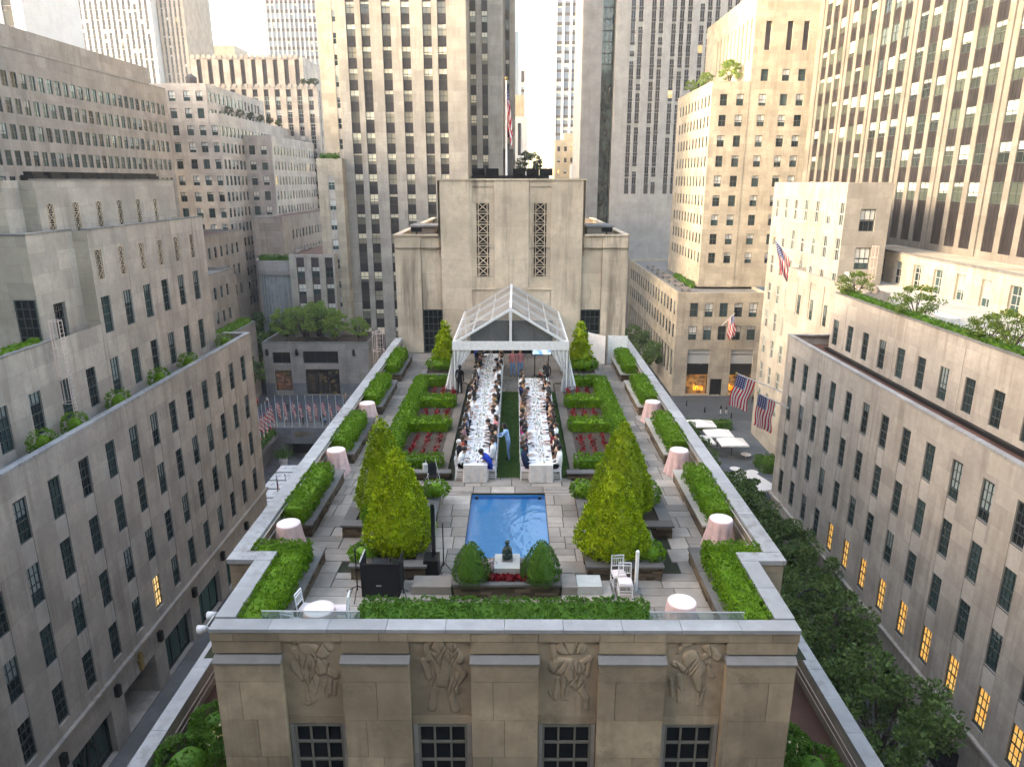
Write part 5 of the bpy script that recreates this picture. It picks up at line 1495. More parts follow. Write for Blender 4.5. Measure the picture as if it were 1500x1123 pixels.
def hedge(label, boxes, group, dens=900, size=0.06, mat='hedge', name='clipped_hedge', cat='hedge', z0=30.0, core=True):
    xs = [b[0] for b in boxes] + [b[1] for b in boxes]; ysb = [b[2] for b in boxes] + [b[3] for b in boxes]
    r = thing(name, label, cat, ((min(xs) + max(xs)) / 2, (min(ysb) + max(ysb)) / 2, min(b[4] for b in boxes)), 0, group)
    V = []; cm = MB()
    for i, b in enumerate(boxes):
        P, D = box_points(*b[:6], dens / 9.0, 0.13)
        keep = np.ones(len(P), bool)
        for j, o in enumerate(boxes):
            if j != i: keep &= ~((P[:, 0] > o[0] + .08) & (P[:, 0] < o[1] - .08) & (P[:, 1] > o[2] + .08) & (P[:, 1] < o[3] - .08) & (P[:, 2] < o[5] - .04))
        V.append(clumps(P[keep], D[keep], 15, size * 1.0, size * 0.95, 0.5, 0.75, 0.3, size * 0.35))
        cm.box(b[0] + .10 + i * .003, b[1] - .10 - i * .003, b[2] + .10 + i * .003, b[3] - .10 - i * .003, b[4], b[5] - .10 - i * .003)
    me = quads_mesh('foliage', np.vstack(V), [mat])
    link('foliage', me, r)
    link('twig_core', cm.mesh('twig_core', [mat]), r)
    return r

def stone_wall_planter(label, x0, x1, y0, y1, top, group, faces, cap='ledge_top', name='stone_planter', cap_w=0.42, soil=True, course=0.12, z0=30.0):
    """raised bed: courses of stacked stones under cap slabs"""
    r = thing(name, label, 'planter', ((x0 + x1) / 2, (y0 + y1) / 2, z0), 0, group)
    core = MB(); core.box(x0 + 0.05, x1 - 0.05, y0 + 0.05, y1 - 0.05, z0, top - 0.08); link('core', core.mesh('core', ['soil']), r)
    n = max(1, round((top - 0.07 - z0) / course)); ch = (top - 0.07 - z0) / n
    for f in faces:
        L0, L1 = (x0, x1) if f in 'SN' else (y0, y1)
        for k in range(n):
            u = L0 + (0 if k % 2 else -0.2)
            while u < L1:
                w = rng.uniform(0.28, 0.75); a, b_ = max(u, L0), min(u + w, L1); u += w
                if b_ - a < 0.08: continue
                pr = rng.uniform(0.0, 0.045); gz = 0.008
                mb = MB()
                za, zb = z0 + k * ch + gz, z0 + (k + 1) * ch - gz * rng.uniform(0, 1.5)
                if f == 'S': mb.box(a + .008, b_ - .008, y0 - pr + .03, y0 + 0.12, za, zb)
                elif f == 'N': mb.box(a + .008, b_ - .008, y1 - 0.12, y1 + pr - .03, za, zb)
                elif f == 'E': mb.box(x1 - 0.12, x1 + pr - .03, a + .008, b_ - .008, za, zb)
                else: mb.box(x0 - pr + .03, x0 + 0.12, a + .008, b_ - .008, za, zb)
                link('stone', mb.mesh('stone', ['ledge']), r)
    # cap slabs round the rim
    zc = top - 0.07
    def slabrow(ax, a0, a1, c0, c1):
        L = a1 - a0; m = max(1, round(L / 1.1))
        for i in range(m):
            p, q = a0 + L * i / m + .005, a0 + L * (i + 1) / m - .005
            mb = MB()
            if ax == 'x': mb.box(p, q, c0, c1, zc, top + rng.uniform(-.004, .004))
            else: mb.box(c0, c1, p, q, zc, top + rng.uniform(-.004, .004))
            link('cap_slab', mb.mesh('cap_slab', [cap]), r)
    o = 0.05
    for f in faces:
        if f == 'S': slabrow('x', x0 - o, x1 + o, y0 - o, y0 + cap_w)
        elif f == 'N': slabrow('x', x0 - o, x1 + o, y1 - cap_w, y1 + o)
        elif f == 'E': slabrow('y', y0 + (cap_w + .002 if 'S' in faces else -o), y1 - (cap_w + .002 if 'N' in faces else -o), x1 - cap_w, x1 + o)
        else: slabrow('y', y0 + (cap_w + .002 if 'S' in faces else -o), y1 - (cap_w + .002 if 'N' in faces else -o), x0 - o, x0 + cap_w)
    if soil:
        s = MB(); s.box(x0 + .1, x1 - .1, y0 + .1, y1 - .1, top - 0.12, top - 0.075); link('soil', s.mesh('soil', ['soil']), r)
    return r

# ---------------------------------------------------------------- planters and hedges along the two parapets
ORD = ['first', 'second', 'third', 'fourth', 'fifth']
spans = [(22.4, 27.25), (29.1, 33.95), (35.9, 40.95), (42.4, 47.5)]
for s, side in ((-1, 'left'), (1, 'right')):
    for i, (a, b_) in enumerate(spans):
        x0, x1 = sorted((s * 6.82, s * 7.86))
        stone_wall_planter(f'low stacked-stone planter along the {side} parapet, {ORD[i + 1]} from the front', x0, x1, a, b_, 30.5, 'stone planters along the parapets', 'SN' + ('E' if s < 0 else 'W') if i < 2 else 'S' + ('E' if s < 0 else 'W'), 'ledge_top' if s < 0 else 'ledge_top_lit', cap_w=0.30)
        hx0, hx1 = sorted((s * 7.04, s * 7.87))
        hedge(f'rectangular clipped green hedge along the {side} parapet, {ORD[i + 1]} from the front', [(hx0, hx1, a + 0.05, b_ - 0.7, 30.45, 31.12)], 'hedges along the parapets', 900 if i < 2 else 600, 0.06 if i < 2 else 0.075)
    # L-shaped corner hedge and its planter
    x0, x1 = sorted((s * 5.95, s * 7.0))
    stone_wall_planter(f'low stacked-stone planter holding the L-shaped hedge at the front {side} corner', x0, x1, 16.0, 20.8, 30.5, 'stone planters along the parapets', 'N' + ('E' if s < 0 else 'W'), 'ledge_top', cap_w=0.3)
    bx = [(*sorted((s * 6.15, s * 6.98)), 16.05, 20.0, 30.42, 31.1), (*sorted((s * 6.15, s * 7.86)), 19.45, 20.2, 30.05, 31.1)]
    hedge(f'L-shaped clipped hedge in the front {side} corner of the terrace', bx, 'hedges along the parapets', 1000, 0.06)

hedge('long low hedge running behind the front parapet', [(-3.9, 3.85, 16.08, 17.15, 30.0, 31.0)], None, 1100, 0.06, 'hedge_mid')

# ---------------------------------------------------------------- beds with golden conifers
def cone_tree(name, label, loc, h, r, mat, n, size, group=None, lean=0.0, prof=None, wob=0.05, dens_up=0.9, core=0.78):
    t = thing(name, label, 'conifer' if 'boxwood' not in name else 'shrub', loc, 0, group)
    prof = prof or (lambda s: (1 - s) ** 0.74 * min(1.0, 0.62 + s * 2.6))
    kk = 15; m0 = max(40, n // kk)
    tt = nr.uniform(0, 1, m0 * 4); keep = nr.uniform(0, 1.05, m0 * 4) < (np.array([prof(s) for s in tt]) + 0.08)
    tt = tt[keep][:m0]; m = len(tt)
    ph = nr.uniform(0, 2 * math.pi, m)
    rr = r * np.array([prof(s) for s in tt])
    lump = 1 + wob * np.sin(ph * 5 + tt * 19 + loc[0]) * np.sin(tt * 31 + ph * 3 + loc[1]) + nr.normal(0, 0.035, m)
    P = np.stack([rr * lump * np.cos(ph), rr * lump * np.sin(ph), tt * h], 1)
    D = np.stack([np.cos(ph) * 0.8, np.sin(ph) * 0.8, np.full(m, dens_up)], 1)
    me = quads_mesh('foliage', clumps(P, D, kk, size * 1.2, size, 0.42, 0.55, 0.25, size * 0.45), [mat])
    link('foliage', me, t, keep=False)
    c = MB(); c.lathe([(r * prof(q) * core + 0.004, q * h * min(0.97, core + 0.19)) for q in [i / 14 for i in range(15)]], 18, fn=lambda rd, z, a: rd * (1 + 0.06 * math.sin(a * 5 + z * 6)))
    link('inner_twigs', c.mesh('inner_twigs', [mat]), t, keep=False)
    k = MB(); k.cyl((0, 0, -0.25), (0, 0, h * 0.5), 0.07, 0.03, 8); link('trunk', k.mesh('trunk', ['bark']), t, keep=False)
    return t
for s, side in ((-1, 'left'), (1, 'right')):
    x0, x1 = sorted((s * 2.52, s * 4.86))
    stone_wall_planter(f'square stacked-stone bed under the front {side} golden conifer', x0, x1, 19.65, 22.0, 30.5, 'conifer beds', 'SNEW', cap_w=0.35)
    x0, x1 = sorted((s * 2.6, s * 5.75))
    stone_wall_planter(f'wider stacked-stone bed under the rear {side} golden conifer', x0, x1, 22.35, 25.7, 30.5, 'conifer beds', 'S' + 'EW', cap_w=0.4)
cone_tree('golden_conifer', 'large golden-green pyramid conifer beside the black case, front left', (-3.5, 20.95, 30.42), 3.4, 1.22, 'cypress', 24000, 0.085, 'golden conifers')
cone_tree('golden_conifer', 'golden-green pyramid conifer partly hidden behind the front left one', (-4.45, 23.6, 30.42), 3.5, 1.1, 'cypress_far', 20000, 0.085, 'golden conifers')
cone_tree('golden_conifer', 'broad golden-green pyramid conifer behind the two white chairs, front right', (3.4, 20.75, 30.42), 2.7, 1.28, 'cypress', 24000, 0.085, 'golden conifers')
cone_tree('golden_conifer', 'golden-green pyramid conifer partly hidden behind the front right one', (4.1, 23.6, 30.42), 3.35, 1.25, 'cypress_far', 22000, 0.085, 'golden conifers')
cone_tree('tent_conifer', 'slender golden conifer left of the clear tent', (-4.25, 44.4, 30.4), 2.9, 0.8, 'cypress', 5000, 0.14, 'conifers beside the tent')
cone_tree('tent_conifer', 'slender golden conifer right of the clear tent', (4.45, 44.4, 30.4), 3.0, 0.75, 'cypress', 5000, 0.14, 'conifers beside the tent')
bp = lambda s: max(0.0, (1 - s ** 1.9)) ** 0.75 * (0.75 + 0.35 * min(1, s * 5)) * (1 - 0.12 * s)
cone_tree('boxwood_cone', 'small dark green boxwood cone left of the bronze statue', (-1.05, 18.98, 30.4), 1.3, 0.53, 'hedge_dark', 13000, 0.036, 'boxwood cones', prof=bp, wob=0.015, dens_up=0.3)
cone_tree('boxwood_cone', 'small dark green boxwood cone right of the bronze statue', (1.06, 18.98, 30.4), 1.34, 0.56, 'hedge_dark', 13500, 0.036, 'boxwood cones', prof=bp, wob=0.015, dens_up=0.3)
ball = lambda s: max(0.0, 1 - (2 * s - 0.85) ** 2 / 1.33) ** 0.5
for i, (x, y, rr, hgt, lab) in enumerate(((-4.55, 22.6, 0.5, 0.75, 'round green shrub at the left foot of the rear left conifer'), (-4.55, 20.2, 0.4, 0.45, 'low green shrub at the left foot of the front left conifer'), (-2.75, 24.9, 0.45, 0.6, 'round green shrub behind the black column speaker'),
                                     (5.0, 24.3, 0.62, 0.9, 'round dark green shrub at the right foot of the rear right conifer'), (4.55, 20.3, 0.45, 0.5, 'low green shrub at the right foot of the front right conifer'), (2.85, 24.9, 0.45, 0.6, 'round green shrub at the left foot of the rear right conifer'),
                                     (-4.4, 44.1, 0.95, 0.8, 'broad low shrub around the slender conifer left of the tent'), (4.55, 44.1, 0.95, 0.8, 'broad low shrub around the slender conifer right of the tent'))):
    cone_tree('round_shrub', lab, (x, y, 30.42), hgt, rr, 'hedge', int(4200 * rr * (1 + hgt)), 0.065, 'round shrubs', prof=ball, wob=0.06, dens_up=0.4, core=0.7)
for s, side in ((-1, 'left'), (1, 'right')):
    x0, x1 = sorted((s * 3.55, s * 5.6)); stone_wall_planter(f'stone bed under the slender conifer {side} of the tent', x0, x1, 42.5, 45.8, 30.42, 'conifer beds', 'S' + ('W' if s < 0 else 'E'), cap_w=0.3)

# ---------------------------------------------------------------- parterre gardens beside the tables
for s, side in ((-1, 'left'), (1, 'right')):
    def sx(a, b): return tuple(sorted((s * a, s * b)))
    bed = thing('garden_bed', f'soil bed of the {side} parterre garden beside the long table', 'flower bed', (s * 4.2, 34, 30))
    x0, x1 = sx(2.7, 5.75)
    mb = MB(); mb.box(x0, x1, 28.05, 42.0, 29.96, 30.08); link('soil', mb.mesh('soil', ['soil']), bed)
    x0, x1 = sx(2.35, 3.0)
    mb = MB(); mb.box(*sx(2.62, 3.05), 28.05, 41.5, 30.081, 30.10); link('gravel_strip', mb.mesh('gravel_strip', ['path']), bed)
    x0, x1 = sx(2.45, 5.8)
    z = 30.0
    for k in range(2):
        u = x0
        while u < x1:
            w = rng.uniform(0.3, 0.8); q = min(u + w, x1)
            if q - u > 0.1:
                mb = MB(); mb.box(u + .006, q - .006, 27.45 + rng.uniform(0, .03), 27.7, z + .006, z + .115); link('stone', mb.mesh('stone', ['ledge']), bed)
            u = q
        z += 0.12
    mb = MB(); mb.box(x0 - .02, x1 + .02, 27.4, 27.78, 30.243, 30.3); link('cap_slab', mb.mesh('cap_slab', ['ledge_top']), bed)
    mb = MB(); mb.box(x0, x1, 27.7, 28.05, 29.97, 30.2); link('soil_edge', mb.mesh('soil_edge', ['soil']), bed)
    H = 30.62
    bx = [(*sx(5.0, 5.72), 28.2, 41.7, 30.0, H), (*sx(3.45, 5.05), 41.0, 41.72, 30.0, H), (*sx(3.05, 5.05), 36.85, 37.75, 30.0, H), (*sx(2.98, 5.05), 32.95, 33.9, 30.0, H), (*sx(2.9, 5.05), 28.25, 29.05, 30.0, H - 0.05)]
    hedge(f'E-shaped clipped hedge of the {side} parterre garden', bx, 'parterre hedges', 620, 0.075)
    for j, (ya, yb, what) in enumerate(((38.2, 40.7, 'far'), (34.3, 36.5, 'middle'), (29.6, 32.6, 'near'))):
        for k in range(3):
            fx = s * (3.35 + 0.55 * k)
            P = np.stack([nr.normal(fx, 0.07, 90), nr.uniform(ya + 0.25, yb - 0.25, 90), nr.uniform(30.1, 30.3, 90)], 1)
            D = np.tile(np.array([0, 0, 1.0]), (90, 1))
            me = quads_mesh('flower_row', leaf_quads(P, D, 0.11, 0.8, 0.6), ['flower_red'])
            o = link('flower_row', me)
            setprops(o, f'{ORD[k]} row of dark red flowers from the table, {what} part of {side} parterre', 'flowers', 'rows of red flowers')

# turf strips
for i, (x0, x1, y0, y1) in enumerate(TURF):
    mb = MB(); mb.box(x0, x1, y0, y1, 29.95, 30.005); struct('turf' if i == 0 else 'turf_edge', mb, ['turf_base'])
P = []
for (x0, x1, y0, y1) in TURF:
    n = int((x1 - x0) * (y1 - y0) * 1500); P.append(np.stack([nr.uniform(x0, x1, n), nr.uniform(y0, y1, n), np.full(n, 30.02)], 1))
P = np.vstack(P); D = np.tile(np.array([0, 0, 1.0]), (len(P), 1))
setprops(link('lawn_grass', quads_mesh('lawn_grass', leaf_quads(P, D, 0.045, 0.4, 0.5), ['turf'])), 'short dark green grass between the two long tables', 'grass', kind='stuff')

# ---------------------------------------------------------------- pool, plinth, statue, steps
x0, x1, y0, y1 = POOL
pool = thing('reflecting_pool', 'rectangular blue reflecting pool in the middle of the terrace', 'pool', (0, 23, 29.4))
mb = MB(); mb.face([(x0, y0, 29.72), (x1, y0, 29.72), (x1, y1, 29.72), (x0, y1, 29.72)])
for a, b_ in (((x0, y0), (x1, y0)), ((x1, y0), (x1, y1)), ((x1, y1), (x0, y1)), ((x0, y1), (x0, y0))): mb.face([(*a, 29.72), (*b_, 29.72), (*b_, 29.9), (*a, 29.9)])
link('basin', mb.mesh('basin', ['pool_blue']), pool)
mb = MB()
for a, b_ in (((x0, y0), (x1, y0)), ((x1, y0), (x1, y1)), ((x1, y1), (x0, y1)), ((x0, y1), (x0, y0))): mb.face([(*a, 29.9), (*b_, 29.9), (*b_, 29.97), (*a, 29.97)])
link('dark_rim', mb.mesh('dark_rim', ['grout']), pool)
mb = MB(); mb.face([(x0, y0, 29.88), (x1, y0, 29.88), (x1, y1, 29.88), (x0, y1, 29.88)]); link('water', mb.mesh('water', ['water']), pool)
for xx in (-1.25, 1.25):
    mb = MB(); mb.cyl((xx, 25.85, 29.86), (xx, 25.85, 29.93), 0.07, 0.07, 12); link('pump_nozzle', mb.mesh('pump_nozzle', ['black']), pool)
stone_wall_planter('stacked-stone bed with boxwood cones and red flowers at the head of the pool', -1.56, 1.6, 18.62, 20.1, 30.5, None, 'SEWN', cap_w=0.28)
P = np.stack([nr.uniform(-0.55, 0.6, 700), nr.uniform(18.75, 19.0, 700), nr.uniform(30.48, 30.62, 700)], 1)
setprops(link('red_flower_bed', quads_mesh('red_flower_bed', leaf_quads(P, np.tile(np.array([0, 0, 1.0]), (700, 1)), 0.09, 0.8, 0.7), ['flower_red'])), 'patch of red flowers in front of the stone plinth between the boxwood cones', 'flowers')
P = np.stack([nr.normal(-0.52, 0.1, 160), nr.normal(19.45, 0.1, 160), nr.uniform(30.5, 30.75, 160)], 1)
M['flower_pale'] = leafmat('pale_pink_flower', (0.55, 0.4, 0.4), (0.72, 0.62, 0.6))
setprops(link('pale_flowers', quads_mesh('pale_flowers', leaf_quads(P, np.tile(np.array([0, 0, 1.0]), (160, 1)), 0.09, 0.8, 0.7), ['flower_pale'])), 'small clump of pale pink flowers left of the stone plinth', 'flowers')
pl = thing('stone_plinth', 'square stone plinth carrying the small bronze statue by the pool', 'plinth', (0.03, 19.55, 30.4))
mb = MB(); mb.box(-0.36, 0.42, 19.12, 20.0, 30.35, 30.72); link('block', mb.mesh('block', ['flag_pale']), pl)
mb = MB(); mb.box(-0.13, 0.2, 19.5, 19.85, 30.723, 30.76); link('base_slab', mb.mesh('base_slab', ['lime_cap']), pl)
M['bronze'] = plain('green_bronze', (0.05, 0.075, 0.07), 0.45, 0.5, 0.5)
stt = thing('bronze_statue', 'small seated bronze figure on the stone plinth', 'statue', (0.03, 19.68, 30.76))
mb = MB()
mb.lathe([(0.02, 0), (0.15, 0.0), (0.16, 0.1), (0.13, 0.22), (0.12, 0.3), (0.10, 0.38), (0.05, 0.43), (0.055, 0.47), (0.075, 0.53), (0.06, 0.59), (0.01, 0.62)], 14, fn=lambda r, z, t: r * (1 + 0.12 * math.sin(2 * t) + 0.06 * math.sin(5 * t + z * 9)))
link('body', mb.mesh('body', ['bronze'], True), stt, keep=False)
for s in (-1, 1):
    mb = MB(); mb.cyl((s * 0.11, -0.02, 0.36), (s * 0.13, -0.1, 0.2), 0.035, 0.03, 8); mb.cyl((s * 0.13, -0.1, 0.2), (s * 0.03, -0.16, 0.14), 0.03, 0.025, 8); link('arm', mb.mesh('arm', ['bronze'], True), stt, keep=False)
for nm, lab, x0, x1, mats in (('stone_step', 'low double stone step left of the boxwood bed', -3.15, -1.62, 'flag'), ('stone_step', 'low double stone step with a pale slab right of the boxwood bed', 1.66, 3.18, 'flag')):
    st = thing(nm, lab, 'step', ((x0 + x1) / 2, 18.8, 30), 0, 'stone steps')
    mb = MB(); mb.box(x0, x1, 18.35, 19.4, 30.0, 30.13); link('lower_slab', mb.mesh('lower_slab', [mats]), st)
    a0, a1 = (x0 + 0.35, x1 - 0.01) if x0 < 0 else (x0 + 0.01, x0 + 0.46)
    mb = MB(); mb.box(a0, a1, 18.62, 19.25, 30.13, 30.4); link('upper_slab', mb.mesh('upper_slab', [mats]), st)
    if x0 > 0:
        mb = MB(); mb.box(2.13, 2.86, 18.62, 19.27, 30.13, 30.42); link('pale_slab', mb.mesh('pale_slab', ['flag_pale']), st)

# ---------------------------------------------------------------- clear tent
tent = thing('clear_tent', 'clear-roofed white frame tent standing against the head house over the tables', 'tent', (0, 45, 30))
TX, TY0, TY1, ZE, ZR = 3.27, 40.1, 49.9, 33.0, 35.0
def part(root, name, mb, mats, smooth=False): return link(name, mb.mesh(name, mats if isinstance(mats, list) else [mats], smooth), root)
ZR = 34.95
for (nm, a, b_) in [('ridge_beam', (0, TY0, ZR), (0, TY1, ZR))] + [('eave_beam', (s * TX, TY0, ZE), (s * TX, TY1, ZE)) for s in (-1, 1)]:
    mb = MB(); mb.bar(a, b_, 0.14, 0.14); part(tent, nm, mb, 'white_metal')
for s in (-1, 1):
    for y in (TY0, TY0 + 3.27, TY0 + 6.53, TY1):
        mb = MB(); mb.bar((s * 0.07, y, ZR - 0.05), (s * (TX - 0.07), y, ZE + 0.0), 0.17 if y == TY0 else 0.11, 0.13); part(tent, 'rafter', mb, 'white_metal')
    for k in (1, 2):
        x = TX * k / 3; z = ZR + (ZE - ZR) * k / 3
        mb = MB(); mb.bar((s * x, TY0 + 0.1, z + 0.02), (s * x, TY1, z + 0.02), 0.08, 0.06); part(tent, 'purlin', mb, 'white_metal')
    for j in range(3):
        ya, yb = TY0 + 3.27 * j + 0.1, TY0 + 3.27 * (j + 1) - 0.1
        mb = MB(); mb.face([(s * 0.1, ya, ZR + 0.03), (s * 0.1, yb, ZR + 0.03), (s * TX, yb, ZE + 0.09), (s * TX, ya, ZE + 0.09)]); part(tent, 'clear_roof_panel', mb, 'vinyl')
    for y in (TY0, TY0 + 4.9, TY1 - 0.1):
        mb = MB(); mb.bar((s * TX, y, 30.0), (s * TX, y, ZE - 0.07), 0.11); part(tent, 'leg', mb, 'white_metal')
    mb = MB(); mb.face([(s * 0.14, TY0, ZR - 0.2), (s * (TX - 0.35), TY0, ZE + 0.12), (s * 0.14, TY0, ZE + 0.12)]); part(tent, 'clear_gable_panel', mb, 'vinyl_gable')
    # side valance
    mb = MB(); mb.box(*sorted((s * (TX + 0.05), s * (TX + 0.08))), TY0, TY1, ZE - 0.42, ZE + 0.08); part(tent, 'side_valance', mb, 'white')
mb = MB(); mb.box(-TX - 0.1, TX + 0.1, TY0 - 0.12, TY0 - 0.07, ZE - 0.42, ZE + 0.1)
for k in range(2): mb.v, mb.f
part(tent, 'front_valance', mb, 'white')
mb = MB(); mb.bar((0, TY0 - 0.02, ZE + 0.05), (0, TY0 - 0.02, ZR - 0.05), 0.16); part(tent, 'king_post', mb, 'white_metal')
for s in (-1, 1):      # gathered curtains
    mb = MB(); nz, nu = 22, 15
    for j in range(nz + 1):
        z = 30.02 + (ZE - 0.44 - 30.02) * j / nz; t = j / nz
        tie = math.exp(-((z - 31.25) / 0.35) ** 2)
        wdt = (0.16 + 0.75 * max(0, (t - 0.42) / 0.58) ** 1.2 + 0.22 * max(0, 0.4 - t)) * (1 - 0.35 * tie)
        for i in range(nu + 1):
            u = i / nu
            mb.v.append((s * (TX - 0.08 - wdt * u), TY0 - 0.02 + 0.07 * math.sin(u * 22 + z) * (1 - 0.6 * tie) - 0.35 * (1 - t) ** 3 * (u - .3), z))
    for j in range(nz):
        for i in range(nu):
            k = j * (nu + 1) + i; mb.f.append((k, k + 1, k + nu + 2, k + nu + 1)); mb.m.append(0); mb.uv.append(None)
    o = part(tent, 'curtain', mb, 'white', True)
    mb = MB(); nz2 = 14
    for j in range(nz2 + 1):      # side sheet pulled out by a guy line
        t = j / nz2; z = 30.05 + 2.5 * t
        for i in range(8):
            u = i / 7; mb.v.append((s * (TX + 0.12 + (0.55 * (1 - t) ** 1.3) * u), TY0 + 0.25 + 0.06 * math.sin(u * 15) + 0.2 * u, z))
    for j in range(nz2):
        for i in range(7):
            k = j * 8 + i; mb.f.append((k, k + 1, k + 9, k + 8)); mb.m.append(0); mb.uv.append(None)
    part(tent, 'side_sheet', mb, 'white', True)

# dark doorway of the head house, screen on its stand inside the tent
dd = thing('doorway', 'dark glazed doorway in the head house wall inside the tent', 'door', (0, 49.95, 30))
mb = MB(); mb.box(-2.9, 2.9, 49.9, 49.95, 30.0, 32.4); part(dd, 'dark_glazing', mb, 'glass_dark')
for x in (-2.9, -1.45, 0, 1.45, 2.9):
    mb = MB(); mb.box(x - 0.05, x + 0.05, 49.84, 49.9, 30, 32.4); part(dd, 'mullion', mb, 'black')
scn = thing('display_screen', 'flat screen showing a pale blue picture on a black stand inside the tent', 'screen', (1.9, 43.4, 30))
M['screen'] = emis('screen_picture', (0.55, 0.68, 0.66), 0.45, base=(0.02, 0.02, 0.02), c2=(0.05, 0.14, 0.35), scale=1.6)
mb = MB(); mb.box(1.3, 2.55, 43.36, 43.44, 31.45, 32.25); part(scn, 'housing', mb, 'black')
mb = MB(); mb.face([(1.36, 43.35, 31.51), (2.49, 43.35, 31.51), (2.49, 43.35, 32.19), (1.36, 43.35, 32.19)]); part(scn, 'picture', mb, 'screen')
for x in (1.5, 2.35):
    mb = MB(); mb.bar((x, 43.45, 30.0), (x, 43.45, 31.45), 0.06); part(scn, 'stand_leg', mb, 'black')
mb = MB(); mb.box(1.35, 2.5, 43.2, 43.75, 30.0, 30.06); part(scn, 'stand_foot', mb, 'black')
M['red'] = plain('red_fabric', (0.5, 0.03, 0.02), 0.7)
rc = thing('red_case', 'small red case on the floor below the screen', 'case', (1.9, 43.0, 30)); mb = MB(); mb.box(1.78, 2.02, 42.9, 43.1, 30.3, 30.55); part(rc, 'body', mb, 'red'); mb = MB(); mb.box(1.74, 2.06, 42.86, 43.14, 30.0, 30.3); part(rc, 'black_base', mb, 'black')

# white folding screen panels on the right
for i, (x0, y0, x1, y1, lab) in enumerate(((5.3, 47.9, 6.35, 46.6, 'white folding privacy panel nearest the tent, right of the slender conifer'), (6.55, 46.9, 7.8, 46.75, 'white privacy panel against the right parapet beside the far planter'))):
    sp = thing('privacy_panel', lab, 'screen', ((x0 + x1) / 2, (y0 + y1) / 2, 30), 0, 'white privacy panels')
    mb = MB(); mb.bar((x0, y0, 31.0), (x1, y1, 31.0), 0.03, 1.95); part(sp, 'panel', mb, 'white')
    for (a, b_) in ((x0, y0), (x1, y1)):
        mb = MB(); mb.cyl((a, b_, 30), (a, b_, 32.0), 0.025, 0.025, 8); part(sp, 'post', mb, 'black' if i == 0 and a == x1 else 'white_metal')

# ---------------------------------------------------------------- tables with cloths
def cloth_mesh(w, l, h, mat_top, mat_side, wav=0.025):
    """rectangular drop cloth; top at z=h"""
    mb = MB()
    a, b_ = w / 2, l / 2
    mb.face([(-a, -b_, h), (a, -b_, h), (a, b_, h), (-a, b_, h)], 0)
    per = []
    def edge(p, q, n):
        for i in range(n): t = i / n; per.append((p[0] + (q[0] - p[0]) * t, p[1] + (q[1] - p[1]) * t))
    ns, nl = 14, max(20, int(l * 9))
    edge((-a, -b_), (a, -b_), ns); edge((a, -b_), (a, b_), nl); edge((a, b_), (-a, b_), ns); edge((-a, b_), (-a, -b_), nl)
    n = len(per); base = len(mb.v)
    for j in range(5):
        t = j / 4
        for i, (x, y) in enumerate(per):
            k = 1 + 0.02 * t
            nxn, nyn = (0, -1) if y <= -b_ + 1e-6 else ((0, 1) if y >= b_ - 1e-6 else ((1, 0) if x > 0 else (-1, 0)))
            f = wav * t * (math.sin(i * 1.15) + 0.6 * math.sin(i * 2.3 + 1)) + 0.03 * t
            mb.v.append((x + nxn * f, y + nyn * f, h - (h - 0.012) * t))
    for j in range(4):
        for i in range(n):
            q = (i + 1) % n
            mb.f.append((base + j * n + i, base + j * n + q, base + (j + 1) * n + q, base + (j + 1) * n + i)); mb.m.append(1); mb.uv.append(None)
    return mb.mesh('tablecloth', [mat_top, mat_side], True)
TBL = [(-1.37, 27.1, 46.6, 'left'), (1.34, 27.1, 40.5, 'right')]
for (cx, y0, y1, side) in TBL:
    t = thing('banquet_table', f'long {side} banquet table under a white and ivory cloth', 'table', (cx, (y0 + y1) / 2, 30), 0, 'long banquet tables')
    mb = MB(); mb.box(-0.47, 0.47, -(y1 - y0) / 2 + 0.02, (y1 - y0) / 2 - 0.02, 0.72, 0.755); link('table_top', mb.mesh('table_top', ['bark']), t, keep=False)
    for k in range(2 * (3 if side == 'left' else 2)):
        yy = (-0.45 + 0.9 * (k // 2) / ((3 if side == 'left' else 2) - 1)) * (y1 - y0)
        mb = MB(); mb.cyl(((k % 2 - 0.5) * 0.7, yy, 0), ((k % 2 - 0.5) * 0.7, yy, 0.72), 0.025, 0.025, 8); link('leg', mb.mesh('leg', ['metal']), t, keep=False)
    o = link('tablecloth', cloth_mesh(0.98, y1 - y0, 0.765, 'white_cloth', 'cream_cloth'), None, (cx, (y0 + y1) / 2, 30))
    setprops(o, f'white and ivory cloth covering the long {side} banquet table', 'tablecloth', 'banquet tablecloths')

def round_cloth(r, h, flare=0.1, folds=9, square=False):
    mb = MB(); n = 54
    rings = [(0, h), (r * 0.55, h), (r * 0.97, h), (r, h - 0.015), (r + 0.01, h - 0.1), (r + flare * 0.3, h * 0.6), (r + flare * 0.7, h * 0.28), (r + flare, 0.012)]
    for (rr, z) in rings:
        for k in range(n):
            a = 2 * math.pi * k / n; t = max(0, (h - z) / h)
            f = 1 + (0.075 * math.sin(folds * a) + 0.035 * math.sin(folds * 2 * a + 1.3)) * min(1, t * 1.6)
            if square: f *= 1 + 0.10 * t * abs(math.cos(2 * a)) ** 4
            mb.v.append((rr * f * math.cos(a), rr * f * math.sin(a), z))
    for j in range(len(rings) - 1):
        for k in range(n):
            q = (k + 1) % n; mb.f.append((j * n + k, j * n + q, (j + 1) * n + q, (j + 1) * n + k)); mb.m.append(0 if j < 2 else 1); mb.uv.append(None)
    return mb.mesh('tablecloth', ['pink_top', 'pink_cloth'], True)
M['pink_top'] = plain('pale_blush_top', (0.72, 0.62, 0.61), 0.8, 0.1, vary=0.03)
RC = round_cloth(0.385, 1.08, 0.14, 9, True)
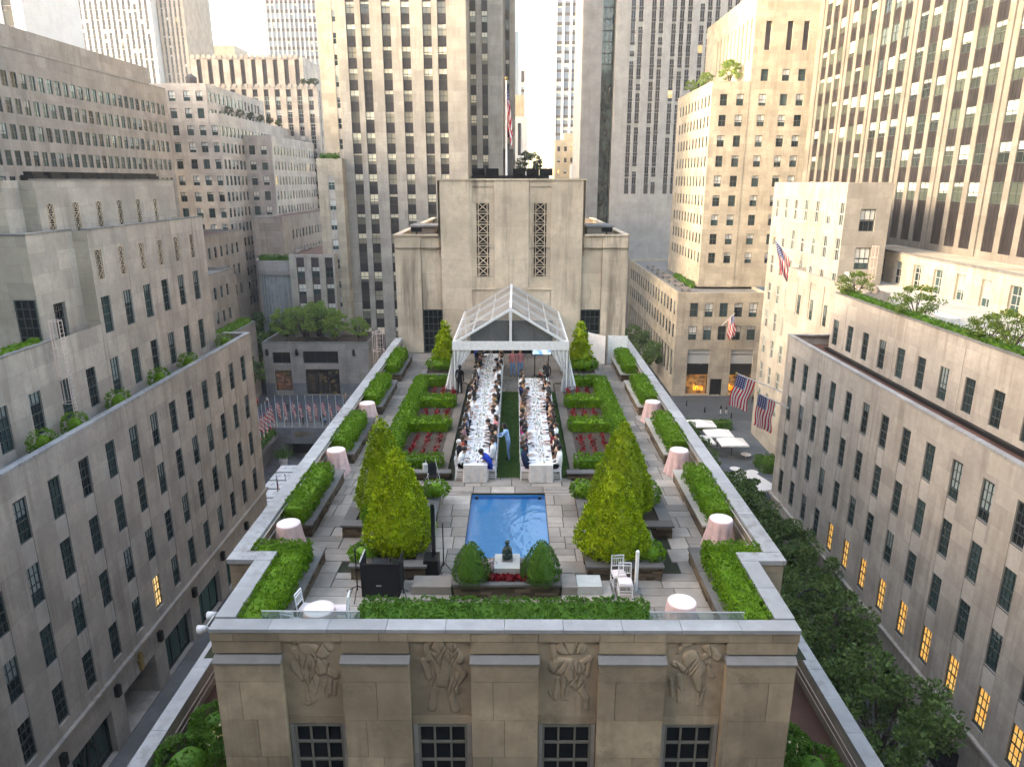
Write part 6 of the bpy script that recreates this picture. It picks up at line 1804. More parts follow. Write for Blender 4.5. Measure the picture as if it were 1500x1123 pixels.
ct = [(-7.25, 21.35, 'left parapet, nearest the front corner'), (-7.3, 28.05, 'left parapet, second from the front'), (-7.3, 34.6, 'left parapet, third from the front'),
      (7.2, 21.75, 'right parapet, nearest the front corner'), (7.2, 28.1, 'right parapet, second from the front'), (7.35, 34.9, 'right parapet, third from the front'), (4.78, 16.85, 'front hedge at the right')]
tp = MB(); tp.cyl((0, 0, 1.03), (0, 0, 1.065), 0.38, 0.38, 24); tpm = tp.mesh('table_top', ['bark'])
st_ = MB(); st_.cyl((0, 0, 0.02), (0, 0, 1.03), 0.03, 0.03, 8); stm = st_.mesh('stem', ['metal'])
ft = MB(); ft.cyl((0, 0, 0), (0, 0, 0.025), 0.28, 0.26, 16); ftm = ft.mesh('foot', ['metal'])
for i, (x, y, lab) in enumerate(ct):
    t = thing('cocktail_table', f'cocktail table under its pink cloth, by the {lab}', 'table', (x, y, 30.005), 0, 'cocktail tables')
    for nm, me in (('table_top', tpm), ('stem', stm), ('foot', ftm)): link(nm, me, t, keep=False)
    o = link('tablecloth', RC, None, (x, y, 30.0), rng.uniform(0, 3)); setprops(o, f'blush pink cloth on the cocktail table by the {lab}', 'tablecloth', 'pink cocktail cloths')
LC = round_cloth(0.42, 0.76, 0.08, 8)
t = thing('low_round_table', 'low round table hidden by its pink cloth, front left by the chairs', 'table', (-5.08, 16.95, 30.005))
for nm, me, sz in (('table_top', tpm, .69), ('stem', stm, .69), ('foot', ftm, .69)): o = link(nm, me, t, keep=False); o.scale = (1, 1, sz)
setprops(link('tablecloth', LC, None, (-5.08, 16.95, 30.0)), 'pale pink cloth on the low round table between three white chairs, front left', 'tablecloth')

# ---------------------------------------------------------------- chairs
def make_chair():
    t = thing('ballroom_chair', 'x', 'chair', (0, 0, 30))
    W, D_, H, SH_ = 0.41, 0.40, 0.95, 0.45
    for sx_ in (-1, 1):
        mb = MB(); mb.cyl((sx_ * W / 2, D_ / 2, 0), (sx_ * W / 2 * 0.96, D_ / 2, SH_), 0.016, 0.019, 6); link('leg', mb.mesh('leg', ['white_metal']), t, keep=False)
        mb = MB(); mb.cyl((sx_ * W / 2, -D_ / 2 - 0.02, 0), (sx_ * W / 2 * 0.94, -D_ / 2, SH_), 0.016, 0.019, 6); mb.cyl((sx_ * W / 2 * 0.94, -D_ / 2, SH_), (sx_ * W / 2 * 0.9, -D_ / 2 - 0.05, H), 0.019, 0.015, 6); link('leg', mb.mesh('leg', ['white_metal']), t, keep=False)
    mb = MB(); mb.box(-W / 2, W / 2, -D_ / 2, D_ / 2 + 0.02, SH_ - 0.03, SH_); mb.box(-W / 2 + .02, W / 2 - .02, -D_ / 2 + .02, D_ / 2, SH_, SH_ + 0.04, 1); link('seat', mb.mesh('seat', ['white_metal', 'pink_top']), t, keep=False)
    mb = MB()
    yb = lambda z: -D_ / 2 - 0.05 * (z - SH_) / (H - SH_)
    for z in (H - 0.015, H - 0.1, SH_ + 0.16): mb.bar((-W / 2 * 0.92, yb(z), z), (W / 2 * 0.92, yb(z), z), 0.022, 0.022 if z < H - 0.05 else 0.035)
    for k in range(6):
        x = -W * 0.36 + W * 0.72 * k / 5; mb.cyl((x, yb(SH_ + 0.16), SH_ + 0.16), (x, yb(H - 0.1), H - 0.1), 0.009, 0.009, 5)
    link('backrest', mb.mesh('backrest', ['white_metal']), t, keep=False)
    mb = MB()
    for z in (0.14, 0.24):
        for sx_ in (-1, 1): mb.cyl((sx_ * W / 2, -D_ / 2, z), (sx_ * W / 2, D_ / 2, z), 0.009, 0.009, 5)
        mb.cyl((-W / 2, D_ / 2, z), (W / 2, D_ / 2, z), 0.009, 0.009, 5); mb.cyl((-W / 2, -D_ / 2, z), (W / 2, -D_ / 2, z), 0.009, 0.009, 5)
    link('stretcher', mb.mesh('stretcher', ['white_metal']), t, keep=False)
    return t
chair0 = make_chair()
_used = [False]
def chair(x, y, rz, label, group, z=30.0):
    if not _used[0]:
        _used[0] = True; chair0.location = (x, y, z); chair0.rotation_euler = (0, 0, rz); setprops(chair0, label, 'chair', group); return chair0
    return copytree(chair0, (x, y, z), rz, label, group)
chair(-5.58, 17.45, R(-100), 'white ballroom chair left of the low round table, facing right', 'chairs by the low table')
chair(-4.62, 17.38, R(92), 'white ballroom chair right of the low round table', 'chairs by the low table')
chair(-5.78, 16.75, R(-12), 'white ballroom chair half hidden by the parapet, left of the low round table', 'chairs by the low table')
chair(-4.98, 16.42, R(10), 'white ballroom chair between the low round table and the front parapet', 'chairs by the low table')
chair(3.45, 19.3, R(185), 'rear white ballroom chair of the pair beside the white post', 'chairs beside the white post')
chair(3.58, 18.85, R(178), 'front white ballroom chair of the pair beside the white post', 'chairs beside the white post')

# ---------------------------------------------------------------- equipment
dj = thing('dj_booth', 'black folding booth with equipment in front of the front left conifer', 'booth', (-3.7, 18.9, 30))
mb = MB(); mb.box(-4.3, -3.15, 18.62, 18.68, 30.05, 31.15); part(dj, 'front_panel', mb, 'black_cloth')
for x in (-4.3, -3.17):
    mb = MB(); mb.box(x, x + 0.03, 18.68, 19.35, 30.05, 31.2); part(dj, 'side_panel', mb, 'black_cloth')
mb = MB(); mb.box(-4.25, -3.2, 18.75, 19.3, 30.92, 30.96); part(dj, 'table_top', mb, 'black_gloss')
mb = MB(); mb.box(-4.32, -4.28, 18.6, 19.36, 31.2, 31.23); part(dj, 'edge_trim', mb, 'metal')
mb = MB(); mb.box(-3.85, -3.7, 18.6, 18.618, 30.42, 30.45); part(dj, 'label_plate', mb, 'metal')
mb = MB(); mb.box(-4.0, -3.5, 18.9, 19.2, 30.961, 31.02); part(dj, 'mixer', mb, 'black')
def tripod(name, lab, x, y, h, r=0.4, mat='black', rot=0.0):
    t = thing(name, lab, 'stand', (x, y, 30))
    mb = MB(); mb.cyl((0, 0, 0.2), (0, 0, h), 0.02, 0.018, 8); link('pole', mb.mesh('pole', [mat]), t, keep=False)
    for k in range(3):
        a = rot + 2 * math.pi * k / 3
        mb = MB(); mb.cyl((0, 0, 0.35), (r * math.cos(a), r * math.sin(a), 0.02), 0.014, 0.014, 6); link('leg', mb.mesh('leg', [mat]), t, keep=False)
    return t
tripod('light_stand', 'thin black tripod stand left of the black booth', -4.45, 18.75, 1.6, 0.45, 'black', 0.5)
tripod('cable_stand', 'thin black tripod stand at the right end of the black booth', -3.05, 18.6, 1.2, 0.35, 'black', 1.1)
spk = thing('column_speaker', 'black column loudspeaker on a subwoofer box beside the front left conifer', 'speaker', (-2.33, 20.0, 30))
mb = MB(); mb.box(-0.26, 0.2, -0.28, 0.3, 0, 0.62); link('subwoofer', mb.mesh('subwoofer', ['black']), spk, keep=False)
mb = MB(); mb.box(-0.02, 0.1, 0.02, 0.14, 0.62, 2.4); link('column', mb.mesh('column', ['black_gloss']), spk, keep=False)
mb = MB(); mb.box(0.105, 0.12, 0.04, 0.12, 0.9, 2.3); link('grille', mb.mesh('grille', ['metal']), spk, keep=False)
tripod('microphone_stand', 'thin black microphone stand just right of the column speaker', -2.0, 20.15, 1.7, 0.25)
po = thing('white_post', 'plain white round post beside the pair of white chairs', 'post', (3.93, 19.0, 30))
mb = MB(); mb.cyl((0, 0, 0.03), (0, 0, 1.35), 0.055, 0.055, 14); link('shaft', mb.mesh('shaft', ['white_metal']), po, keep=False)
mb = MB(); mb.cyl((0, 0, 0), (0, 0, 0.03), 0.18, 0.18, 18); link('base', mb.mesh('base', ['metal']), po, keep=False)
mb = MB(); mb.ball((0, 0, 1.36), 0.058, nu=12, nv=6); link('cap', mb.mesh('cap', ['white_metal'], True), po, keep=False)
pr_ = thing('stroller', 'folded baby stroller with pale seat behind the rear left conifer', 'stroller', (-3.1, 26.9, 30), 0.4)
for s in (-1, 1):
    mb = MB(); mb.cyl((s * 0.25, -0.3, 0.1), (s * 0.2, 0.3, 1.0), 0.015, 0.015, 6); mb.cyl((s * 0.25, 0.3, 0.1), (s * 0.22, -0.2, 0.6), 0.015, 0.015, 6); link('frame_side', mb.mesh('frame_side', ['metal']), pr_, keep=False)
    for y in (-0.32, 0.32):
        mb = MB(); mb.cyl((s * 0.25, y, 0.1), (s * 0.29, y, 0.1), 0.1, 0.1, 14); link('wheel', mb.mesh('wheel', ['black']), pr_, keep=False)
mb = MB(); mb.face([(-0.2, -0.25, 0.45), (0.2, -0.25, 0.45), (0.2, 0.1, 0.4), (-0.2, 0.1, 0.4)]); mb.face([(-0.2, 0.1, 0.4), (0.2, 0.1, 0.4), (0.2, 0.25, 0.85), (-0.2, 0.25, 0.85)]); link('seat', mb.mesh('seat', ['black_cloth']), pr_, keep=False)
mb = MB(); mb.box(-0.36, -0.2, -0.02, 0.2, 0.62, 0.92); mb.cyl((-0.33, 0.09, 0.92), (-0.23, 0.09, 0.98), 0.015, 0.015, 6); link('bag', mb.mesh('bag', ['frame_pale']), pr_, keep=False)
# glass rails behind the front parapet
for (x0, x1, lab) in ((-6.3, -3.75, 'clear glass rail panel behind the front parapet, left'), (3.75, 6.2, 'clear glass rail panel behind the front parapet, right')):
    gr = thing('glass_rail', lab, 'railing', ((x0 + x1) / 2, 16.03, 30), 0, 'glass rail panels')
    mb = MB(); mb.box(x0, x1, 16.025, 16.037, 30.2, 31.28); part(gr, 'pane', mb, 'rail_glass')
    mb = MB(); mb.box(x0, x1, 16.018, 16.044, 31.281, 31.3); part(gr, 'top_edge', mb, 'metal')
for s, side in ((-1, 'left'), (1, 'right')):
    gr = thing('parapet_rail', f'thin metal rail along the inside of the {side} parapet', 'railing', (s * 7.8, 34, 30), 0, 'parapet rails')
    for z in (30.75, 31.05):
        mb = MB(); mb.cyl((s * 7.76, 19.6, z), (s * 7.76, 49.8, z), 0.02, 0.02, 6); part(gr, 'rail', mb, 'metal')
    for k in range(8):
        mb = MB(); mb.cyl((s * 7.76, 20.0 + 4.2 * k, 29.95), (s * 7.76, 20.0 + 4.2 * k, 31.05), 0.018, 0.018, 6); part(gr, 'post', mb, 'metal')
# ---------------------------------------------------------------- people
SKIN = [plain('skin_fair', (0.50, 0.30, 0.22), 0.55), plain('skin_tan', (0.36, 0.20, 0.13), 0.55), plain('skin_brown', (0.17, 0.085, 0.055), 0.55), plain('skin_deep', (0.075, 0.04, 0.028), 0.55)]
HAIR = {'black': plain('black_hair', (0.012, 0.010, 0.010), 0.5), 'brown': plain('brown_hair', (0.05, 0.028, 0.016), 0.5), 'blond': plain('blond_hair', (0.25, 0.15, 0.06), 0.5), 'white': plain('white_hair', (0.55, 0.54, 0.52), 0.6), 'grey': plain('grey_hair', (0.2, 0.19, 0.18), 0.6)}
CL = {k: plain('cloth_' + k.replace(' ', '_'), v, 0.85, 0.15) for k, v in {
    'white': (0.72, 0.72, 0.73), 'black': (0.014, 0.014, 0.017), 'navy': (0.014, 0.024, 0.06), 'cobalt blue': (0.015, 0.055, 0.42), 'light blue': (0.26, 0.42, 0.66), 'grey': (0.13, 0.13, 0.14), 'rust red': (0.30, 0.05, 0.035),
    'mauve': (0.28, 0.14, 0.17), 'nude': (0.48, 0.31, 0.21), 'orange': (0.5, 0.2, 0.03), 'red': (0.5, 0.02, 0.02), 'teal': (0.02, 0.17, 0.15), 'cream': (0.58, 0.5, 0.36), 'pink': (0.52, 0.20, 0.22), 'gold': (0.34, 0.22, 0.06), 'magenta': (0.45, 0.02, 0.2),
    'maroon': (0.13, 0.015, 0.02), 'slate blue': (0.11, 0.15, 0.24), 'denim': (0.16, 0.27, 0.48), 'green': (0.03, 0.14, 0.05), 'dark grey': (0.04, 0.04, 0.045)}.items()}
SHOE = plain('shoe_leather', (0.02, 0.016, 0.014), 0.4)

def rotx(p, c, a):
    y, z = p[1] - c[1], p[2] - c[2]
    return (p[0], c[1] + y * math.cos(a) - z * math.sin(a), c[2] + y * math.sin(a) + z * math.cos(a))
def body_mesh(name, pose, lean=0.0, arms='table', sleeves=True, seed=0):
    """one continuous skinned body; regions 0 skin, 1 top, 2 bottom, 3 shoes. Faces +Y."""
    V, E_, RG = [], [], []
    def v(p, r): V.append((tuple(p), r)); return len(V) - 1
    def e(a, b, reg): E_.append((a, b)); RG.append(reg); return b
    sit = pose == 'sit'
    hz = 0.55 if sit else 0.95
    hip = (0, 0, hz)
    def L(p): return rotx(p, hip, -lean)
    pel = v(hip, 0.160)
    sp = e(pel, v(L((0, 0.01, hz + 0.18)), 0.132), 1)
    ch = e(sp, v(L((0, 0.02, hz + 0.36)), 0.165), 1)
    up = e(ch, v(L((0, 0.01, hz + 0.50)), 0.085), 1)
    nk = e(up, v(L((0, 0.025, hz + 0.575)), 0.052), 0)
    h1 = e(nk, v(L((0, 0.05, hz + 0.655)), 0.076), 0)
    h2 = e(h1, v(L((0, 0.045, hz + 0.74)), 0.088), 0)
    e(h2, v(L((0, 0.03, hz + 0.805)), 0.06), 0)
    e(h1, v(L((0, 0.145, hz + 0.675)), 0.013), 0)     # nose
    for s in (-1, 1):
        if sit:
            a = e(pel, v((s * 0.09, 0.08, 0.53), 0.092), 2)
            kx = 0.10 + 0.05 * ((seed * 7 + s) % 3) / 2
            k = e(a, v((s * kx, 0.46, 0.52), 0.062), 2); an = e(k, v((s * kx, 0.44, 0.10), 0.042), 2)
            e(an, v((s * (kx + .01), 0.60, 0.045), 0.036), 3)
        else:
            st = 0.10 * s * (1 if pose == 'walk' else 0.15)
            a = e(pel, v((s * 0.09, 0.0, 0.86), 0.092), 2)
            k = e(a, v((s * 0.10, st * 0.8 + 0.02, 0.50), 0.062), 2); an = e(k, v((s * 0.10, st * 1.7 - 0.02, 0.09), 0.042), 2)
            e(an, v((s * 0.115, st * 1.7 + 0.15, 0.045), 0.036), 3)
        sh = e(up, v(L((s * 0.20, 0.005, hz + 0.475)), 0.068), 1)
        ar = arms if isinstance(arms, str) else arms[0 if s < 0 else 1]
        if ar == 'table': el, wr, dr = L((s * 0.26, 0.05, hz + 0.23)), (s * 0.17, 0.31, 0.80), (-s * 0.25, 0.97, 0.0)
        elif ar == 'lap': el, wr, dr = L((s * 0.25, 0.03, hz + 0.21)), (s * 0.11, 0.30, 0.63), (-s * 0.4, 0.9, -0.1)
        elif ar == 'up': el, wr, dr = L((s * 0.34, 0.06, hz + 0.52)), L((s * 0.36, 0.14, hz + 0.80)), (0.0, 0.1, 1.0)
        elif ar == 'fwd': el, wr, dr = L((s * 0.23, 0.20, hz + 0.30)), L((s * 0.14, 0.46, hz + 0.30)), (-s * 0.15, 0.98, 0.05)
        else: el, wr, dr = (s * 0.235, -0.02, hz + 0.21), (s * 0.235, 0.06, hz - 0.05), (0.0, 0.15, -1.0)
        eb = e(sh, v(el, 0.045), 1 if sleeves else 0)
        w = e(eb, v(wr, 0.03), 1 if sleeves else 0)
        d = Vector(dr).normalized(); W = Vector(wr)
        side = d.cross(Vector((0, 0, 1))) if abs(d.z) < 0.9 else Vector((0, 1, 0))
        side.normalize(); dn = Vector((0, 0, -1)) if abs(d.z) < 0.9 else Vector((-s, 0, 0))
        pm = e(w, v(W + d * 0.055, 0.032), 0)
        for q, ln in ((-1.5, 0.075), (-0.5, 0.088), (0.5, 0.084), (1.5, 0.066)):      # four fingers, bent at the knuckle
            b0 = W + d * 0.085 + side * q * 0.019
            f1 = e(pm, v(b0 + d * ln * 0.35, 0.0095), 0)
            e(f1, v(b0 + d * ln * 0.8 + dn * ln * 0.35, 0.0085), 0)
        t1 = e(pm, v(W + d * 0.05 - side * s * 0.045, 0.011), 0)
        e(t1, v(W + d * 0.085 - side * s * 0.06 + dn * 0.015, 0.0095), 0)
    me = bpy.data.meshes.new(name)
    me.from_pydata([p for p, r in V], E_, [])
    ob = bpy.data.objects.new('tmp_body', me); COL.objects.link(ob)
    ob.modifiers.new('skin', 'SKIN').use_smooth_shade = True
    sd = me.skin_vertices[0].data
    for i, (p, r) in enumerate(V): sd[i].radius = (r, r * (0.8 if i in (sp, ch) else 1.0)); sd[i].use_root = (i == 0)
    sb_ = ob.modifiers.new('sub', 'SUBSURF'); sb_.levels = 1; sb_.render_levels = 1
    dg = bpy.context.evaluated_depsgraph_get(); dg.update()
    out = bpy.data.meshes.new_from_object(ob.evaluated_get(dg)); out.name = name
    bpy.data.objects.remove(ob); bpy.data.meshes.remove(me)
    A = np.array([V[a][0] for a, b in E_]); B = np.array([V[b][0] for a, b in E_]); RD = np.array([max(V[a][1], V[b][1]) for a, b in E_]); RGn = np.array(RG)
    cs = np.zeros(len(out.polygons) * 3); out.polygons.foreach_get('center', cs); cs = cs.reshape(-1, 3)
    AB = B - A; den = (AB * AB).sum(1) + 1e-9
    reg = []
    for c in cs:
        t = np.clip(((c - A) * AB).sum(1) / den, 0, 1); d = np.linalg.norm(c - (A + AB * t[:, None]), axis=1) / RD
        k = RGn[int(np.argmin(d))]
        if k == 1 and sleeves and c[2] < hz - 0.02 and abs(c[0]) < 0.16 and c[1] < 0.2: k = 2
        reg.append(int(k))
    out.materials.clear()
    for mm in (SKIN[0], CL['white'], CL['black'], SHOE): out.materials.append(mm)
    out.polygons.foreach_set('material_index', reg)
    out.polygons.foreach_set('use_smooth', [True] * len(out.polygons))
    headc = L((0, 0.04, hz + 0.725))
    return dict(me=out, head=headc, lean=lean, chest=L((0, 0.155, hz + 0.36)), neck=L((0, 0.085, hz + 0.53)), hz=hz)

def hair_mesh(nm, long):
    mb = MB(); n, rings = 14, 7
    for j in range(rings + 1):
        ph = math.pi * 0.62 * j / rings
        for k in range(n):
            t = 2 * math.pi * k / n
            fr_ = max(0, math.sin(t))            # front
            ph2 = ph * (1 - 0.42 * fr_)
            r = 0.1 * math.sin(ph2)
            z = 0.108 * math.cos(ph2) + 0.004
            y = r * math.sin(t) * 1.12 - 0.012
            if long and j >= rings - 2 and math.sin(t) < 0.25:
                z -= (0.10 if j == rings - 1 else (0.24 if j == rings else 0.0)); r *= 1.05; y -= 0.015
            mb.v.append((r * math.cos(t), y, z))
    for j in range(rings):
        for k in range(n):
            q = (k + 1) % n; mb.f.append((j * n + k, j * n + q, (j + 1) * n + q, (j + 1) * n + k)); mb.m.append(0); mb.uv.append(None)
    return mb.mesh(nm, [HAIR['black']], True)
HM = {False: hair_mesh('short_hair', False), True: hair_mesh('long_hair', True)}
eym = MB()
for s in (-1, 1): eym.ball((s * 0.032, 0.083, 0.012), 0.011, nu=6, nv=4)
EYE = eym.mesh('eyes', ['black'])
shm = MB(); shm.face([(-0.05, 0, 0.14), (0.05, 0, 0.14), (0.02, 0.025, -0.05), (-0.02, 0.025, -0.05)]); SHIRT = shm.mesh('shirt_front', [CL['white']])
BODY = {
    'sitA': body_mesh('seated_body', 'sit', 0.10, 'table', True, 1), 'sitB': body_mesh('seated_body', 'sit', 0.34, 'table', True, 2), 'sitC': body_mesh('seated_body', 'sit', -0.06, 'lap', True, 3),
    'sitD': body_mesh('seated_body', 'sit', 0.15, 'table', False, 4), 'sitE': body_mesh('seated_body', 'sit', -0.02, ('lap', 'table'), False, 5), 'sitF': body_mesh('seated_body', 'sit', 0.05, ('up', 'table'), True, 6),
    'sitG': body_mesh('seated_body', 'sit', 0.62, 'table', True, 7),
    'stA': body_mesh('standing_body', 'stand', 0.03, 'side', True, 1), 'stB': body_mesh('standing_body', 'stand', 0.25, 'fwd', True, 2), 'stC': body_mesh('standing_body', 'walk', 0.04, 'side', True, 3), 'stD': body_mesh('standing_body', 'walk', 0.05, ('side', 'fwd'), False, 4)}
def person(label, group, x, y, z, rz, pose, top, bottom, hair='black', long=False, skin=0, suit=False, sc_=1.0, tiny=False):
    b = BODY[pose]
    r = link('person', b['me'], None, (x, y, z), rz)
    r.scale = (sc_,) * 3
    setprops(r, label, 'person', group)
    for i, mm in enumerate((SKIN[skin], CL[top], CL[bottom], SHOE)):
        r.material_slots[i].link = 'OBJECT'; r.material_slots[i].material = mm
    h = link('hair', HM[long], r, b['head'], 0, keep=False); h.rotation_euler = (-b['lean'], 0, 0)
    h.material_slots[0].link = 'OBJECT'; h.material_slots[0].material = HAIR[hair]
    if not tiny:
        ey = link('eyes', EYE, r, b['head'], 0, keep=False); ey.rotation_euler = (-b['lean'], 0, 0)
        if suit:
            s = link('shirt_front', SHIRT, r, b['chest'], 0, keep=False); s.rotation_euler = (-b['lean'], 0, 0)
    return r

ORDN = ['nearest', 'second', 'third', 'fourth', 'fifth', 'sixth', 'seventh', 'eighth', 'ninth', 'tenth', 'eleventh', 'twelfth', 'thirteenth', 'fourteenth', 'fifteenth', 'sixteenth', 'seventeenth', 'eighteenth', 'nineteenth', 'twentieth'] + ['twenty-' + q for q in ('first', 'second', 'third', 'fourth', 'fifth', 'sixth', 'seventh', 'eighth', 'ninth')]
# (kind, top, hair); m = suit jacket, w = shirt, d = dress
GU = {
 ('left', 'left'): ['w white black', 'm black white', 'd rust~red brown', 'm black black', 'd mauve black', 'm black brown', 'd slate~blue black', 'm navy black', 'w white brown', 'd mauve brown', 'w white black', 'd cream brown', 'w white black', 'm black black', 'm black brown', 'd nude brown', 'm black black', 'm black black', 'd orange black', 'm navy black', 'w white black', 'm black black', 'd gold black', 'm black brown', 'm black black', 'd pink brown', 'm navy black', 'm cobalt~blue black'],
 ('left', 'right'): ['m cobalt~blue black', 'w white brown', 'd light~blue black', 'm black black', 'd nude black', 'm black black', 'd pink brown', 'w white black', 'w white brown', 'w white black', 'd gold blond', 'd teal brown', 'm black black', 'w white black', 'w white brown', 'd cream black', 'm black black', 'd nude brown', 'w white black', 'w white brown', 'd mauve black', 'w white black', 'm black black', 'm black brown', 'w white black', 'd pink blond', 'm black black', 'm dark~grey brown'],
 ('right', 'left'): ['m navy black', 'd teal brown', 'm navy grey', 'm navy black', 'd magenta black', 'd mauve black', 'm cobalt~blue brown', 'm navy black', 'd nude blond', 'd cream brown', 'd red black', 'd nude brown', 'd pink brown', 'm navy black', 'm navy brown', 'd orange brown', 'w white black', 'd gold brown', 'm black black', 'd nude black'],
 ('right', 'right'): ['w white black', 'd nude black', 'm black black', 'd maroon black', 'w white brown', 'm black brown', 'm black black', 'd maroon brown', 'm black black', 'd nude brown', 'm black black', 'm black brown', 'd pink black', 'w white black', 'm dark~grey brown', 'd nude brown', 'm black black', 'w white black', 'm black grey', 'd mauve brown']}
PITCH = 0.685
plate_m = MB(); plate_m.lathe([(0.0, 0.012), (0.08, 0.01), (0.1, 0.016), (0.135, 0.022), (0.133, 0.014), (0.08, 0.0), (0.0, 0.0)], 20)
plate_me = plate_m.mesh('plate', ['white'], True)
nap = MB(); nap.box(-0.035, 0.035, -0.09, 0.09, 0.02, 0.035); nap_me = nap.mesh('napkin', ['napkin'])
gls = MB(); gls.lathe([(0.0, 0.0), (0.034, 0.001), (0.03, 0.005), (0.005, 0.01), (0.005, 0.09), (0.03, 0.12), (0.04, 0.16), (0.033, 0.21)], 10); gls_me = gls.mesh('wine_glass', ['drink_glass'], True)
tmb = MB(); tmb.cyl((0, 0, 0), (0, 0, 0.09), 0.03, 0.035, 10); tmb.cyl((0, 0, 0.002), (0, 0, 0.065), 0.028, 0.032, 10, 1)
DR = [tmb.mesh('tumbler', ['drink_glass', k]) for k in ('drink_orange', 'drink_red', 'drink_amber')]
mnu = MB(); mnu.box(-0.05, 0.05, -0.09, 0.09, 0.0, 0.004); mnu_me = mnu.mesh('menu_card', ['black_cloth'])
for (cx, ty0, ty1, tside) in TBL:
    for sgn, sside in ((-1, 'left'), (1, 'right')):
        lst = GU[(tside, sside)]
        n = min(len(lst), int((ty1 - ty0 - 0.1) / PITCH))
        for i in range(n):
            kind, top, hair = lst[i].split(); top = top.replace('~', ' ')
            y = ty0 + 0.42 + PITCH * i + rng.uniform(-0.05, 0.05)
            x = cx + sgn * (0.49 + 0.22 + rng.uniform(-0.03, 0.05))
            rz = (-math.pi / 2 if sgn < 0 else math.pi / 2) + rng.uniform(-0.35, 0.35)
            far = ' end'
            lab_seat = f'{ORDN[i]} from the near end, {sside} side of {tside} table'
            chair(cx + sgn * (0.49 + 0.13), y, (-math.pi / 2 if sgn < 0 else math.pi / 2), f'white ballroom chair, {lab_seat}', 'chairs at the banquet tables')
            if tside == 'left' and sside == 'right' and i == 0: pose = 'sitG'
            elif tside == 'right' and sside == 'left' and i == 3: pose = 'sitF'
            elif kind == 'd': pose = rng.choice(['sitD', 'sitE', 'sitE'])
            else: pose = rng.choice(['sitA', 'sitB', 'sitC', 'sitC'])
            if tside == 'left' and sside == 'left' and i == 0: pose = 'sitB'
            bot = {'w': 'black', 'm': top, 'd': top}[kind]
            what = {'w': f'guest in {top} shirt', 'm': f'guest in {top} suit', 'd': f'guest in {top} dress'}[kind]
            if not (tside == 'left' and i in (27,)):
                person(f'{what}, {ORDN[i]} from the near end, {sside} side of {tside} table', 'seated guests', x, y, 30.0, rz, pose, top, bot, hair, kind == 'd', rng.choice([0, 0, 1, 1, 2, 3]) if hair == 'black' else 0, kind == 'm', rng.uniform(1.06, 1.14) if kind != 'd' else rng.uniform(1.0, 1.08))
            px = cx + sgn * 0.31; zt = 30.766
            setprops(link('plate', plate_me, None, (px, y, zt)), f'white dinner plate at the seat {lab_seat}', 'plate', 'dinner plates on the banquet tables')
            if rng.random() < 0.55: setprops(link('napkin', nap_me, None, (px + sgn * 0.0, y + 0.18, zt - 0.015), rng.uniform(0, 3)), f'grey napkin by the seat {lab_seat}', 'napkin', 'napkins on the banquet tables')
            setprops(link('wine_glass', gls_me, None, (px - sgn * 0.19, y + rng.uniform(0.08, 0.16), zt)), f'stemmed wine glass at the seat {lab_seat}', 'glass', 'wine glasses on the banquet tables')
            if rng.random() < 0.45:
                k = rng.randrange(3); setprops(link('drink_tumbler', DR[k], None, (px - sgn * rng.uniform(0.13, 0.22), y - rng.uniform(0.05, 0.2), zt)), f'{["orange", "red", "amber"][k]} drink at the seat {lab_seat}', 'glass', ['orange drinks', 'red drinks', 'amber drinks'][k])
            if rng.random() < 0.25: setprops(link('menu_card', mnu_me, None, (px - sgn * rng.uniform(-.05, .12), y - 0.2, zt + 0.002), rng.uniform(0, 3)), f'dark menu card at the seat {lab_seat}', 'card', 'menu cards')
    # greenery down the middle
    VN = ORDN + ['thirtieth'] + ['thirty-' + q for q in ('first', 'second', 'third', 'fourth', 'fifth', 'sixth', 'seventh', 'eighth', 'ninth')]
    k = 0; y = ty0 + 0.5
    while y < ty1 - 0.2:
        vs = thing('flower_vase', f'small vase of loose sprigs on the {tside} table, {VN[k]} from the near end', 'vase', (cx + rng.uniform(-0.06, 0.06), y, 30.766), rng.uniform(0, 6), 'centrepieces of the banquet tables')
        link('vase', tmb_v if 'tmb_v' in globals() else globals().setdefault('tmb_v', (lambda q: (q.cyl((0, 0, 0), (0, 0, 0.12), 0.035, 0.028, 10), q.mesh('vase', ['drink_glass']))[1])(MB())), vs, keep=False)
        if k % 3 < 3:
            key = 'sprig%d' % (k % 3)
            if key not in globals():
                m_ = 40; P = np.stack([nr.normal(0, 0.075, m_), nr.normal(0, 0.1, m_), 0.12 + np.abs(nr.normal(0.06, 0.09, m_))], 1)
                globals()[key] = quads_mesh('sprigs', leaf_quads(P, np.tile(np.array([0, 0, 1.0]), (m_, 1)), 0.06, 0.5, 0.8), ['sprig' if k % 3 else 'flower_pale'])
            link('sprigs', globals()[key], vs, keep=False)
        y += 0.55 + rng.uniform(-0.08, 0.1); k += 1

# people on their feet
person('woman in light blue outfit standing behind the guests at the left table', 'standing people', -0.02, 29.55, 30.0, R(80), 'stB', 'light blue', 'denim', 'black', True, 1)
person('waiter all in black standing at the tent curtain left of the left table', 'standing people', -2.95, 39.6, 30.0, R(-20), 'stA', 'black', 'black', 'black', False, 2)
person('man in pink top and jeans standing under the tent, left of the pair', 'standing people', 0.12, 43.6, 30.0, R(170), 'stA', 'pink', 'denim', 'brown', False, 0)
person('man in pink top and jeans standing under the tent, right of the pair', 'standing people', 0.58, 43.7, 30.0, R(190), 'stA', 'pink', 'denim', 'black', False, 1)
person('server in black leaning over the far part of the left table', 'standing people', -1.25, 46.95, 30.0, R(175), 'stB', 'black', 'black', 'black', False, 1)
person('guest in cobalt blue suit standing at the far left of the tent', 'standing people', -2.35, 45.9, 30.0, R(-80), 'stA', 'cobalt blue', 'navy', 'black', False, 2)
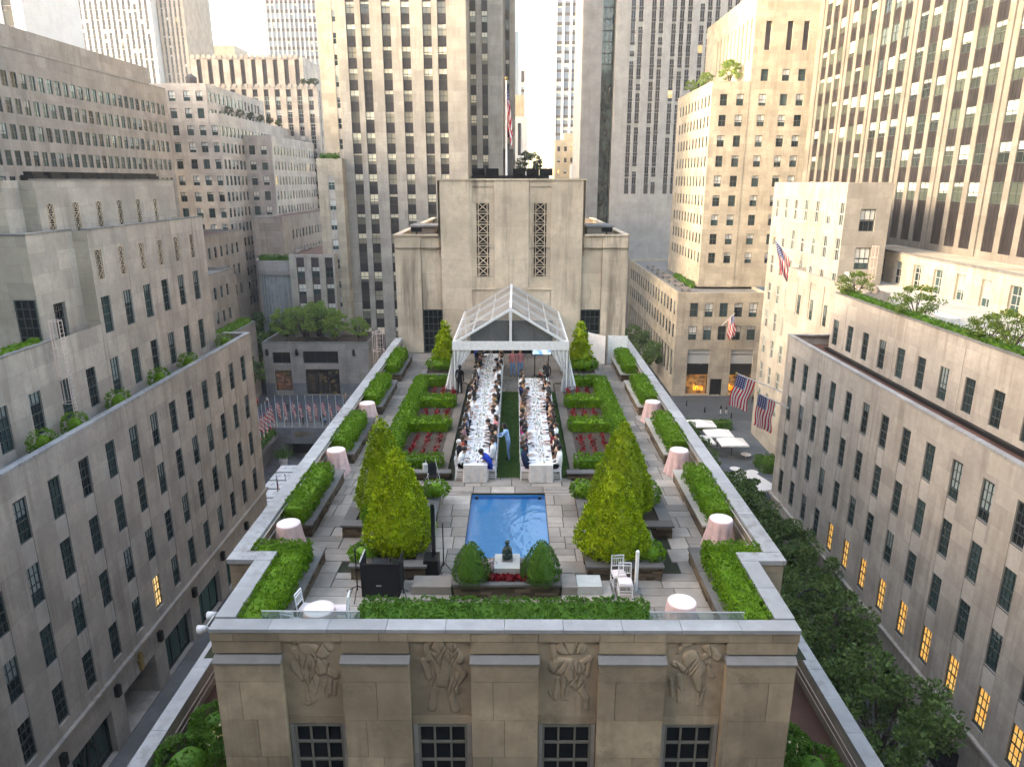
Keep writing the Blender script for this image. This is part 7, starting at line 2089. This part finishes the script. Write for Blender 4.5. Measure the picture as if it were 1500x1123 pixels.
person('person in dark suit standing at the far right corner of the right table', 'standing people', 2.15, 40.75, 30.0, R(150), 'stA', 'dark grey', 'black', 'grey', False, 0)
# passers-by far below on the plaza
far = [(38.7, 126.4, 'black', 'white', 'walker in black top and white trousers, left of the pair on the plaza road'), (39.7, 126.2, 'black', 'white', 'walker in black top and white trousers, right of the pair on the plaza road'), (44.2, 132.5, 'white', 'black', 'person in white top near the lit shop windows'), (46.8, 133.0, 'black', 'black', 'person in black near the right corner of the shop')]
for i, (x, y, t, b_, lab) in enumerate(far): person(lab, 'people on the plaza', x, y, 0.0, R(rng.uniform(0, 360)), 'stC', t, b_, 'black', False, 1, tiny=True)
pxs = [(-49.8, 131.5, 'pink', 'red', 'person in pink top at the far left of the plaza'), (-48.0, 131.8, 'white', 'maroon', 'person in white top and red trousers at the left of the plaza'), (-42.6, 127.2, 'dark grey', 'navy', 'left one of two walkers crossing the plaza road'), (-41.3, 127.0, 'white', 'slate blue', 'walker in white top crossing the plaza road'), (-39.0, 123.0, 'black', 'black', 'person in black on the middle of the plaza road'), (-34.2, 121.6, 'green', 'black', 'person in dark green walking between the flag poles'), (-33.2, 134.0, 'nude', 'nude', 'person in tan clothes at the dark shop window'), (-32.0, 133.6, 'black', 'dark grey', 'person in black at the dark shop window'), (-31.0, 134.2, 'white', 'black', 'person in white at the right end of the dark shop window'),
       (-45.6, 119.6, 'white', 'grey', 'person in white leaning on the wall under the flags, left'), (-44.2, 119.4, 'slate blue', 'navy', 'person in slate blue at the wall under the flags'), (-41.6, 119.5, 'black', 'black', 'person in black at the wall under the second flag'), (-39.8, 119.3, 'white', 'mauve', 'person in white leaning over the wall in the middle'), (-37.4, 119.4, 'black', 'black', 'person in black beside the one in pale blue at the wall'), (-36.5, 119.3, 'light blue', 'navy', 'person in pale blue at the wall under the flags'), (-33.6, 119.4, 'black', 'black', 'left one of the dark group at the wall'), (-32.7, 119.7, 'dark grey', 'black', 'middle one of the dark group at the wall'), (-31.8, 119.4, 'maroon', 'black', 'person in maroon in the dark group at the wall')]
for i, (x, y, t, b_, lab) in enumerate(pxs):
    if y < 121: x = -40.6 + (x + 45.6) * 0.78
    person(lab, 'people on the plaza', x, y, 0.13 if y < 121 else 0.0, R(rng.uniform(100, 260)), 'stA' if i % 2 else 'stC', t, b_, rng.choice(['black', 'brown', 'blond']), False, rng.choice([0, 1, 2]), tiny=True)
setprops(person('person in white cap on the right-hand pavement under the trees', 'people on the plaza', 27.3, 68.5, 0.13, R(10), 'stC', 'black', 'dark grey', 'white', False, 0, tiny=True))
person('dark-clothed person walking on the right-hand pavement below the parapet', 'people on the plaza', 26.2, 66.0, 0.13, R(15), 'stC', 'black', 'black', 'black', False, 1, tiny=True)
# ---------------------------------------------------------------- trees
TREE = {}
def tree_proto(key, h, r, mat, n, size, seed, multi=False):
    g_ = np.random.default_rng(seed); rr = random.Random(seed)
    tr = MB()
    ht = h * (0.34 if not multi else 0.12)
    tr.cyl((0, 0, 0), (0.05, 0.03, ht), r * 0.055, r * 0.04, 9)
    tips = []
    for k in range(7):
        a = 2 * math.pi * k / 7 + rr.uniform(-.3, .3); ln = r * rr.uniform(0.45, 0.8)
        m1 = (math.cos(a) * ln * 0.45, math.sin(a) * ln * 0.45, ht + (h - ht) * rr.uniform(0.22, 0.4)); p = (math.cos(a) * ln, math.sin(a) * ln, ht + (h - ht) * rr.uniform(0.45, 0.85))
        tr.cyl((0.05, 0.03, ht * 0.97), m1, r * 0.028, r * 0.018, 6); tr.cyl(m1, p, r * 0.018, r * 0.006, 6); tips.append(p)
        q = (m1[0] * 1.7 + rr.uniform(-.2, .2) * r, m1[1] * 1.7 + rr.uniform(-.2, .2) * r, m1[2] + (h - ht) * 0.15); tr.cyl(m1, q, r * 0.012, r * 0.004, 5)
    C = []
    while len(C) < 46:
        p = g_.uniform(-1, 1, 3); l = np.linalg.norm(p)
        if 0.45 < l < 1.0 and p[2] > -0.75: C.append(p)
    C = np.array(C); C[:, :2] *= r * 0.86; C[:, 2] = ht + (h - ht) * (0.46 + 0.44 * C[:, 2])
    per = n // len(C); P = []; D = []
    for c in C:
        s = r * g_.uniform(0.13, 0.27); q = g_.normal(0, 1, (per, 3)); q /= np.linalg.norm(q, axis=1, keepdims=True) + 1e-9
        q *= (g_.uniform(0.25, 1, (per, 1)) ** 0.5); P.append(c + q * np.array([s, s, s * 0.62])); D.append(q + np.array([0, 0, 0.5]))
    me = quads_mesh('crown', leaf_quads(np.vstack(P), np.vstack(D), size, 0.6, 0.6), [mat])
    TREE[key] = (tr.mesh('trunk', ['bark'], True), me)
tree_proto('street1', 9.5, 4.2, 'treeleaf', 9000, 0.26, 1)
tree_proto('street2', 9.0, 4.0, 'treeleaf', 9000, 0.26, 2)
tree_proto('plaza1', 8.0, 3.6, 'treeleaf_mid', 6500, 0.3, 3)
tree_proto('roof1', 4.6, 2.3, 'treeleaf_pale', 3500, 0.2, 4, True)
tree_proto('roof2', 5.0, 2.4, 'treeleaf_dark', 3500, 0.24, 5, True)
tree_proto('maple', 2.8, 1.7, 'treeleaf_maple', 2600, 0.13, 6, True)
def tree(name, label, key, x, y, z, s=1.0, rz=None, group=None, sz=None):
    t = thing(name, label, 'tree', (x, y, z), rng.uniform(0, 6.28) if rz is None else rz, group)
    t.scale = (s, s, sz or s)
    link('trunk', TREE[key][0], t, keep=False); link('crown', TREE[key][1], t, keep=False)
    return t
G1 = 'street trees below the right parapet'
for i, (x, y, s, k, lab) in enumerate(((25.6, 40.5, 1.2, 'street1', 'leafy street tree nearest the bottom right corner'), (21.0, 45.5, 1.15, 'street2', 'leafy street tree just right of the lower right parapet'), (25.6, 50.5, 1.15, 'street1', 'leafy street tree below the lit windows, third from the bottom'), (21.2, 55.8, 0.98, 'street2', 'leafy street tree below the right notch of the parapet'),
                                      (23.4, 68.5, 1.2, 'street1', 'leafy tree behind the parapet beside the second pink table'), (23.8, 72.5, 1.2, 'street2', 'leafy tree in front of the large cafe umbrella'), (23.0, 78.5, 1.25, 'plaza1', 'leafy tree between the parapet and the large umbrella'), (22.0, 84.0, 1.1, 'street1', 'leafy tree beside the cafe umbrellas'), (24.4, 90.5, 0.95, 'plaza1', 'small leafy tree left of the cafe umbrellas'),
                                      (27.5, 106.0, 0.7, 'plaza1', 'small thin tree in front of the left lit shop window'), (29.5, 150.0, 1.0, 'street2', 'dark tree beside the shop building behind the far planter'), (29.0, 165.0, 1.0, 'street1', 'dark tree farther back beside the shop building'), (27.0, 58.5, 1.05, 'street1', 'leafy tree close to the right building at the sixth lit window'), (24.5, 62.5, 1.15, 'plaza1', 'leafy tree between the parapet and the lit windows'), (27.6, 66.0, 1.0, 'street2', 'leafy tree close to the right building beyond the last lit window'), (27.0, 79.0, 1.05, 'plaza1', 'leafy tree in front of the far corner of the right building'), (26.0, 97.0, 0.85, 'plaza1', 'small leafy tree left of the cafe tables'))):
    if s: tree('street_tree', lab, k, x, y, 0.1, s, None, G1)
G2 = 'trees on the left podium roof'
for i, (x, y, z, s, k, lab) in enumerate(((-46.0, 141.0, 10.6, 1.6, 'roof1', 'pale green tree at the left end of the podium roof'), (-42.6, 140.6, 10.6, 1.7, 'roof1', 'second pale green tree on the podium roof'), (-39.4, 141.2, 10.6, 1.9, 'roof1', 'tall pale green tree in the middle of the podium roof'), (-36.0, 140.8, 10.6, 1.5, 'roof1', 'darker green tree on the podium roof'), (-31.4, 140.4, 10.6, 1.2, 'roof1', 'round green tree at the right end of the podium roof'))):
    tree('roof_tree', lab, k, x, y, z, s, None, G2)
G3 = 'trees behind the podium'
for i, (x, y, s, lab) in enumerate(((-52.5, 134.0, 1.15, 'tall leafy street tree left of the podium'), (-54.0, 146.0, 1.5, 'tall leafy tree behind the podium, leftmost'), (-49.0, 152.0, 1.75, 'tall leafy tree behind the podium, middle'), (-47.0, 158.0, 1.9, 'tall leafy tree behind the podium by the glass pavilion'), (-57.0, 160.0, 1.7, 'leafy tree below the hedged low terrace'))):
    tree('street_tree', lab, 'plaza1', x, y, 0.0, s, None, G3)
tree('roof_tree', 'round dark tree on a roof just left of the sky gap', 'roof2', 3.6, 185.0, 42.0, 1.5, 1.0)
tree('roof_tree', 'dark tree on the roof of the bare stone block, right', 'roof2', 45.0, 208.0, 36.8, 1.6, 2.0)
tree('roof_tree', 'smaller dark tree on the roof of the bare stone block, left', 'roof2', 41.5, 210.0, 36.8, 1.2, 0.3)
b = Bld('mid_gap_block', 'low dark block carrying the round tree beside the sky gap', (3, 186, 0)); block(b, -1.0, 9.0, 182, 192, 0, 42.3, 'lime_dark', {}, 'roof_grey'); b.finish()
G4 = 'pale bushy trees on the golden building'
for x, y, s, lab in ((38.9, 168.0, 0.75, 'pale green bush at the left end of the golden building roof'), (40.0, 160.0, 0.85, 'pale green bushy tree in the middle of the golden building roof'), (42.6, 152.0, 1.15, 'tall pale green bushy tree against the upper wall of the golden building')):
    tree('roof_tree', lab, 'roof1', x, y, 60.0, s, None, G4)
G5 = 'small trees on the planted terrace'
for x, y, s, lab in ((36.2, 75.0, 1.3, 'small maple at the far end of the planted terrace'), (36.4, 63.6, 1.35, 'small maple by the white table on the planted terrace'), (36.4, 53.3, 1.1, 'small maple left of the terracotta pot on the planted terrace'), (36.5, 50.6, 1.35, 'small maple in the terracotta pot on the planted terrace')):
    tree('small_maple', lab, 'maple', x, y, 29.6 if '53' not in str(y) else 29.6, s, None, G5)
for i in range(6):
    tree('roof_tree', f'small plant pot tree on the stepped left building roof, {ORD[i] if i < 5 else "last"} from the left', 'roof2', -69.6, 184.0 + 7.5 * i, 57.0, 0.5, None, 'plants on the stepped building')
for i, (x, lab) in enumerate(((-64.0, 'tiny shrub left on the broad far tower setback'), (-62.0, 'tiny shrub in the middle of the broad far tower setback'), (-60.6, 'tiny shrub right on the broad far tower setback'))): tree('roof_tree', lab, 'roof2', x, 232.0, 69.2, 0.55, None, 'shrubs on the broad far tower')

# hedges beyond the terrace
hedge('dark clipped hedge along the edge of the planted right terrace', [(35.3, 35.95, 40.0, 76.5, 30.2, 30.72)], None, 260, 0.1, 'hedge_mid')
hedge('low hedge along the roof terrace of the left building', [(-33.9, -33.2, 34.0, 49.0, 30.3, 31.2)], None, 220, 0.12, 'hedge')
hedge('hedge along the roof edge of the low terrace building', [(-53.8, -52.0, 101.0, 138.0, 14.6, 15.9)], None, 60, 0.2, 'hedge')
hedge('round hedge ring on the glass pavilion roof', [(-56.2, -47.8, 157.6, 160.0, 24.9, 26.0)], None, 60, 0.2, 'hedge_dark')
hedge('small hedge on the front corner of the golden building terrace', [(36.6, 37.5, 147.0, 164.0, 20.6, 21.5)], None, 40, 0.22, 'hedge_mid')
hedge('dark hedge tuft on the balcony block of the left tower', [(-9.2, -3.2, 156.3, 157.4, 41.6, 42.7)], None, 60, 0.2, 'hedge_dark')
hedge('hedge tuft on the stepped pale slab left of the tower', [(-38.6, -35.0, 147.6, 149.0, 46.1, 47.0)], None, 60, 0.2, 'hedge_dark')
hedge('dark hedge around the cafe by the street', [(30.0, 38.0, 117.0, 118.6, 0.0, 1.6)], None, 60, 0.2, 'hedge_dark')
hedge('dark hedge at the cafe under the end block wall', [(37.0, 40.6, 98.0, 102.0, 0.0, 1.6)], None, 60, 0.2, 'hedge_dark')
hedge('planted ledge hedge beside the sunken plaza', [(-42.9, -41.5, 88.0, 117.0, -0.6, 0.2)], None, 60, 0.2, 'hedge_dark')
# shrubs on the setback ledges
for i, (y, lab) in enumerate(((44.6, 'first'), (48.2, 'second'), (54.0, 'third'), (60.8, 'fourth'), (66.6, 'fifth'), (75.5, 'sixth'))):
    cone_tree('ledge_shrub', f'round green shrub on the left building ledge, {lab} from the left', (-31.4, y, 24.3), 1.7, 0.85, 'hedge', 3500, 0.11, 'ledge shrubs', prof=ball, wob=0.12, dens_up=0.5, core=0.6)
for x, y, rr, hgt, lab, mt in ((-9.7, 17.6, 1.0, 1.3, 'big round shrub on the left shoulder roof at the bottom edge', 'hedge_mid'), (-9.55, 19.3, 0.75, 1.15, 'smaller round shrub on the left shoulder roof', 'hedge_mid'), (9.3, 17.5, 0.8, 1.2, 'round leafy shrub on the right shoulder roof at the bottom edge', 'hedge_mid'), (9.0, 18.7, 0.55, 0.9, 'small flowering shrub on the right shoulder roof', 'hedge_mid')):
    cone_tree('ledge_shrub', lab, (x, y, 24.3), hgt, rr, mt, 12000, 0.075, 'shoulder shrubs', prof=ball, wob=0.14, dens_up=0.5, core=0.6)
for i, (x, y, lab) in enumerate(((-9.1, 18.6, 'left'), (8.9, 18.2, 'right'))):
    P = np.stack([nr.normal(x, 0.25, 40), nr.normal(y, 0.3, 40), nr.uniform(25.0, 25.3, 40)], 1)
    setprops(link('blossom', quads_mesh('blossom', leaf_quads(P, np.tile(np.array([0, 0, 1.0]), (40, 1)), 0.08, 0.9, 0.6), ['blossom'])), f'scatter of small white and yellow blossoms on the {lab} shoulder shrubs', 'flowers', 'shoulder blossoms')

# ---------------------------------------------------------------- flags
def flag_mesh(h0, hv, fv, wave=0.12, nw=3.0, seed=0, droop=0.0):
    """cloth from hoist start h0 along hv (canton end first), fly along fv"""
    h0, hv, fv = Vector(h0), Vector(hv), Vector(fv); nrm = hv.cross(fv).normalized()
    nu, nv = 22, 14; mb = MB()
    for j in range(nv + 1):
        v = j / nv
        for i in range(nu + 1):
            u = i / nu
            p = h0 + hv * v + fv * u + nrm * wave * fv.length * u ** 0.7 * math.sin(nw * 2 * math.pi * (u * 0.55 + v * 0.75) + seed) + hv * 0.06 * u * math.sin(u * 9 + seed)
            mb.v.append(tuple(p))
    for j in range(nv):
        for i in range(nu):
            k = j * (nu + 1) + i
            mb.f.append((k, k + 1, k + nu + 2, k + nu + 1)); mb.m.append(0)
            mb.uv.append([(i / nu, j / nv), ((i + 1) / nu, j / nv), ((i + 1) / nu, (j + 1) / nv), (i / nu, (j + 1) / nv)])
    return mb.mesh('cloth', ['flag_cloth'], True)
def pole_flag(name, label, base, tip, hoist0, hoist1, fly, group, r=0.06, **kw):
    base, tip = Vector(base), Vector(tip)
    t = thing(name, label, 'flag', base, 0, group)
    mb = MB(); mb.cyl(base, tip, r, r * 0.7, 8); link('pole', mb.mesh('pole', ['white_metal']), t)
    mb = MB(); mb.ball(tip, r * 1.7, nu=8, nv=5); link('finial', mb.mesh('finial', ['gold'], True), t)
    a = base + (tip - base) * hoist0; b_ = base + (tip - base) * hoist1
    link('cloth', flag_mesh(a, b_ - a, fly, **kw), t)
    return t
pole_flag('roof_flag', 'stars and stripes drooping on the white pole above the head house', (-0.38, 54.0, 41.6), (-0.38, 54.0, 48.9), 0.76, 0.99, (0.35, -0.15, -2.9), None, 0.075, wave=0.10, nw=2.2, seed=0.6)
pole_flag('wall_flag', 'stars and stripes on the topmost slanting pole of the end block', (40.9, 101.5, 29.6), (36.6, 101.5, 34.2), 0.50, 0.96, (1.2, 0.0, -4.8), 'flags on slanting poles', 0.09, wave=0.07, nw=1.8, seed=1.0)
pole_flag('wall_flag', 'stars and stripes hanging left from the lower slanting pole', (31.0, 83.4 - 4.95, 18.6), (25.6, 78.6, 20.8), 0.58, 0.97, (-0.9, 0.0, -3.6), 'flags on slanting poles', 0.08, wave=0.06, nw=1.6, seed=2.0)
pole_flag('wall_flag', 'stars and stripes hanging right from the lower slanting pole', (31.0, 76.2, 17.4), (27.4, 76.2, 19.2), 0.42, 0.97, (-0.3, 0.0, -3.7), 'flags on slanting poles', 0.08, wave=0.06, nw=1.6, seed=2.8)
pole_flag('wall_flag', 'small stars and stripes on the golden shop building front', (41.0, 137.9, 14.6), (42.6, 135.6, 17.4), 0.45, 0.97, (0.5, 0.0, -4.2), 'flags on slanting poles', 0.07, wave=0.10, nw=2.0, seed=0.2)
for i in range(11):
    x = -41.8 + 1.33 * i
    pole_flag('plaza_flag', f'{ORDN[i] if i else "leftmost"} flag from the left in the back row at the plaza wall', (x, 118.5, 0.1), (x, 118.5, 6.0), 0.62, 0.98, (0.55 if i % 2 else 0.8, -0.1, -2.4), 'plaza flags', 0.06, wave=0.10, nw=2.0, seed=i * 1.3)
for i in range(8):
    y = 104.5 + 1.75 * i
    pole_flag('plaza_flag', f'{ORDN[i]} flag in the side row left of the sunken plaza', (-42.3, y, -0.6), (-42.3, y, 6.0), 0.55, 0.98, (0.7, -0.1, -2.4), 'plaza flags', 0.06, wave=0.10, nw=2.0, seed=i * 2.1)
for i, (x, y) in enumerate(((-29.6, 82.0), (-28.2, 81.2))):
    pole_flag('street_flag', ['flag on a pole at the left building corner beside the white canopies', 'flag on a pole just right of the one at the left building corner'][i], (x, y, 0.1), (x, y, 7.0), 0.45, 0.98, (0.35, -0.1, -3.4), 'flags at the corner', 0.06, wave=0.10, nw=2.0, seed=i + 4.0)

# ---------------------------------------------------------------- canopies and umbrellas
for i in range(5):
    y = 108.0 - 3.2 * i
    t = thing('white_canopy', f'flat white canopy with dark lettering marks in the sunken plaza, {ORD[i]} from the back', 'canopy', (-35.0, y, -6), 0, 'white canopies')
    mb = MB(); mb.box(-3.5, 2.6, -1.35, 1.35, 2.5, 2.62); link('cover', mb.mesh('cover', ['white']), t, keep=False)
    for (a, c) in ((-3.4, -1.25), (2.5, -1.25), (-3.4, 1.25), (2.5, 1.25)):
        mb = MB(); mb.cyl((a, c, 0), (a, c, 2.5), 0.05, 0.05, 6); link('leg', mb.mesh('leg', ['black']), t, keep=False)
    mb = MB()     # marks on the fabric, not readable in the photograph
    for k in range(4):
        xx = -2.6 + 1.35 * k; mb.bar((xx, -0.35, 2.628), (xx + 0.25, 0.45, 2.628), 0.09, 0.01)
        if k % 2: mb.bar((xx + 0.3, 0.45, 2.628), (xx + 0.62, 0.1, 2.628), 0.09, 0.01)
    link('printed_mark', mb.mesh('printed_mark', ['black']), t, keep=False)
def umbrella(lab, x, y, z, w, l, h=2.6, rz=0.0):
    t = thing('cafe_umbrella', lab, 'umbrella', (x, y, z), rz, 'cafe umbrellas')
    mb = MB(); a, c = w / 2, l / 2
    for k in range(4):
        p = [(-a, -c), (a, -c), (a, c), (-a, c)]; q = p[k], p[(k + 1) % 4]
        mb.face([(*q[0], h), (*q[1], h), (0, 0, h + 0.75)])
        mb.face([(*q[0], h), (*q[1], h), (*q[1], h - 0.22), (*q[0], h - 0.22)])
    link('canopy', mb.mesh('canopy', ['white']), t, keep=False)
    mb = MB(); mb.cyl((0, 0, 0), (0, 0, h + 0.7), 0.05, 0.05, 8); link('pole', mb.mesh('pole', ['black']), t, keep=False)
    mb = MB(); mb.box(-0.4, 0.4, -0.4, 0.4, 0, 0.12); link('base', mb.mesh('base', ['granite']), t, keep=False)
umbrella('large white cafe umbrella nearest the right building', 31.3, 88.4, 0.1, 6.0, 6.5, 3.0, 0.3)
umbrella('white cafe umbrella behind the large one, right', 34.3, 104.5, 0.1, 4.2, 3.4)
umbrella('white cafe umbrella in the middle of the cafe', 33.2, 108.5, 0.1, 4.2, 3.4)
umbrella('white cafe umbrella half hidden by trees, left of the cafe', 29.4, 105.5, 0.1, 4.2, 3.6)
umbrella('white cafe umbrella farthest back near the road', 31.0, 113.2, 0.1, 5.6, 3.2)
for k, (x, y) in enumerate(((33.0, 98.2), (35.2, 97.0), (36.4, 104.0))):
    t = thing('cafe_table', ['small round white cafe table in front of the umbrellas', 'small white cafe table near the dark hedge', 'small white cafe table by the end block wall'][k], 'table', (x, y, 0.1), 0, 'cafe tables')
    mb = MB(); mb.cyl((0, 0, 0.72), (0, 0, 0.76), 0.8, 0.8, 16); link('table_top', mb.mesh('table_top', ['white']), t, keep=False)
    mb = MB(); mb.cyl((0, 0, 0), (0, 0, 0.72), 0.05, 0.05, 8); link('stem', mb.mesh('stem', ['metal']), t, keep=False)
t = thing('white_urn', 'tall white planter urn with a palm in the sunken plaza', 'urn', (-39.2, 112.5, -6))
mb = MB(); mb.lathe([(0.02, 0), (0.6, 0.0), (0.5, 0.8), (0.75, 2.4), (0.85, 2.6), (0.7, 2.6)], 16); link('pot', mb.mesh('pot', ['white'], True), t, keep=False)
P = np.stack([nr.normal(0, 0.7, 400), nr.normal(0, 0.7, 400), 2.6 + np.abs(nr.normal(0.6, 0.7, 400))], 1); link('palm_leaves', quads_mesh('palm_leaves', leaf_quads(P, P - np.array([0, 0, 2.0]), 0.5, 0.25, 0.3), ['hedge_dark']), t, keep=False)

# ---------------------------------------------------------------- safety-cage ladders
def cage(lab, x, y, z0, z1, rz=0.0):
    t = thing('cage_ladder', lab, 'ladder', (x, y, z0), rz, 'cage ladders')
    H = z1 - z0
    for s in (-1, 1):
        mb = MB(); mb.cyl((s * 0.22, 0.38, 0), (s * 0.22, 0.38, H), 0.025, 0.025, 6); link('rail', mb.mesh('rail', ['pinkish']), t, keep=False)
    for k in range(int(H / 0.3)):
        mb = MB(); mb.cyl((-0.22, 0.38, 0.15 + 0.3 * k), (0.22, 0.38, 0.15 + 0.3 * k), 0.014, 0.014, 5); link('rung', mb.mesh('rung', ['pinkish']), t, keep=False)
    for k in range(4):
        z = H * (0.18 + 0.27 * k); mb = MB(); n = 14
        pts = [(0.4 * math.cos(2 * math.pi * i / n), 0.4 * math.sin(2 * math.pi * i / n), z) for i in range(n)]
        for i in range(n): mb.cyl(pts[i], pts[(i + 1) % n], 0.02, 0.02, 5, caps=False)
        link('hoop', mb.mesh('hoop', ['pinkish']), t, keep=False)
    for i in range(7):
        a = math.pi * (1.0 + i / 6); mb = MB(); mb.bar((0.4 * math.cos(a), 0.4 * math.sin(a), H * 0.18), (0.4 * math.cos(a), 0.4 * math.sin(a), H), 0.02); link('cage_bar', mb.mesh('cage_bar', ['pinkish']), t, keep=False)
cage('pale safety-cage ladder rising past the far left end of the parapet', -9.0, 47.0, 27.6, 32.2)
cage('pale safety-cage ladder on the wall of the left building', -32.1, 49.0, 25.2, 32.6, R(-90))
cage('pale safety-cage ladder at the foot of the right tower', 45.0, 89.6, 29.2, 34.2)

# ---------------------------------------------------------------- head house roof clutter
rc_ = thing('roof_cover', 'row of black covered plant boxes on the head house roof', 'roof plant', (0, 56, 41.6))
mb = MB(); mb.box(-2.9, 2.7, 53.5, 57.5, 41.6, 42.35); link('platform', mb.mesh('platform', ['black']), rc_)
for k in range(6):
    if k == 2: continue
    x = -2.9 + 1.0 * k
    mb = MB(); mb.box(x, x + 0.9, 54.5, 56.8, 42.353, 42.85); mb.box(x + 0.08, x + 0.82, 54.4, 54.5, 42.42, 42.8); link('covered_box', mb.mesh('covered_box', ['black']), rc_)
for s, side in ((-1, 'left'), (1, 'right')):
    t = thing('roof_lamp', f'dark floodlight box on the {side} wing of the head house', 'lamp', (s * 6.6, 50.4, 38.4), 0, 'floodlights')
    mb = MB(); mb.box(-0.35, 0.35, -0.35, 0.15, 0.18, 0.5); link('housing', mb.mesh('housing', ['black']), t, keep=False)
    mb = MB(); mb.cyl((0, -0.1, 0), (0, -0.1, 0.18), 0.05, 0.05, 8); link('bracket', mb.mesh('bracket', ['black']), t, keep=False)
    t = thing('roof_shed', f'low dark shed on the {side} wing roof of the head house', 'shed', (s * 6.3, 53, 37.5), 0, 'roof sheds')
    mb = MB(); mb.box(-0.9, 0.9, -1.3, 1.5, 0, 1.3); link('walls', mb.mesh('walls', ['lime_brown']), t, keep=False)
    mb = MB(); mb.box(-1.0, 1.0, -1.4, 1.6, 1.303, 1.42); link('flat_roof', mb.mesh('flat_roof', ['roof_grey']), t, keep=False)
t = thing('parapet_floodlight', 'pair of white floodlights on the left shoulder parapet', 'lamp', (-11.1, 24.0, 25.4))
for y in (-0.45, 0.45):
    mb = MB(); mb.cyl((-0.45, y, 0.12), (-0.75, y, 0.02), 0.1, 0.2, 12); link('lamp_head', mb.mesh('lamp_head', ['white_metal'], True), t, keep=False)
mb = MB(); mb.box(-0.5, 0.55, -0.5, -0.46, 0.12, 0.16); mb.box(-0.5, 0.55, 0.46, 0.5, 0.12, 0.16); mb.box(-0.5, -0.46, -0.46, 0.46, 0.12, 0.16); mb.box(0.51, 0.55, -0.46, 0.46, 0.12, 0.16); link('bracket', mb.mesh('bracket', ['metal']), t, keep=False)
# ---------------------------------------------------------------- right terrace furniture
t = thing('garden_table', 'long white table on the sunlit planted terrace', 'table', (40.2, 66, 29.2))
mb = MB(); mb.box(-0.6, 0.6, -2.2, 2.2, 0.72, 0.78); link('table_top', mb.mesh('table_top', ['white']), t, keep=False)
for a in (-0.5, 0.5):
    for c in (-2, 2): mb = MB(); mb.box(a - .05, a + .05, c - .05, c + .05, 0, 0.72); link('leg', mb.mesh('leg', ['white']), t, keep=False)
t = thing('terracotta_pot', 'tall terracotta pot under the nearest small maple on the planted terrace', 'pot', (36.9, 50.2, 29.2))
M['terracotta'] = plain('terracotta', (0.30, 0.13, 0.07), 0.8)
mb = MB(); mb.lathe([(0.02, 0), (0.3, 0), (0.26, 0.3), (0.45, 0.85), (0.42, 1.1), (0.5, 1.2), (0.38, 1.2)], 18); link('body', mb.mesh('body', ['terracotta'], True), t, keep=False)
mb = MB(); mb.cyl((0, 0, 1.1), (0, 0, 1.14), 0.38, 0.38, 16); link('soil', mb.mesh('soil', ['soil']), t, keep=False)
t = thing('rock_garden', 'brown rockery mound at the far end of the planted terrace', 'rockery', (41, 84, 29.2))
for k in range(9):
    mb = MB(); mb.ball((rng.uniform(-1.6, 1.6), rng.uniform(-3, 3), rng.uniform(0.2, 0.7)), rng.uniform(0.6, 1.1), rng.uniform(0.6, 1.2), rng.uniform(0.4, 0.8), 8, 5); link('rock', mb.mesh('rock', ['lime_brown']), t, keep=False)
t = thing('white_lantern', 'white T-shaped post at the far end of the planted terrace', 'post', (38.9, 82.5, 30.4))
mb = MB(); mb.box(-0.12, 0.12, -0.12, 0.12, 0, 1.1); link('shaft', mb.mesh('shaft', ['white']), t, keep=False); mb = MB(); mb.box(-0.25, 0.25, -0.75, 0.75, 1.1, 1.35); link('crossbar', mb.mesh('crossbar', ['white']), t, keep=False)
G6 = 'cafe tables on the shop roof'
for i in range(7):
    y = 143 + 6.5 * i
    t = thing('roof_table', f'dark square table on the golden building roof terrace, {(ORD + ["sixth", "last"])[i]} from the front', 'table', (34.6, y, 20.5), 0, G6)
    mb = MB(); mb.box(-0.9, 0.9, -0.9, 0.9, 0.7, 0.8); link('table_top', mb.mesh('table_top', ['lime_brown']), t, keep=False)
    for a in (-.7, .7):
        for c in (-.7, .7): mb = MB(); mb.box(a - .06, a + .06, c - .06, c + .06, 0, 0.7); link('leg', mb.mesh('leg', ['black']), t, keep=False)
# street lamps and bollards on the plaza
for i, (x, y) in enumerate(((33.5, 131.5), (36.0, 127.5), (40.0, 124.0), (43.5, 128.0))):
    t = thing('bollard', ['dark bollard before the left lit shop window', 'dark bollard left of the two walkers', 'dark bollard near the cafe hedge', 'dark bollard right of the two walkers'][i], 'bollard', (x, y, 0), 0, 'plaza bollards')
    mb = MB(); mb.lathe([(0.02, 0), (0.16, 0), (0.12, 0.2), (0.11, 0.95), (0.07, 1.08), (0.0, 1.1)], 12); link('post', mb.mesh('post', ['black'], True), t, keep=False)
t = thing('street_lamp', 'tall curved street lamp among the trees right of the parapet', 'street lamp', (23.5, 52.0, 0.1))
mb = MB(); pts = [(0, 0, 0), (0, 0, 7.5), (0.2, 0.1, 8.4), (0.9, 0.3, 9.0), (1.9, 0.6, 9.0), (2.6, 0.8, 8.5)]
for a, c in zip(pts[:-1], pts[1:]): mb.cyl(a, c, 0.09, 0.08, 8)
link('pole', mb.mesh('pole', ['black']), t, keep=False); mb = MB(); mb.ball((2.7, 0.82, 8.3), 0.3, 0.3, 0.2, 10, 6); link('lamp_head', mb.mesh('lamp_head', ['black'], True), t, keep=False)
# ---------------------------------------------------------------- evening haze
hz = MB(); hz.box(-335, 335, -205, 525, -9.0, 216.0)
n = N('haze_air')
vol = n.new('ShaderNodeVolumePrincipled')
vol.inputs['Color'].default_value = (0.97, 0.97, 0.98, 1)
vol.inputs['Density'].default_value = 0.0002
vol.inputs['Anisotropy'].default_value = 0.0
n.link(vol.outputs[0], n.out.inputs['Volume'])
o = link('haze', hz.mesh('haze', [n.m]))
setprops(o, 'thin pale evening haze filling the air between the buildings', 'haze', kind='stuff')
